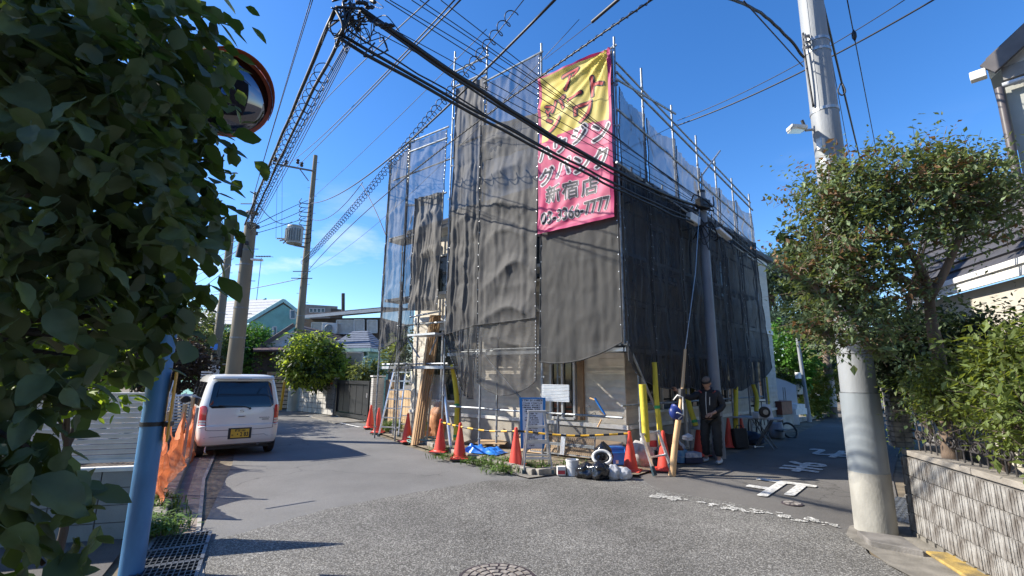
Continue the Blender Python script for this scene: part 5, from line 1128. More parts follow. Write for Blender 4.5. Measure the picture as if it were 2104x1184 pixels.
helix('coiled wire wound along the line above the banner corner',(1345,-4,5.4),(925,292),(620,572,24.3),.005,.022,60,None,0,.45)
Gt='thin lines crossing the sky from top centre down to the crossarm'
for i,(x0,xm) in enumerate(((884,0),(936,0),(948,0))): cable('thin line from top centre down to the crossarm pole, %s of three'%['leftmost','middle','rightmost'][i],(x0,-2,5.0+i*.3),(790-i*6 if i else 760,[112,160,172][i]),(566+i*22,334+i*5,24.0),.008+.002*i,Gt)
helix('long springy spiral cable descending from the top centre to the transformer pole',(1080,-5,7),(760,390),(622,540,24.2),.010,.10,70,None,.02,1)
cable('straight messenger wire inside the long spiral cable',(1080,-5,7),(760,390),(622,540,24.2),.008)
cable('faint thin wire above the long spiral, crossing clear sky',(1000,60,8),(800,260),(638,410,24.3),.007,'faint single wires in the sky'); cable('faint thin wire below the long spiral, ending low on the pole',(1190,40,8),(800,440),(630,560,24.3),.006,'faint single wires in the sky')
cable('curved slack cable looping right of the transformer pole',(745,375,15),(700,430),(640,450,24.4),.012); cable('short guy wire with a hook end in the sky left of the netting',(742,378,15),(765,420),(795,490,13.5),.012)
Gl='cables running from the junction down to the thick left pole'
cable('thick outer cable from the junction down to the thick left pole',(690,18,5.0),(612,200),(503,462,14.5),.024,Gl,wiggle=.02)
cable('clipped second cable from the junction down to the thick left pole',(700,75,5.0),(628,215),(512,470,14.5),.020,Gl,wiggle=.02)
helix('loose coil wound round the clipped cable to the left pole',(700,75,5.0),(628,215),(512,470,14.5),.006,.10,34,None,.08,.97)
for i in range(5): cable('thin line of the fan between the junction and the thick left pole',(712+i*6,88-i*6,5.1+i*.1),(633+i*4,225+i*3),(508+i*2,470+i*3,14.5),.006,'fan of thin lines to the thick left pole')
for i in range(2): cable('pair of thin wires entering at the top left and ending at the left pole',(639+i*4,-2,4.6),(600+i*2,128),(522,398+i*4,14.5),.005,'wire pair at the top left')
for i,(a,m,c) in enumerate((((632,412,24.3),(570,440),(510,470,14.7)),((628,430,24.3),(570,455),(470,486,23.4)),((628,448,24.3),(560,470),(440,500,23.3)),((520,405,14.6),(560,450),(600,456,24)))):
    cable(['upper','middle','lower','slack'][i]+' cable strung between the transformer pole and the poles behind the car',a,m,c,.014,'cables between the left background poles')
for i in range(6): cable('thin service line fading left from the left poles into the leaves',(500-i*5,475+i*14,14.6 if i%2 else 23.4),(440,505+i*14),(375,530+i*16,30),.010,'service lines left of the poles')
cable('low cable from the transformer pole left past the thick pole',(620,572,24.3),(560,585),(390,612,30),.018); cable('low straight cable above the far roofs',(480,596,23),(440,600),(385,603,30),.012)
for i in range(2): cable('vertical dropper wire hanging at the crossarm pole',(570+i*10,345,24),None,(567+i*12,490,24.1),.008,'two vertical droppers')
# junction hardware
J=thing('cable_junction','tangle of black insulators and cable loops where the overhead lines cross','cable junction',tuple(at(725,45,5)))
rj=random.Random(5)
for i in range(16):
    c=at(rj.uniform(712,800),rj.uniform(-5,60),rj.uniform(4.9,5.3)); d=V(rj.uniform(-1,1),rj.uniform(-1,1),rj.uniform(-1,.3)).normalized(); 
    MB().tube([c-d*.07,c-d*.03,c,c+d*.03,c+d*.07],[.012,.026,.016,.026,.012],8).build('insulator',M_cable,J,smooth=True)
for i in range(22):
    x,y=rj.uniform(690,790),rj.uniform(0,95); pts=[at(x+rj.uniform(-35,35),y+rj.uniform(-28,28),5+rj.uniform(-.1,.2)) for _ in range(5)]; MB().tube(spline(pts,7),rj.choice((.004,.006,.009)),6).build('jumper_loop',M_cable,J,smooth=True)
for a,c in (((690,15),(745,18)),((697,75),(720,10)),((690,20),(705,78)),((705,5),(700,75)),((720,5),(700,72))): MB().tube(spline([at(*a,5),at((a[0]+c[0])/2+6,(a[1]+c[1])/2,4.95),at(*c,5.02)],6),.016,8).build('main_loop',M_cable,J,smooth=True)
# right hand side lines
cable('thick twisted cable arriving at the big right pole from the top',(1490,-6,4.6),(1585,42),(1652,118,6.7),.016,wiggle=.015); cable('thin straight stay arriving at the big right pole from the upper left',(1528,2,4.8),(1590,70),(1650,137,6.7),.007)
cable('black cable crossing behind the right pole up to the top right corner',(1925,-4,9.5),(1650,146),(1392,258,Dm),.016); cable('thinner upper cable crossing by the right pole toward the scaffold',(1865,-4,9.5),(1650,126),(1392,248,Dm),.009)
cable('pale thin wire from the crossing line to the scaffold corner pole',(1392,255,Dm),None,(1266,318,9.0),.007)
cable('thick cable hanging down right of the big pole into the tree',(1688,-4,6.8),(1728,165),(1775,360,16),.018); cable('thin cable left of the thick one, right of the big pole',(1694,40,7.2),None,(1756,380,16),.007,'thin wires dropping right of the big pole'); cable('thin cable closest to the big pole on its right',(1696,90,7.2),None,(1742,370,16),.006,'thin wires dropping right of the big pole')
cable('rightmost single wire with a dark bead, falling into the tree',(1740,-4,6.8),(1762,110),(1812,370,16),.008)
MB().lathe([(.005,-.09),(.028,-.03),(.028,.03),(.005,.09)],at(1755,73,7.1),10).build('wire_bead',M_cable,None,'dark bead insulator on the rightmost single wire','insulator',smooth=True)
MB().tube(spline([at(1727,172,7.6),at(1722,188,7.6),at(1730,196,7.6),at(1737,188,7.6),at(1731,172,7.6)],5),.010,6).build('tension_clamp',M_cable,None,'looped tension clamp on the thick cable right of the big pole','clamp',smooth=True)
for i in range(4): cable('cable leaving the mid pole along the netting toward the far trees',(1442,400+i*14,Dm),(1545,500+i*8),(1700,630+i*6,30),.010 if i<3 else .02,'cables leaving the mid pole to the right')
MB().tube([at(1217,45,5.6),at(1272,-2,5.2)],.022,10).build('cable_sleeve',M_cable,None,'fat black sleeve on a wire at the top centre right','cable sleeve',smooth=40); cable('hair thin wire below the fat black sleeve',(1217,46,5.6),None,(1120,122,8),.005)
# roof aerial
# ================================================================ LEFT BACKGROUND HOUSES
M_mint=mat('mint_siding',(.20,.40,.36),.8,.08,3,.2,20); M_roofg=mat('grey_roof',(.30,.31,.33),.7,.12,6,.2,30); M_roofb=mat('brown_roof',(.11,.09,.085),.75,.2,6,.3,30); M_roofbl=mat('blue_grey_roof',(.13,.15,.19),.7,.2,6,.3,30)
M_darkw=mat('dark_brown_wall',(.07,.055,.045),.8,.2,5,.2,30); M_whitew=mat('white_wall',(.55,.55,.54),.8,.06,3,.1,30); M_beige=mat('beige_wall',(.26,.22,.19),.8,.1,3); M_shut=mat('shutter_white',(.50,.49,.47),.6,.1,6)
def poly(name,pts,m,parent,th=.12,**kw):
    pts=[Vector(p) for p in pts]; n=(pts[1]-pts[0]).cross(pts[2]-pts[0]).normalized()
    if n.y>0: n=-n
    return MB().prism(pts,-n*th).build(name,m,parent,**kw)
def down(p,z=0): return V(p.x,p.y,z)
def courses(pts4,n,m,parent,name='roof_course',th=.05,proud=.03):
    """eaveL,eaveR,ridgeR,ridgeL split in overlapping rows"""
    a,b,c,d=[Vector(p) for p in pts4]; nn=(b-a).cross(d-a).normalized()
    if nn.z<0: nn=-nn
    for i in range(n):
        u,v=i/n,(i+1.08)/n; l0,r0,l1,r1=a.lerp(d,u),b.lerp(c,u),a.lerp(d,min(1,v)),b.lerp(c,min(1,v))
        MB().add([l0+nn*(proud),r0+nn*proud,r1,l1,l0-nn*th,r0-nn*th,r1-nn*th,l1-nn*th],[(0,1,2,3),(7,6,5,4),(0,4,5,1),(1,5,6,2),(2,6,7,3),(3,7,4,0)]).build(name,m,parent)
def winpx(pts,parent,fm=M_shut,glass=M_glass,inset=.05,slats=0):
    """pts: TL,TR,BR,BL 3D"""
    a,b,c,d=pts; n=(b-a).cross(d-a).normalized()
    if n.y>0: n=-n
    f=MB()
    for p,q_ in((a,b),(b,c),(c,d),(d,a)): f.beam(p+n*.03,q_+n*.03,.07,.07)
    fo=f.build('window',fm,parent); MB().prism([p+n*.015 for p in(a,b,c,d)],-n*.02).build('pane' if not slats else 'shutter',glass,fo)
    for i in range(slats):
        u=(i+.5)/slats; MB().beam(a.lerp(d,u)+n*.035,b.lerp(c,u)+n*.035,.03,.02).build('slat',fm,fo)
# green house
G_=thing('green_house','mint green weatherboard house with pale grey roof beyond the round bushes','house',tuple(down(at(570,715,37))))
A=at(583,617,37); E1=at(497,667,36); E3=at(650,668,38); Bk=at(455,616,47)-A+V(0,0,-.3); W1=at(508,668,36.4); W3=at(640,664,37.8)
poly('gable_wall',[down(W1),down(W3),W3,A-V(0,0,.3),W1],M_mint,G_)
W0=W1+V(Bk.x,Bk.y,0); poly('side_wall',[down(W1),W1,W0,down(W0)],M_mint,G_)
courses([E1+Bk,E1,A+V(0,0,.1),A+Bk+V(0,0,.1)],8,M_roofg,G_); courses([E3,E3+Bk,A+Bk+V(0,0,.1),A+V(0,0,.1)],4,M_roofg,G_)
for i in range(15):
    z=.4+i*.42; 
    if z<W1.z-.1: MB().beam(V(W1.x,W1.y,z)+V(.02,-.07,0),V(W3.x,W3.y,z)+V(-.02,-.07,0),.05,.04).build('weatherboard_line',mat('mint_dark',(.12,.27,.24),.8,.1,5),G_)
MB().beam(E1+V(0,-.05,-.05),A+V(0,-.05,.0),.22,.08,side=V(0,0,1)).build('barge_board',mat('mint_pale',(.35,.55,.52),.7,.1,5),G_); MB().beam(A+V(0,-.05,0),E3+V(0,-.05,-.05),.22,.08,side=V(0,0,1)).build('barge_board',mat('mint_pale',(0,0,0)),G_)
for x0,x1,y0,y1 in((560,567,672,690),(596,606,638,655),(506,513,668,684)): winpx([at(x0,y0,36.3),at(x1,y0,36.5),at(x1,y1,36.5),at(x0,y1,36.3)],G_)
G2=thing('far_grey_roof_house','far house with long grey roof and teal edge, left of the green house','house',tuple(down(at(440,700,48))))
a,b,c,d=at(385,668,46),at(470,664,46),at(548,614,52),at(470,618,56); courses([a,b,c,d],6,M_roofg,G2); MB().beam(b+V(0,-.1,-.1),c+V(0,-.1,-.1),.35,.1,side=V(0,0,1)).build('teal_barge',mat('teal_trim',(.06,.22,.24),.7,.1,5),G2); poly('wall',[down(at(385,668,47)),down(at(480,664,47)),at(480,664,47),at(385,670,47)],M_whitew,G2)
# antenna
an=thing('tv_aerial','television aerial on a thin mast above the green house roof','aerial',tuple(at(527,615,44)))
a=at(527,618,44); c=at(537,530,44); MB().tube([a,c],.03,6).build('mast',M_steeld,an); MB().tube([at(525,528,44),at(556,526,44)],.025,6).build('boom',M_steeld,an)
for i in range(6): p=at(527+i*5.5,527.5,44); MB().tube([p-V(.1,.35,.02),p+V(.1,.35,.05)],.02,5).build('element',M_steeld,an)
# dark two storey house
Hd=Plane(down(at(628,690,31)),0); Dk=thing('dark_house','dark brown two storey house with slanted roof edge and white shutters','house',tuple(down(at(700,690,30))))
TL,TR=at(626,655,31),at(782,655,28.5); poly('wall',[down(TL),down(TR),V(TR.x,TR.y,TL.z+.0),TL],M_darkw,Dk,th=4)
r0,r1=at(620,651,30.4),at(785,636,28.0); rb=V(.8,3.2,.4); MB().prism([r0,r1,r1+rb,r0+rb],(0,0,.14)).build('roof',M_roofb,Dk); MB().beam(r0+V(0,-.03,-.02),r1+V(0,-.03,-.02),.18,.06,side=V(0,0,1)).build('gutter',M_whitew,Dk)
def f_(p,o=.0): return p+V(0,-.12-o,0)
for x0,x1,y0,y1,D0,D1,s_ in((643,674,664,684,30.5,30.1,8),(694,729,659,686,29.7,29.2,10),(730,750,658,686,29.1,28.8,10),(757,776,659,684,28.7,28.4,8)): winpx([f_(at(x0,y0,D0)),f_(at(x1,y0,D1)),f_(at(x1,y1,D1)),f_(at(x0,y1,D0))],Dk,glass=M_shut,slats=s_)
AC=thing('air_conditioner','white outdoor air conditioner unit on the dark house wall','air conditioner',tuple(at(678,682,29.6))); MB().box(at(678,675,29.5),(.85,.3,.62),.12).build('case',M_whitew,AC,bevel=.02); MB().lathe([(.24,0),(.22,.02),(.06,.02)],at(675,675,29.3),16,Matrix.Rotation(1.57,3,'X')).build('fan_grille',M_steeld,AC)
for i in range(2): pass
cp=at(705,640,34); MB().tube([cp,at(705,603,34)],.12,10).build('chimney_pipe',M_darkw,None,'thin dark stub pole rising behind the dark house','chimney pipe')
Eb=thing('beige_block','distant beige flat roofed building behind the green house','building',tuple(down(at(655,640,60)))); a,c=at(618,625,60),at(694,629,60); c.z=a.z; poly('wall',[down(a),down(c),c,a],M_beige,Eb,th=6)
for i in range(4): winpx([at(636+i*8,634,59.8),at(643+i*8,634,59.8),at(643+i*8,642,59.8),at(636+i*8,642,59.8)],Eb)
a,c=at(680,634,55),at(705,636,55); poly('annex_wall',[down(a),down(c),c,a],M_darkw,Eb,th=3)
# low house with brown roof and white gable
Lo=thing('low_house','low house with brown tiled roof and white gable behind the lush shrub','house',tuple(down(at(600,720,27))))
A=at(606,668,27); E1=at(524,720,26.5); E3=at(690,716,26); B2=V(4.5,2.2,0)
poly('gable_wall',[down(at(534,716,26.8)),down(at(680,716,26.4)),at(680,713,26.4),A-V(0,0,.25),at(534,716,26.8)],M_whitew,Lo)
courses([E3-V(0,0,.05),at(745,716,27),at(705,668,30)+V(0,0,-.6),A+V(0,0,.05)],8,M_roofb,Lo); MB().beam(E1,A+V(0,-.1,0),.2,.1,side=V(0,0,1)).build('barge_board',M_roofb,Lo)
MB().prism([at(520,722,25.5),at(600,722,25.0),at(600,716,26.3),at(520,716,26.6)],(0,0,.08)).build('porch_roof',mat('maroon_roof',(.10,.06,.06),.7,.2,5),Lo); poly('porch_back_wall',[down(at(520,724,26.2)),down(at(600,724,25.9)),at(600,722,25.9),at(520,722,26.2)],M_darkw,Lo)
winpx([at(596,688,26.2),at(603,688,26.2),at(603,700,26.2),at(596,700,26.2)],Lo)
# mint bungalow with hip roof
Bu=thing('mint_bungalow','mint bungalow with blue grey hip roof and white shutters behind the gate','house',tuple(down(at(740,760,23))))
e0,e1,e2=at(668,716,23.2),at(762,716,22.0),at(800,712,23.5); rd=at(742,680,25.5); e1.z=e0.z; e2.z=e0.z; e3=e0+V(1.5,4,0)
courses([e0,e1,rd+V(.3,0,0),rd+V(-.5,.3,0)],9,M_roofbl,Bu); courses([e1,e2,rd+V(.35,.1,0),rd+V(.3,0,0)],9,M_roofbl,Bu)
MB().beam(e0+V(0,-.03,-.08),e1+V(0,-.03,-.08),.14,.09,side=V(0,0,1)).build('gutter',mat('mint_pale',(0,0,0)),Bu); MB().beam(e1+V(.02,-.03,-.08),e2+V(0,-.03,-.08),.14,.09,side=V(0,0,1)).build('gutter',mat('mint_pale',(0,0,0)),Bu)
w0,w1,w2=at(676,720,23.4),at(757,720,22.35),at(800,720,23.8); zt=e0.z-.1
for nm,a,c in(('front_wall',w0,w1),('side_wall',w1,w2)): poly(nm,[down(a),down(c),V(c.x,c.y,zt),V(a.x,a.y,zt)],M_mint,Bu)
winpx([f_(at(690,726,23)),f_(at(716,726,22.6)),f_(at(716,778,22.6)),f_(at(690,778,23))],Bu,glass=M_shut,slats=18); winpx([f_(at(718,725,22.6)),f_(at(748,725,22.3)),f_(at(748,778,22.3)),f_(at(718,778,22.6))],Bu,glass=M_shut,slats=18)
MB().tube(spline([e1+V(-.15,0,-.15),at(756,732,22.2),at(748,738,22.1),at(747,778,22.1)],5),.05,8).build('downpipe',mat('mint_pale',(0,0,0)),Bu,smooth=40)
for i in range(7): MB().beam(V(w1.x,w1.y,.8+i*.28)+V(.1,-.08,0),V(w2.x,w2.y,.8+i*.28)+V(0,-.08,0),.03,.02).build('board_line',mat('mint_dark',(0,0,0)),Bu)
# ---------------------------------------------------------------- wall, gate, gateposts
M_wblk=mat('pale_block',(.45,.43,.40),.85,.1,4,.2,40); M_gblk=mat('gate_black',(.012,.013,.016),.45,.2,6,.05,30)
Ws=V(-9.75,22.35,0); We=V(-7.35,20.15,0); du=(We-Ws).normalized(); wl=(We-Ws).length; wn=V(-du.y,du.x,0); 
if wn.y>0: wn=-wn
bw=thing('garden_block_wall','pale block garden wall with dark joints under the lush shrub','wall',tuple(Ws)); MB().prism([Ws,We,We+V(0,0,1.5),Ws+V(0,0,1.5)],-wn*.12).build('mortar_core',M_mortar,bw)
for r in range(7):
    for c in range(7):
        k0=.01+c*wl/7; k1=(c+1)*wl/7-.02; z0_=.02+r*.212; MB().prism([Ws+du*k0+V(0,0,z0_)+wn*.02,Ws+du*k1+V(0,0,z0_)+wn*.02,Ws+du*k1+V(0,0,z0_+.192)+wn*.02,Ws+du*k0+V(0,0,z0_+.192)+wn*.02],-wn*.06).build('block',M_wblk,bw)
for i in range(16): MB().beam(Ws+du*(wl-.62+i*.04)+wn*.025+V(0,0,.25),Ws+du*(wl-.62+i*.04)+wn*.025+V(0,0,1.48),.012,.01).build('rib',M_mortar,bw)
MB().prism([Ws+wn*.05+V(0,0,1.5),We+wn*.05+V(0,0,1.5),We-wn*.17+V(0,0,1.5),Ws-wn*.17+V(0,0,1.5)],(0,0,.05)).build('coping',M_whitew,bw)
MB().box(We-du*.30+wn*.05+V(0,0,1.30),(.28,.03,.07),math.atan2(du.y,du.x)).build('name_plate',mat('plate_red_brown',(.35,.09,.06),.5,.1,5),bw); MB().box(We-du*.28+wn*.05+V(0,0,1.4),(.18,.04,.09),math.atan2(du.y,du.x)).build('mail_slot',mat('slot_beige',(.4,.34,.28),.5),bw)
Gs=V(-7.10,19.85,0); Ge=V(-5.15,17.65,0); du=(Ge-Gs).normalized(); wl=(Ge-Gs).length; wn=V(-du.y,du.x,0)
if wn.y>0: wn=-wn
ga_=math.atan2(du.y,du.x); gt=thing('driveway_gate','black panelled sliding gate closing the driveway','gate',tuple(Gs))
for i in range(5):
    a=Gs+du*(wl*i/5+.02)+V(0,0,.22); c=Gs+du*(wl*(i+1)/5-.015)+V(0,0,.22); MB().prism([a,c,c+V(0,0,1.13),a+V(0,0,1.13)],-wn*.04).build('panel',M_gblk,gt)
for z in(.12,1.38): MB().box((Gs+Ge)/2+wn*.02+V(0,0,z),(wl,.08,.13),ga_).build('rail',M_gblk,gt)
for k in(0,wl): MB().box(Gs+du*k+wn*.02+V(0,0,.75),(.08,.09,1.38),ga_).build('stile',M_gblk,gt)
for k in(.2,wl-.2): MB().box(Gs+du*k+V(0,0,.03),(.12,.08,.06),ga_).build('wheel_block',M_steel,gt)
MB().tube([Gs+du*(wl-.08)+wn*.07+V(0,0,.85),Gs+du*(wl-.08)+wn*.07+V(0,0,1.0)],.03,8).build('latch',M_alu,gt)
gt2=thing('side_gate','narrow black side gate leaf beside the driveway gate','gate',tuple(Ge)); a=Ge+du*.08; c=Ge+du*.42; MB().prism([down(a,.15),down(c,.15),down(c,1.42),down(a,1.42)],-wn*.04).build('panel',M_gblk,gt2); MB().box(a+V(0,0,.72),(.05,.06,1.44),ga_).build('stile',M_gblk,gt2)
gp=thing('gate_pillar','white tiled gate pillar touching the scaffold left foot','pillar',tuple(Ge+du*.6)); 
for r in range(20): MB().box(Ge+du*.58+V(0,0,.04+r*.078),(.16,.42,.07),ga_).build('tile_course',M_wblk,gp)
MB().box(Ge+du*.58+V(0,0,1.62),(.22,.5,.05),ga_).build('cap',M_whitew,gp); MB().box(Ge+du*.95+V(.2,.3,.75),(.5,.12,1.5),ga_).build('return_wall',mat('brown_wall2',(.25,.18,.12),.8,.2,5),gp)
gp2=thing('gate_pillar','white striped wall stub behind the far end of the black gate','pillar',tuple(Gs)); MB().box(Gs-wn*.5+V(.55,-.2,.78),(.9,.2,1.56),ga_).build('stub',M_wblk,gp2); MB().box(Gs-wn*.5+V(.55,-.2,1.58),(1.0,.26,.06),ga_).build('cap',M_whitew,gp2)
MB().prism([Gs+wn*.1,Ge+wn*.1,Ge+wn*1.2,Gs+wn*1.0],(0,0,.03)).build('gate_apron',M_gutc,kind='structure')
# yellow guard on a leaning strip and beige slatted fence behind the pole
yg=thing('yellow_guard','yellow guy wire guard leaning beside the transformer pole','guy guard',tuple(g(574,845))); MB().tube([at(576,843,23.8),at(588,762,23.6)],.06,8).build('guard_tube',mat('guard_yellow',(.62,.36,.03),.6,.1,5),yg)
sf=thing('slatted_fence','beige horizontal slatted fence between the car and transformer pole','fence',tuple(down(at(570,800,25))))
for i in range(9): a=at(545,800,26); c=at(592,800,25); MB().prism([down(a,.1+i*.19),down(c,.1+i*.19),down(c,.25+i*.19),down(a,.25+i*.19)],(0,.04,0)).build('slat',mat('beige_slat',(.36,.27,.19),.7,.15,5),sf)
# ================================================================ RIGHT SIDE
M_split=mat('split_block',(.15,.13,.115),.9,.30,14,.5,60,col2=(.31,.30,.285),stretch=(1,1,.5)); M_cop=mat('coping_stone',(.27,.245,.215),.9,.2,5,.4,40)
Q0=V(4.38,5.48,0); qd=V(-.275,-.96,0).normalized(); qn=V(-.96,.275,0).normalized(); qa=math.atan2(qd.y,qd.x)
rw=thing('stone_wall','ribbed split face block wall with lichen at the lower right','wall',tuple(Q0))
MB().prism([Q0+V(0,0,.05),Q0+qd*3.6+V(0,0,.05),Q0+qd*3.6+V(0,0,.84),Q0+V(0,0,.84)],-qn*.15).build('mortar_core',M_mortar,rw)
def ribblock(seed,L_=.385,h=.185):
    rr=random.Random(seed); b=MB(); b.box((0,0,0),(L_,.05,h)); x=-L_/2+.012
    while x<L_/2-.02:
        w=rr.uniform(.012,.04); b.box((x+w/2,-.027-rr.uniform(0,.003),0),(w,.008+rr.uniform(0,.003),h-.004)); x+=w+rr.uniform(.006,.014)
    return b.mesh('split_block_%d'%seed,M_split)
rb_=[ribblock(s) for s in range(5)]
for r in range(4):
    for c in range(9):
        p=Q0+qd*(.2+c*.390+(0 if r%2==0 else .0))+qn*.01+V(0,0,.16+r*.192); inst('block',rb_[(r*3+c*2)%5],rw,p,(0,0,qa+ (math.pi if (Matrix.Rotation(qa,3,'Z')@V(0,-1,0)).dot(qn)<0 else 0)))
for c in range(24): MB().box(Q0+qd*(.1+c*.15)+qn*.02+V(0,0,.035),(.11,.06,.05),qa).build('footing_tooth',M_gutc,rw)
for i in range(3): a=Q0+qd*(i*1.2); c=Q0+qd*(i*1.2+1.19); MB().prism([a+qn*.035+V(0,0,.845),c+qn*.035+V(0,0,.845),c-qn*.20+V(0,0,.845),a-qn*.20+V(0,0,.845)],(0,0,.055)).build('coping_stone',M_cop,rw,bevel=.006)
sd2=V(.707,.707,0)
for r in range(8): MB().box(Q0+V(-.02,.04,0)-qn*.08+V(0,0,.06+r*.1),(.16,.03,.088),qa+math.pi/2).build('end_block',M_split,rw)
MB().prism([Q0-qn*.14,Q0-qn*.14+sd2*9,Q0-qn*.14+sd2*9+V(0,0,.9),Q0-qn*.14+V(0,0,.9)],V(.1,-.1,0)).build('side_wall',M_split,rw)
# brick pillar
M_brick=mat('pillar_brick',(.16,.15,.135),.9,.35,9,.5,40,col2=(.30,.28,.25))
pp=Q0+V(.10,.16,.9); pil=thing('brick_pillar','dark brick pillar at the far end of the stone wall','pillar',tuple(pp))
MB().box(pp+V(0,0,.31),(.15,.15,.62),qa).build('mortar_core',M_mortar,pil)
for r in range(11):
    for s in range(2):
        for t_ in range(2):
            o=Matrix.Rotation(qa,3,'Z')@V((-.045 if s else .045),(-.045 if t_ else .045),0); MB().box(pp+o+V(0,0,.03+r*.056),(.086,.086,.046),qa+random.uniform(-.03,.03)).build('brick',M_brick,pil)
MB().box(pp+V(0,0,.64),(.2,.2,.035),qa).build('cap',M_brick,pil)
# iron fence
M_ifen=mat('wrought_iron',(.05,.045,.045),.6,.3,9,metal=.2)
ifn=thing('iron_fence','dark wrought iron fence with scrollwork on top of the stone wall','fence',tuple(Q0+V(0,0,.9)))
F0=Q0-qn*.09
for z in(1.02,1.10,1.48): MB().beam(F0+V(0,0,z),F0+qd*3.4+V(0,0,z),.018,.018).build('rail',M_ifen,ifn)
for i in range(30): p=F0+qd*(.12+i*.11); MB().tube([p+V(0,0,.9),p+V(0,0,1.45),p-qn*.03+V(0,0,1.56)],.008,6).build('picket',M_ifen,ifn)
for i in range(17):
    c=F0+qd*(.2+i*.19)+V(0,0,1.06)+qn*.03; pts=[c+qd*(.075*math.cos(a)*(1-a/14))+V(0,0,.06*math.sin(a)*(1-a/14)) for a in [x*.5 for x in range(22)]]; MB().tube(pts,.009,5).build('scroll',M_ifen,ifn,smooth=True)
# gable house at the top right edge
M_gw=mat('grey_render',(.36,.37,.34),.85,.06,3,.15,40); M_dtr=mat('dark_trim',(.10,.09,.09),.5,.15,6); 
gh=thing('gable_house','tall grey walled house with dark gable edge cut by the right border','house',tuple(down(at(2060,300,8.6))))
c0_=at(2066,185,8.6); c0_.z=0; hd=V(.65,-.76,0).normalized(); hn=V(-.76,-.65,0).normalized(); zE=at(2040,148,8.6).z
pl_=Plane(c0_,math.degrees(math.atan2(hd.y,hd.x))); 
MB().prism([c0_,c0_+hd*5,c0_+hd*5+V(0,0,zE),c0_+V(0,0,zE)],V(.76,.65,0)*.2).build('wall',M_gw,gh); 
bk=V(.76,.65,0); MB().prism([c0_+V(.12,.0,0),c0_+bk*6+V(.12,0,0),c0_+bk*6+V(.12,0,zE),c0_+V(.12,0,zE)],V(.3,-.2,0)).build('side_wall',M_gw,gh)
MB().prism([c0_+V(0,0,zE+.01),c0_+hd*5+V(0,0,zE+.01),c0_+hd*2.5+V(0,0,zE+1.9)],V(.76,.65,0)*.18).build('gable_wall',M_white,gh)  # white colour stands in for sunlight on the gable above the grey wall
MB().prism([c0_+hn*.03+V(0,0,zE-.02),c0_+hd*5+hn*.03+V(0,0,zE-.02),c0_+hd*5+hn*.03+V(0,0,zE-.2),c0_+hn*.03+V(0,0,zE-.2)],hn*.05).build('band_course',mat('grey_band',(.22,.21,.20),.7,.1,5),gh)
v0=c0_-hd*.12+hn*.16+V(0,0,zE-.02); v1=c0_+hd*2.5+hn*.16+V(0,0,zE+2.0); MB().beam(v0,v1,.2,.06,side=V(0,0,1)).build('barge_board',M_dtr,gh); MB().prism([v0+V(0,0,.1),v1+V(0,0,.1),v1-hn*4+V(0,0,.1),v0-hn*4+V(0,0,.1)],(0,0,.06)).build('roof',M_dtr,gh)
MB().prism([v0+V(0,0,-.02)-hn*.03,v1+V(0,0,-.02)-hn*.03,v1-hn*.28-V(0,0,.02),v0-hn*.28-V(0,0,.02)],(0,0,.03)).build('soffit',M_white,gh)
MB().box(v0+V(-.03,.1,-.02),(.12,.16,.12),math.atan2(hn.y,hn.x)).build('gutter_box',M_white,gh,bevel=.01); MB().tube([c0_+hn*.10-hd*.05+V(0,0,zE-.3),c0_+hn*.10-hd*.05+V(0,0,.5)],.045,12).build('downpipe',mat('downpipe_brown',(.10,.085,.085),.4,.1,5),gh,smooth=40)
MB().tube([c0_+hn*.10-hd*.02+V(0,0,zE-.28),c0_+hn*.12+hd*1.2+V(0,0,zE-.26)],.035,12).build('horizontal_pipe',mat('pipe_grey',(.5,.52,.55),.4,.1,5),gh,smooth=40)
# house with dark shingled roof
rh=thing('dark_roof_house','house with dark grey shingled roof and white fascia behind the right tree','house',tuple(down(at(2000,600,12))))
e0,e1=at(1868,606,12.6),at(2150,572,9.6); e1.z=e0.z; r0_,r1_=at(1905,452,14.6),at(2190,380,11.8); r1_.z=r0_.z
courses([e0,e1,r1_,r0_],11,mat('shingle_grey',(.055,.055,.065),.75,.15,8,.3,40),rh,proud=.045)
MB().beam(e0+V(0,-.03,-.12),e1+V(0,-.03,-.12),.2,.05,side=V(0,0,1)).build('fascia',M_white,rh); MB().beam(e0+V(-.04,-.09,-.02),e1+V(-.04,-.09,-.02),.09,.09,side=V(0,0,1)).build('gutter',M_white,rh)
w0,w1=at(1885,620,13),at(2150,620,10.2); poly('wall',[down(w0),down(w1),down(w1,e0.z-.2),down(w0,e0.z-.2)],mat('cream_wall',(.45,.42,.36),.8,.08,4,.1,30),rh)
# house behind the camera: only the round mirror shows it
bh=thing('mirrored_house','dark gabled house opposite, seen only as a reflection in the round mirror','house',(3,-12,0))
MB().box((3,-11,4.75),(18,6,9.5)).build('wall',M_darkw,bh); MB().prism([(-7,-7.6,9.5),(13,-7.6,9.5),(13,-11,11.5),(-7,-11,11.5)],(0,0,.2)).build('roof',M_rooft,bh); MB().box((1,-7.9,4.6),(5,.1,1.6)).build('balcony_panel',M_whitew,bh)
for x in(-2,4,7): winpx([V(x,-7.9,3),V(x+1.4,-7.9,3),V(x+1.4,-7.9,1.2),V(x,-7.9,1.2)],bh)
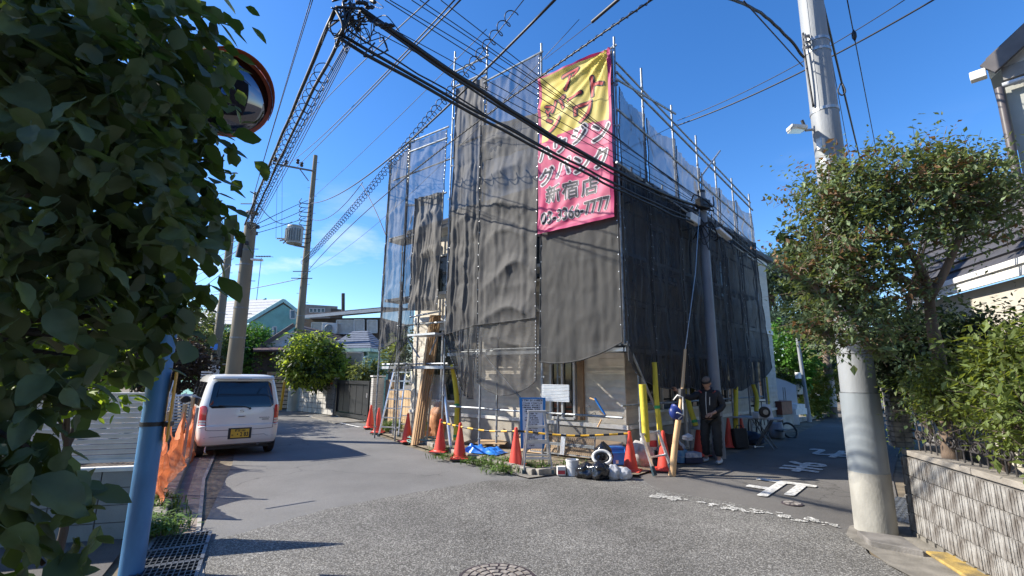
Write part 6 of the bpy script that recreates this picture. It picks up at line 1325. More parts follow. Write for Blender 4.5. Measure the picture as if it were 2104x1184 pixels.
# ================================================================ RIGHT BACKGROUND
wp=thing('white_garden_wall','bright white rendered wall past the far scaffold end','wall',tuple(down(at(1605,850,20.5))))
a,c=at(1520,800,20.6),at(1636,800,21.0); MB().prism([down(a),down(c),down(c,at(1636,792,21).z),down(at(1615,790,20.9),at(1615,782,20.9).z),down(at(1580,775,20.8),at(1580,772,20.8).z),down(a,at(1520,772,20.6).z)],(0,.15,0)).build('wall_panel',mat('bright_render',(.60,.59,.60),.8,.05,3,.1,30),wp)
for x in (1583,1611,1615): c=at(x,823,19.6); MB().tube([c,c+V(0,0,.45)],.015,6).build('steel_bar',M_steeld,wp)
cb=thing('brown_container','red brown box planter standing on a low concrete base','planter',tuple(down(at(1595,860,18.8))))
a,c,d=at(1575,840,18.6),at(1607,840,18.4),at(1628,840,19.4); zt,zm=at(1607,826,18.4).z,at(1607,853,18.4).z; 
for p,q_ in((a,c),(c,d)):
    MB().prism([down(p,zm),down(q_,zm),down(q_,zt),down(p,zt)],(.02,.3,0)).build('box_side',mat('red_brown_box',(.16,.05,.035),.6,.25,7),cb); MB().prism([down(p,0),down(q_,0),down(q_,zm-.01),down(p,zm-.01)],(.02,.3,0)).build('concrete_base',M_conc,cb)
MB().prism([down(a,zt-.02),down(c,zt-.02),down(d,zt-.02),down(d,zt-.02)+V(-.6,.7,0),down(a,zt-.02)+V(0,.6,0)],(0,0,.03)).build('box_top',mat('red_brown_box',(0,0,0)),cb)
kb=[g(1590,880),g(1645,868),g(1680,860),g(1700,857)]
MB().slab([(p.x,p.y) for p in kb]+[(p.x-.9,p.y+1.0) for p in kb[::-1]],0.005,.13).build('far_kerb',M_conc,kind='structure')
st=thing('white_step','small white block steps beside the white wall','step',tuple(g(1634,850))); MB().box(at(1634,836,20.3),(.6,.4,.2),.6).build('upper_step',M_white,st); MB().box(at(1632,845,20.2),(.8,.5,.2),.6).build('lower_step',M_white,st)
upA,ua0,ua1=upole('thin grey post with a pale meter box on the right lane',(1662,853),22.5,1,.05,.05,M_gpole,False)
for ch in list(upA.children): bpy.data.objects.remove(ch)
tp_=at(1629,632,22.5); MB().tube([ua0,V(tp_.x,tp_.y,tp_.z)],[.085,.055],12).build('shaft',M_gpole,upA,smooth=40); MB().box(at(1638,800,22.3),(.38,.25,.40),.5).build('meter_box',mat('box_cream',(.5,.46,.36),.5,.08,5),upA,bevel=.02); MB().box(at(1640,772,22.3),(.2,.15,.25),.5).build('light_fitting',M_white,upA,bevel=.02)
MB().tube(spline([tp_,tp_+V(.2,0,-.15),tp_+V(.55,0,.0),tp_+V(.5,0,.4)],5),.02,6).build('wire_loop',M_cable,upA)
upB,ub0,ub1=upole('brown wooden pole with a white wrapped foot on the right lane',(1711,857),25.8,1,.05,.05,M_gpole,False)
for ch in list(upB.children): bpy.data.objects.remove(ch)
tq=at(1688,620,25.8); tq.x,tq.y=tq.x,tq.y; MB().tube([ub0,tq],[.21,.14],14).build('shaft',mat('brown_pole',(.17,.13,.10),.85,.2,3,.2,30),upB,smooth=40); MB().tube([ub0.lerp(tq,.09),ub0.lerp(tq,.32)],[.22,.20],16).build('white_wrap',mat('wrap_white',(.5,.49,.5),.6,.05,4),upB,smooth=40)
fr_=thing('far_flat_roof','distant dark flat eave seen between the cedar and the right tree','roof',tuple(at(1640,668,40))); MB().prism([at(1608,662,38),at(1700,668,40),at(1700,668,44),at(1608,664,44)],(0,0,.35)).build('eave',M_darkw,fr_); MB().prism([down(at(1618,668,40)),down(at(1700,672,41)),at(1700,672,41),at(1618,668,40)],(0,.3,0)).build('wall',M_whitew,fr_)
# ================================================================ VEGETATION
def leafm(name,col,transl=.3,isl=.35,tcol=None,rough=.55): return mat(name,col,rough,.25,2.2,island=isl,transl=transl,tcol=tcol,spec=.4)
L_dark=leafm('leaf_dark',(.070,.095,.050),.25,.45,(.22,.32,.03)); L_bright=leafm('leaf_bright',(.10,.16,.035),.4,.35,(.45,.60,.04)); L_myr=leafm('leaf_myrtle',(.13,.18,.085),.3,.5,(.25,.30,.06)); L_red=leafm('leaf_reddish',(.20,.115,.06),.3,.5,(.35,.18,.06)); L_hedge=leafm('leaf_hedge',(.10,.135,.038),.35,.4,(.36,.42,.05)); L_box=leafm('leaf_topiary',(.085,.20,.03),.2,.35,(.15,.35,.03)); L_deep=leafm('leaf_deep',(.028,.048,.022),.2,.4,(.1,.16,.03)); L_cedar=leafm('leaf_cedar',(.055,.095,.062),.15,.35,(.12,.2,.08)); L_brown=leafm('leaf_brownish',(.055,.040,.028),.2,.4,(.12,.07,.03)); L_lime=leafm('leaf_lime',(.17,.24,.045),.4,.3,(.5,.62,.06)); L_olive=leafm('leaf_olive',(.10,.13,.05),.3,.35,(.3,.35,.07))
M_bark=mat('bark_dark',(.065,.048,.038),.9,.3,6,.5,30,stretch=(1,1,.3)); M_barkl=mat('bark_warm',(.15,.105,.075),.85,.35,5,.5,25,stretch=(1,1,.3)); M_barkr=mat('bark_red',(.13,.07,.05),.9,.3,5,.5,25,stretch=(1,1,.3))
def tree(label,base,blobs,n,size,m,r0=.05,tmpl=LEAF_SMALL,bark=M_bark,name='tree',cat='tree',group=None,shell=.5,clump=.05,ncl=None,droop=.3,branches=True,trunk=None,extra=None,twigs=0,limbs=None,sprig=None):
    t=thing(name,label,cat,tuple(base),0,group); base=Vector(base)
    B=[(Vector(b[0]),b[1] if hasattr(b[1],'__len__') else (b[1],)*3) for b in blobs]
    if trunk:
        MB().tube(spline([base]+[Vector(p) for p in trunk],4),[r0*(1-.5*i/(len(trunk)*4)) for i in range(len(trunk)*4+1)],10).build('trunk',bark,t,smooth=True); top=Vector(trunk[-1])
    else:
        cx_=sum((b[0] for b in B),V(0,0,0))/len(B); top=base.lerp(cx_,.55); MB().tube(spline([base,base.lerp(top,.5)+V(.04,.03,0),top],4),[r0*(1-.06*i) for i in range(9)],10).build('trunk',bark,t,smooth=True)
    if branches:
        anch=[]
        if limbs:
            for lb in limbs:
                pts=spline([top-V(0,0,.06)]+[Vector(p) for p in lb],5); MB().tube(pts,[r0*.62*(1-.6*i/len(pts)) for i in range(len(pts))],8).build('limb',bark,t,smooth=True); anch+=pts[4:]
        top_=top
        for c,r in B:
            if anch: top=min(anch,key=lambda p:(p-c).length)
            mid=top.lerp(c,.5)+V(random.uniform(-.08,.08),random.uniform(-.08,.08),.06)*(r[0]*1.5); b=MB(); b.tube(spline([top-V(0,0,.05),mid,c],4),[r0*.5*(1-.085*i) for i in range(9)],7)
            for k in range(twigs):
                d=Vector(RNG.normal(size=3)).normalized()*r[0]*.9; b.tube([c.lerp(mid,random.random()*.6),c+d*.5+V(0,0,.02),c+d],[r0*.14,r0*.09,r0*.04],5)
            b.build('branch',bark,t,smooth=True)
    if sprig:
        ns,per,ln=sprig; Mi=np.array(FR[t].inverted())
        for nm,mm,k0,k1 in (('crown',m,0,.91),('bronze_shoots' if extra else 'young_shoots',extra[0][1] if extra else m,.91,1.)):
            n_=int(ns*(k1-k0)); Q,O,tw=sprigs(B,n_,per,ln,up=.25 if k0==0 else .8,inner=.3 if k0==0 else .8); vs,idx,k=leaf_cloud(Q,size,tmpl,outward=O,droop=.05,sv=.28); vs=vs@Mi[:3,:3].T+Mi[:3,3]
            o=bpy.data.objects.new(nm,fast_mesh(nm,vs,idx,k,mm)); COL.objects.link(o); o.parent=t; FR[o]=FR[t]
            if k0==0:
                b=MB(); P,d,L_,bd=tw
                for i in range(0,n_,2):
                    p=Vector(tuple(P[i])); q=p+Vector(tuple(d[i]))*L_[i]; b.tube([p-Vector(tuple(d[i]))*.12,q],[.004,.0015],3,cap=False)
                b.build('twigs',bark,t,kind='stuff')
        return t,B
    crown('crown',B,n,size,tmpl,m,t,shell=shell,clump=clump,nclump=ncl or max(40,n//14),droop=droop)
    if extra:
        for nm,m2,n2,s2 in extra: crown(nm,[(c,tuple(x*1.04 for x in r)) for c,r in B],n2,s2,tmpl,m2,t,shell=.85,clump=clump,nclump=max(20,n2//9),droop=droop)
    return t,B
bl=lambda L_:[(at(x,y,D),r) for x,y,D,r in L_]
# foreground broad leaved tree on the left
fb=bl([(20,60,2.0,.42),(150,40,2.2,.42),(280,70,2.4,.34),(370,110,2.5,.24),(50,230,2.0,.40),(220,220,2.3,.38),(360,230,2.5,.27),(60,400,2.0,.40),(220,380,2.25,.38),(350,360,2.45,.26),(430,330,2.5,.16),(50,550,2.2,.27),(190,500,2.3,.22),(330,500,2.45,.24),(390,440,2.5,.16),(30,700,2.1,.22),(150,690,2.2,.13),(290,610,2.4,.20),(350,600,2.45,.16),(20,840,2.1,.20),(90,800,2.1,.13),(235,745,2.35,.12),(310,690,2.4,.12),(345,650,2.4,.10),(10,960,2.1,.18),(60,920,1.9,.12),(20,1120,2.0,.18),(90,1160,2.0,.12),(0,1040,2.0,.14)])
off=[(V(-4.4,1.6,2.9),1.25),(V(-5.4,2.3,4.2),1.5),(V(-4.6,1.2,4.6),1.2),(V(-3.0,1.2,3.4),.8),(V(-2.3,1.7,4.3),.7),(V(-3.6,2.6,4.6),.9)]  # unseen crown masses left of the frame that shade the near leaves
ft=thing('foreground_tree','big shaded broad leaved tree filling the left edge, close to the camera','tree',(-2.6,1.1,0))
top=V(-2.3,1.4,1.6); MB().tube(spline([V(-2.6,1.1,0),V(-2.5,1.2,.8),top],5),[.09]*4+[.08]*4+[.07]*3,12).build('trunk',M_bark,ft,smooth=True)
for c,r in fb+off: MB().tube(spline([top,top.lerp(c,.5)+V(.05,0,.08),c],5),[.03*(1-.08*i) for i in range(11)],7).build('branch',M_bark,ft,smooth=True)
rngF=np.random.default_rng(11)
P,u=blob_points([(c,(r,)*3) for c,r in fb],4700,.25,rng=rngF,clump=.045,nclump=1300)
camd=np.linalg.norm(P-np.array([0,0,CH]),axis=1); P=P[camd>1.62]; u=u[camd>1.62]; order=np.argsort(np.linalg.norm(P-np.array([0,0,CH]),axis=1)); near=order[:300]; rest=order[300:]
vs,idx,k=leaf_cloud(P[rest],.074,LEAF_BROAD,outward=u[rest]*.6,droop=.75,sv=.25,rng=rngF); M_=np.array(FR[ft].inverted()); vs=vs+M_[:3,3]
o=bpy.data.objects.new('leaves',fast_mesh('leaves',vs,idx,k,L_dark,True)); COL.objects.link(o); o.parent=ft; o['kind']='stuff'; FR[o]=FR[ft]
lm=[]
for s_ in range(6):
    rr=random.Random(s_); T,FC=LEAF_BROAD; b=MB(); n_=8
    pts=[]; 
    for j in range(n_+1):
        v=j/n_; w=.37*math.sin(math.pi*min(1,v**.8))**.8*(1-.25*v); cv=-.16*v*v*rr.uniform(.3,1.6)
        for q_ in(-1,-.5,0,.5,1): pts.append((q_*w,v*1.06,cv+abs(q_)*w*.28*rr.uniform(.4,1.3)+.02*noise.noise(Vector((q_*3,v*5,s_)))))
    b.add(pts,[(j*5+i,j*5+i+1,(j+1)*5+i+1,(j+1)*5+i) for j in range(n_) for i in range(4)]); b.tube([(0,-.25,.02),(0,0,0)],.012,5); lm.append(b.mesh('leaf_%d'%s_,L_dark,smooth=True))
for q_ in near:
    az_=rngF.uniform(0,6.28); d=Vector((math.cos(az_),math.sin(az_),rngF.normal(-.85,.5)))+Vector(tuple(u[q_]))*.4; d.normalize(); up_=Vector((rngF.normal(0,.6),rngF.normal(0,.6)-.3,1)).normalized(); x=d.cross(up_).normalized(); z=x.cross(d)
    R=Matrix((x,d,z)).transposed(); s_=.076*math.exp(rngF.normal(0,.22)); inst('leaf',lm[int(q_)%6],ft,Vector(tuple(P[q_])),R.to_euler(),(s_,s_,s_))
crown('unseen_crown',[(c,(r,)*3) for c,r in off],5200,.11,LEAF_BROAD,L_dark,ft,shell=.3,clump=.12,nclump=900,droop=.6)
tree('sunlit shrub with yellow green leaves glowing through the foreground tree',down(at(170,800,5.3)),bl([(120,600,5.0,.55),(220,560,5.2,.5),(150,690,5.0,.5),(260,660,5.4,.4),(60,680,4.8,.5),(200,800,5.2,.3)]),2600,.075,L_bright,.035,LEAF_BROAD,shell=.3,name='shrub',cat='shrub')
# right tree
tb_=at(1950,930,6.5); tb_.z=.6
trk=[at(1932,760,6.5),at(1914,660,6.45),at(1908,600,6.4)]
mb_=bl([(1690,400,5.9,.22),(1750,400,6.0,.32),(1830,390,6.2,.36),(1900,385,6.4,.36),(1975,395,6.6,.36),(2035,430,6.8,.30),(1700,500,5.8,.25),(1770,490,6.0,.30),(1850,470,6.2,.30),(1975,480,6.6,.16),(1690,580,5.8,.24),(1760,570,6.0,.26),(1830,560,6.2,.22),(1720,650,5.8,.25),(1790,650,6.0,.25),(1860,620,6.3,.18),(1780,710,6.0,.16),(1655,440,5.8,.10),(1640,560,5.8,.14),(1700,690,5.8,.14),(1925,340,6.5,.16),(2010,350,6.7,.12)])
tree('crape myrtle tree with bronze tipped leaves overlapping the big right pole',tb_,mb_,30000,.054,L_myr,.075,LEAF_SMALL,M_barkl,shell=.3,clump=.06,ncl=2000,trunk=trk,droop=.0,extra=[('bronze_shoots',L_red,4200,.045)],twigs=3,sprig=(1650,13,.30),limbs=[[at(1940,560,6.45),at(1975,480,6.5),at(2000,420,6.6)],[at(1895,560,6.3),at(1860,500,6.2),at(1820,430,6.1),at(1760,400,6.0)],[at(1880,590,6.3),at(1840,570,6.2),at(1770,600,6.0),at(1710,620,5.9)]])
tree('dark round leaved tree just behind the bronze tipped one',down(at(1930,800,9.6)),bl([(1660,500,8.8,.35),(1655,590,8.8,.35),(1665,660,8.8,.3),(1950,360,9.2,.4),(1930,330,9.2,.2),(1700,620,8.8,.4)]),4200,.075,L_deep,.06,LEAF_BROAD,shell=.4,clump=.08)
hb_=bl([(1890,740,7.2,.40),(1960,725,7.4,.36),(2050,710,7.2,.36),(1880,700,7.4,.3),(1920,800,6.9,.28),(1840,740,7.4,.25)])
tree('dark green hedge behind the iron fence under the myrtle trunk',down(at(1950,900,7.2)),hb_,9000,.055,L_deep,.04,LEAF_SMALL,name='hedge',cat='hedge',shell=.3,clump=.07,sprig=(1300,11,.25))
hb2=bl([(1990,800,6.2,.30),(2060,790,5.9,.32),(2104,760,5.8,.32),(2095,855,5.6,.22),(1940,820,6.5,.20),(2110,850,5.2,.25)])
tree('sunlit yellow green hedge spilling over the iron fence at the right edge',down(at(2050,950,6.1)),hb2,7500,.055,L_hedge,.03,LEAF_SMALL,name='hedge',cat='hedge',shell=.35,clump=.06,sprig=(900,11,.22))
tree('ivy trailing down the outer side of the brick pillar',at(1852,900,7.4),bl([(1852,830,7.4,.10),(1850,870,7.35,.10),(1856,905,7.3,.08),(1845,800,7.4,.16),(1862,790,7.3,.14)]),900,.05,L_lime,.012,LEAF_SMALL,name='ivy',cat='ivy',shell=.2,clump=.04)
# left background greenery
def topiary(label,c,r,sq=.9):
    t=thing('topiary_bush',label,'bush',(c.x,c.y,0),0,'clipped round bushes'); MB().tube([V(c.x,c.y,0),V(c.x,c.y,c.z)],.09,8).build('trunk',M_bark,t)
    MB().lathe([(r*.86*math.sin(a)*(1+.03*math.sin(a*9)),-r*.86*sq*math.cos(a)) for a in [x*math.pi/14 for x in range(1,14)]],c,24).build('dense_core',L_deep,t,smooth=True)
    crown('clipped_foliage',[(c,(r,r,r*sq))],26000,.12,LEAF_SMALL,L_box,t,shell=.88,droop=0,clump=.03,nclump=9000)
topiary('large clipped round bush directly behind the white car',at(497,745,28),1.95,.85); topiary('smaller clipped round bush right of the large one by the transformer pole',at(572,752,28),1.2,1.15)
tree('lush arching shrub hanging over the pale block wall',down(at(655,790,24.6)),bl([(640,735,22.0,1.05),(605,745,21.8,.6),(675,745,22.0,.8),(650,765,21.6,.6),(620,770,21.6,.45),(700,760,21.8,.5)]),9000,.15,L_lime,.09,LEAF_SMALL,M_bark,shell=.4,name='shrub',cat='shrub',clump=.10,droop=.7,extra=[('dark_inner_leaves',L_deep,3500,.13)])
tree('low dark shrub behind the black gate',down(at(755,780,20)),bl([(745,765,20,.45),(770,762,20,.45)]),1800,.11,L_olive,.03,LEAF_SMALL,name='shrub',cat='shrub')
tree('brownish dark hedge behind the silver louvre screen',down(at(385,790,18)),bl([(375,740,18,.9),(350,755,17.5,.9),(400,760,18.3,.7),(330,740,17,.9)]),9000,.09,L_brown,.05,LEAF_SMALL,name='hedge',cat='hedge',shell=.5)
tree('dark pine like tree left of the concrete poles',down(at(370,760,21)),bl([(375,690,21,1.1),(350,690,20.5,1.3),(395,705,21.5,.8),(310,690,20,1.6),(330,640,21,1.2)]),9000,.13,L_deep,.12,LEAF_THIN,shell=.4)
tree('yellowish leafy tree between the dark pine and the left poles',down(at(418,760,26)),bl([(415,700,26,1.2),(430,725,25,.8),(410,740,25,.8)]),7000,.14,L_olive,.09,LEAF_SMALL,shell=.4)
tree('dense dark trees far left seen through gaps of the foreground leaves',down(at(150,760,20)),bl([(60,720,18,2.2),(160,700,19,2.2),(250,700,20,2.0),(100,640,19,2.0),(0,680,17,2.2)]),9000,.2,L_deep,.15,LEAF_SMALL,shell=.4)
# right background greenery
def cedar():
    b=at(1566,690,30); b.z=0; tr=[at(1566,700,30),at(1568,600,30),at(1572,545,30)]
    blobs=[(at(x,y,30+dz),(rx,rx,.28)) for x,y,dz,rx in ((1600,545,0,1.5),(1625,560,.3,1.1),(1585,560,-.4,1.2),(1610,585,0,1.2),(1632,600,.3,.8),(1590,530,.4,1.0),(1615,625,0,.7),(1585,650,0,1.0),(1600,670,0,1.1),(1575,540,0,1.0),(1640,575,0,.7))]
    tree('tall cedar with layered drooping boughs past the far scaffold end',b,blobs,16000,.22,L_cedar,.42,LEAF_THIN,M_barkr,shell=.2,clump=.16,trunk=tr,droop=.8)
cedar()
tree('bright green leafy bush above the white garden wall',down(at(1600,800,24)),bl([(1595,720,24,1.2),(1630,730,24,1.1),(1570,740,24,1.0),(1610,760,23.5,1.0),(1640,765,24,.7)]),9000,.14,L_box,.08,LEAF_SMALL,shell=.5,name='bush',cat='bush')
tree('low clipped hedge along the white wall top',down(at(1600,790,23)),bl([(1585,783,22.5,.5),(1605,785,22.5,.5),(1625,788,22.6,.45)]),2500,.11,L_deep,.04,LEAF_SMALL,name='hedge',cat='hedge')
tree('sunlit low plants at the foot of the thin grey post',down(at(1670,840,25)),bl([(1660,820,25,.7),(1685,800,25.5,.8),(1678,835,24.8,.6),(1650,835,24,.45),(1690,770,26,.8)]),6000,.12,L_hedge,.03,LEAF_SMALL,name='bush',cat='bush',shell=.4)
tree('dark tree mass behind the brown wooden pole',down(at(1690,800,31)),bl([(1680,730,31,2.0),(1660,700,32,1.8),(1715,720,32,2.0),(1740,760,32,1.8),(1670,790,30,1.5)]),11000,.2,L_deep,.2,LEAF_SMALL,shell=.5)
tree('shaded trees along the right lane behind the big pole',down(at(1790,800,24)),bl([(1750,740,36,2.2),(1840,770,16,1.0),(1855,720,14,1.1),(1820,720,18,1.3),(1870,800,13,.6),(1800,690,26,2.2),(1790,770,28,1.6),(1880,650,12,.9)]),14000,.14,L_deep,.15,LEAF_SMALL,shell=.4)
tree('distant trees closing the end of the right lane',down(at(1830,800,60)),bl([(1790,765,60,4),(1830,770,60,3.4),(1860,760,58,3.5)]),6000,.4,L_olive,.3,LEAF_SMALL,shell=.4)
# far belts that close the horizon
for i,(X,Y,w_,h_,lab) in enumerate(((-45,60,40,5.5,'far off belt of trees closing the horizon on the left'),(60,75,45,6,'far off belt of trees closing the horizon on the right'),(-5,90,60,6,'far off belt of trees behind the scaffolded house'))):
    B=[(V(X+random.uniform(-w_/2,w_/2),Y+random.uniform(-6,6),random.uniform(1,h_*.5)),(4,4,h_*.5)) for _ in range(16)]; crown('tree_belt',B,5000,.8,LEAF_SMALL,L_deep,None,shell=.3,kind='stuff',label=lab,category='trees')
# weeds at the kerb
L_weed=leafm('leaf_weed',(.10,.17,.035),.3,.4)
def weeds(label,pxs,n,h):
    vs=[];fs=[]; rr=random.Random(len(label))
    for k in range(n):
        c=g(*rr.choice(pxs),.03)+V(rr.gauss(0,.16),rr.gauss(.05,.07),0); a=rr.uniform(0,6.28); l=h*rr.uniform(.4,1.2); d=V(math.cos(a),math.sin(a),0); sdv_=V(-d.y,d.x,0)*.012
        if rr.random()<.5:
            b0=len(vs); vs+=[c-sdv_*.5,c+sdv_*.5,c+d*l*.35+V(0,0,l*.8)+sdv_*.6,c+d*l*.35+V(0,0,l*.8)-sdv_*.6,c+d*l*.9+V(0,0,l*.85)]; fs+=[(b0,b0+1,b0+2,b0+3),(b0+3,b0+2,b0+4)]
        else:
            c2=c+V(0,0,l*rr.uniform(.3,1)); b0=len(vs); w=V(-d.y,d.x,0)*.022; vs+=[c2,c2+d*.035+w,c2+d*.085-V(0,0,.012),c2+d*.035-w]; fs+=[(b0,b0+1,b0+2,b0+3)]
    b=MB(); b.add(vs,fs); return b.build('weeds',L_weed,None,label,'weeds',kind='stuff')
weeds('green weeds growing at the broken kerb between the cones',[(925,945),(985,955),(1005,950),(1020,962),(1035,955),(1028,972),(915,930)],1000,.13)
weeds('weeds growing behind the small stepladder',[(1085,960),(1110,965),(1100,955),(1140,965),(1175,955)],350,.10); weeds('weeds at the left kerb near the drain grates',[(305,1085),(315,1060),(312,1100),(322,1040)],900,.16)
weeds('climbing weeds by the foot of the tall ladder',[(795,885),(805,888),(812,880)],700,.3)
bfn=thing('plank_fence','weathered brown board fence closing the gap left of the house wall','fence',tuple(down(at(820,860,16.5))))
a,c=at(800,800,16.6),at(846,800,15.2); a=down(a); c=down(c)
for i in range(9): p=a.lerp(c,i/9); q=a.lerp(c,(i+.9)/9); MB().prism([down(p,.02),down(q,.02),down(q,1.15+.1*random.random()),down(p,1.15+.1*random.random())],V(.02,.03,0)).build('board',M_wood,bfn)
tree('dim shrub behind the netting at the left end of the house',down(at(822,760,18)),bl([(815,735,18,.6),(835,745,18.5,.6),(825,700,19,.6)]),2200,.11,L_olive,.03,LEAF_SMALL,name='shrub',cat='shrub')
# fallen gravel along the gutters
b=MB()
for i in range(500):
    k=random.random(); p=line[0].lerp(line[-2],k)+V(random.gauss(.05,.15),random.gauss(.05,.12),.03); s_=random.uniform(.006,.022); b.box(p,(s_,s_*.8,s_*.6),random.random()*3)
b.build('gravel',M_conc,None,'loose gravel bits along the broken kerb','gravel',kind='stuff')
# ================================================================ WORKER
def skin(name,joints,edges,m,parent,sub=2,root=0):
    me=bpy.data.meshes.new(name); me.from_pydata([j[0] for j in joints],edges,[]); o=bpy.data.objects.new(name,me); COL.objects.link(o)
    o.modifiers.new('skin','SKIN').use_smooth_shade=True; sd_=o.modifiers.new('sub','SUBSURF'); sd_.levels=sd_.render_levels=sub
    for i,(p,r) in enumerate(joints): me.skin_vertices[0].data[i].radius=(r,r) if not hasattr(r,'__len__') else r
    me.skin_vertices[0].data[root].use_root=True; dg=bpy.context.evaluated_depsgraph_get(); dg.update(); m2=bpy.data.meshes.new_from_object(o.evaluated_get(dg)); bpy.data.objects.remove(o); m2.materials.clear(); m2.materials.append(m)
    return m2
wf=g(1466,951); wrk=thing('person','worker in black jacket and trousers with beanie, one arm reaching to a tube','person',(wf.x,wf.y,.004),math.radians(-38+180))
M_skin=mat('skin',(.42,.24,.17),.55,.06,8); M_jack=mat('jacket_black',(.016,.016,.019),.7,.3,5,.4,14); M_trou=mat('trousers_dark',(.022,.022,.022),.8,.3,5,.4,12)
# local: +y = front, -x = his right hand side seen left
bodyj=[((0,-.02,.90),.08),((0,-.02,1.10),.08),((0,.0,1.30),.09),((0,.06,1.41),.06),((0,.10,1.49),.055),((-.19,.03,1.36),.06),((-.36,.16,1.24),.042),((-.50,.30,1.36),.03),((-.53,.33,1.39),.028),((.19,.03,1.35),.06),((.27,.02,1.09),.042),((.12,.22,.97),.03),((.09,.25,.96),.028),((-.10,0,.84),.09),((-.12,.05,.47),.058),((-.13,-.02,.09),.04),((-.14,.09,.05),.035),((.10,0,.84),.09),((.12,.06,.47),.058),((.13,.08,.09),.04),((.15,.18,.05),.035)]
bodye=[(0,1),(1,2),(2,3),(3,4),(2,5),(5,6),(6,7),(7,8),(2,9),(9,10),(10,11),(11,12),(0,13),(13,14),(14,15),(15,16),(0,17),(17,18),(18,19),(19,20)]
bm_=skin('body',bodyj,bodye,M_skin,wrk)
b=MB(); b.add([v.co for v in bm_.vertices],[tuple(p.vertices) for p in bm_.polygons])
# head with face
hc=Vector((0,.13,1.555)); Rh=Matrix.Rotation(-.45,3,'X')@Matrix.Rotation(.15,3,'Z')
def headf(u,v):
    th=2*math.pi*u; ph=math.pi*(v*.98+.01); x,y,z=math.sin(ph)*math.cos(th),math.sin(ph)*math.sin(th),math.cos(ph)
    X=.074*x*(1-.18*max(0,-z)); Y=.093*y; Z=.115*z
    if y>.3: 
        Y+=.022*math.exp(-(X/.013)**2-((Z+.008)/.022)**2)-.006*math.exp(-((abs(X)-.03)/.014)**2-((Z-.016)/.010)**2)+.005*math.exp(-(X/.025)**2-((Z+.045)/.008)**2)+.007*math.exp(-(X/.03)**2-((Z+.088)/.02)**2)
    return hc+Rh@Vector((X,Y,Z))
b.grid(headf,32,28)
for s in(-1,1): b.lathe([(.008,-.012),(.026,-.004),(.028,.006),(.014,.012)],hc+Rh@Vector((s*.076,-.005,-.01)),10,Rh@Matrix.Rotation(s*1.4,3,'Y'))
def hand(w,d,up_,curl,th):
    w=Vector(w); d=Vector(d).normalized(); up_=Vector(up_); sd_=d.cross(up_).normalized(); nn=sd_.cross(d); b.tube([w-d*.02,w+d*.03,w+d*.075,w+d*.088],[.022,.030,.034,.030],10,flat=.5)
    for i,(o_,l_) in enumerate(((-.03,.066),(-.010,.075),(.010,.070),(.029,.055))):
        p=w+d*.08+sd_*o_; q1=p+(d*math.cos(curl*.5)-nn*math.sin(curl*.5))*l_*.5; q2=q1+(d*math.cos(curl)-nn*math.sin(curl))*l_*.3; q3=q2+(d*math.cos(curl*1.4)-nn*math.sin(curl*1.4))*l_*.25; b.tube([p-d*.02,p,q1,q2,q3],[.009,.0095,.0088,.008,.006],7)
    p=w+d*.02-sd_*.03*th; b.tube([p,p+(d*.7-sd_*th)*.03,p+(d-sd_*th*.8)*.055-nn*.01,p+(d-sd_*th*.4)*.075-nn*.018],[.013,.0125,.010,.008],7)
hand((-.53,.33,1.39),(-.35,.5,.5),(.1,-.7,.6),.5,1); hand((.10,.245,.963),(-.75,.45,-.35),(0,.5,.8),.8,-1)
b.build('body',M_skin,wrk,smooth=True,world=False)
def clothes(name,js,es,m,wr=.006):
    me=skin(name,js,es,m,wrk); 
    for v in me.vertices: v.co=v.co*1.0+v.normal*wr*noise.noise(v.co*14)*1.6+v.normal*wr*.8*math.sin(v.co.z*70+v.co.x*20)*.6
    me.polygons.foreach_set('use_smooth',[True]*len(me.polygons)); o=bpy.data.objects.new(name,me); COL.objects.link(o); o.parent=wrk; FR[o]=FR[wrk]; return o
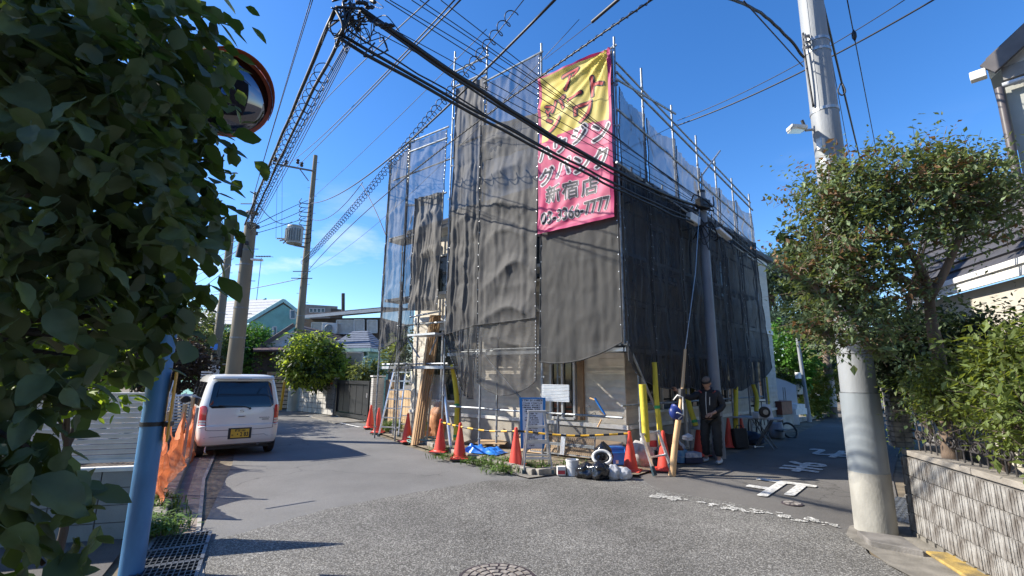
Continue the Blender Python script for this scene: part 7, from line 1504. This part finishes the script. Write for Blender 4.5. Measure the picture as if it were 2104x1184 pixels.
clothes('jacket',[((0,0,.84),(.20,.165)),((0,0,.88),(.20,.165)),((0,.0,1.06),(.205,.17)),((0,.02,1.24),(.21,.165)),((0,.05,1.38),(.12,.11)),((0,.08,1.44),(.085,.08)),((-.18,.03,1.34),.095),((-.35,.155,1.24),.068),((-.475,.275,1.345),.046),((.18,.03,1.33),.095),((.27,.02,1.09),.072),((.15,.185,.985),.05)],[(0,1),(1,2),(2,3),(3,4),(4,5),(3,6),(6,7),(7,8),(3,9),(9,10),(10,11)],M_jack)
clothes('trousers',[((0,0,.95),(.165,.135)),((-.10,0,.80),.115),((-.12,.045,.47),.092),((-.13,-.015,.12),.078),((.10,0,.80),.115),((.12,.06,.47),.092),((.13,.075,.12),.078)],[(0,1),(1,2),(2,3),(0,4),(4,5),(5,6)],M_trou,.009)
for s,x,y in((-1,-.135,-.03),(1,.135,.07)):
    b=MB(); b.grid(lambda u,v:V(x+s*.01+(.048+.008*math.sin(v*3.1))*math.cos(2*math.pi*u)*(.75 if v>.98 else 1)*math.sin(math.pi*(.12+.86*v))**.35,y-.07+.27*v,.012+.045*(1+math.sin(2*math.pi*u))*(1-.45*v)+ (0.0)),16,14); b.build('shoe',mat('shoe_white',(.52,.52,.50),.6,.15,12),wrk,world=False,smooth=True)
b=MB(); 
for z0_,m_i in((.02,0),): b.grid(lambda u,v:hc+Rh@Vector((.083*math.cos(2*math.pi*u)*math.cos(v*1.5),.10*math.sin(2*math.pi*u)*math.cos(v*1.5)-.008,.028+.105*math.sin(v*1.5))),28,12)
b.build('beanie',mat('beanie_brown',(.20,.15,.12),.9,.15,30,.5,90),wrk,world=False,smooth=True)
b=MB(); b.grid(lambda u,v:hc+Rh@Vector((.088*math.cos(2*math.pi*u),.105*math.sin(2*math.pi*u)-.008,.018+.045*v)),28,2); b.build('beanie_band',M_jack,wrk,world=False,smooth=True,solid=.006)
MB().tube(spline([V(-.02,.165,.90),V(-.02,.18,1.06),V(-.015,.185,1.24),V(-.01,.16,1.38)],5),.006,6).build('zipper',M_white,wrk,world=False); MB().tube([V(.05,.18,1.12),V(.06,.175,1.28)],.006,6).build('pocket_zip',M_white,wrk,world=False)
for s in(-1,1): MB().tube([V(s*.11,.13,1.36),V(s*.16,.11,1.40)],.014,6).build('red_patch',mat('patch_red',(.5,.10,.08),.6,.1,5),wrk,world=False)

for ch in wrk.children:   # mirror the figure so that the reaching arm is on the tube's side
    ch.data.transform(Matrix.Scale(-1,4,(1,0,0))); ch.data.flip_normals()
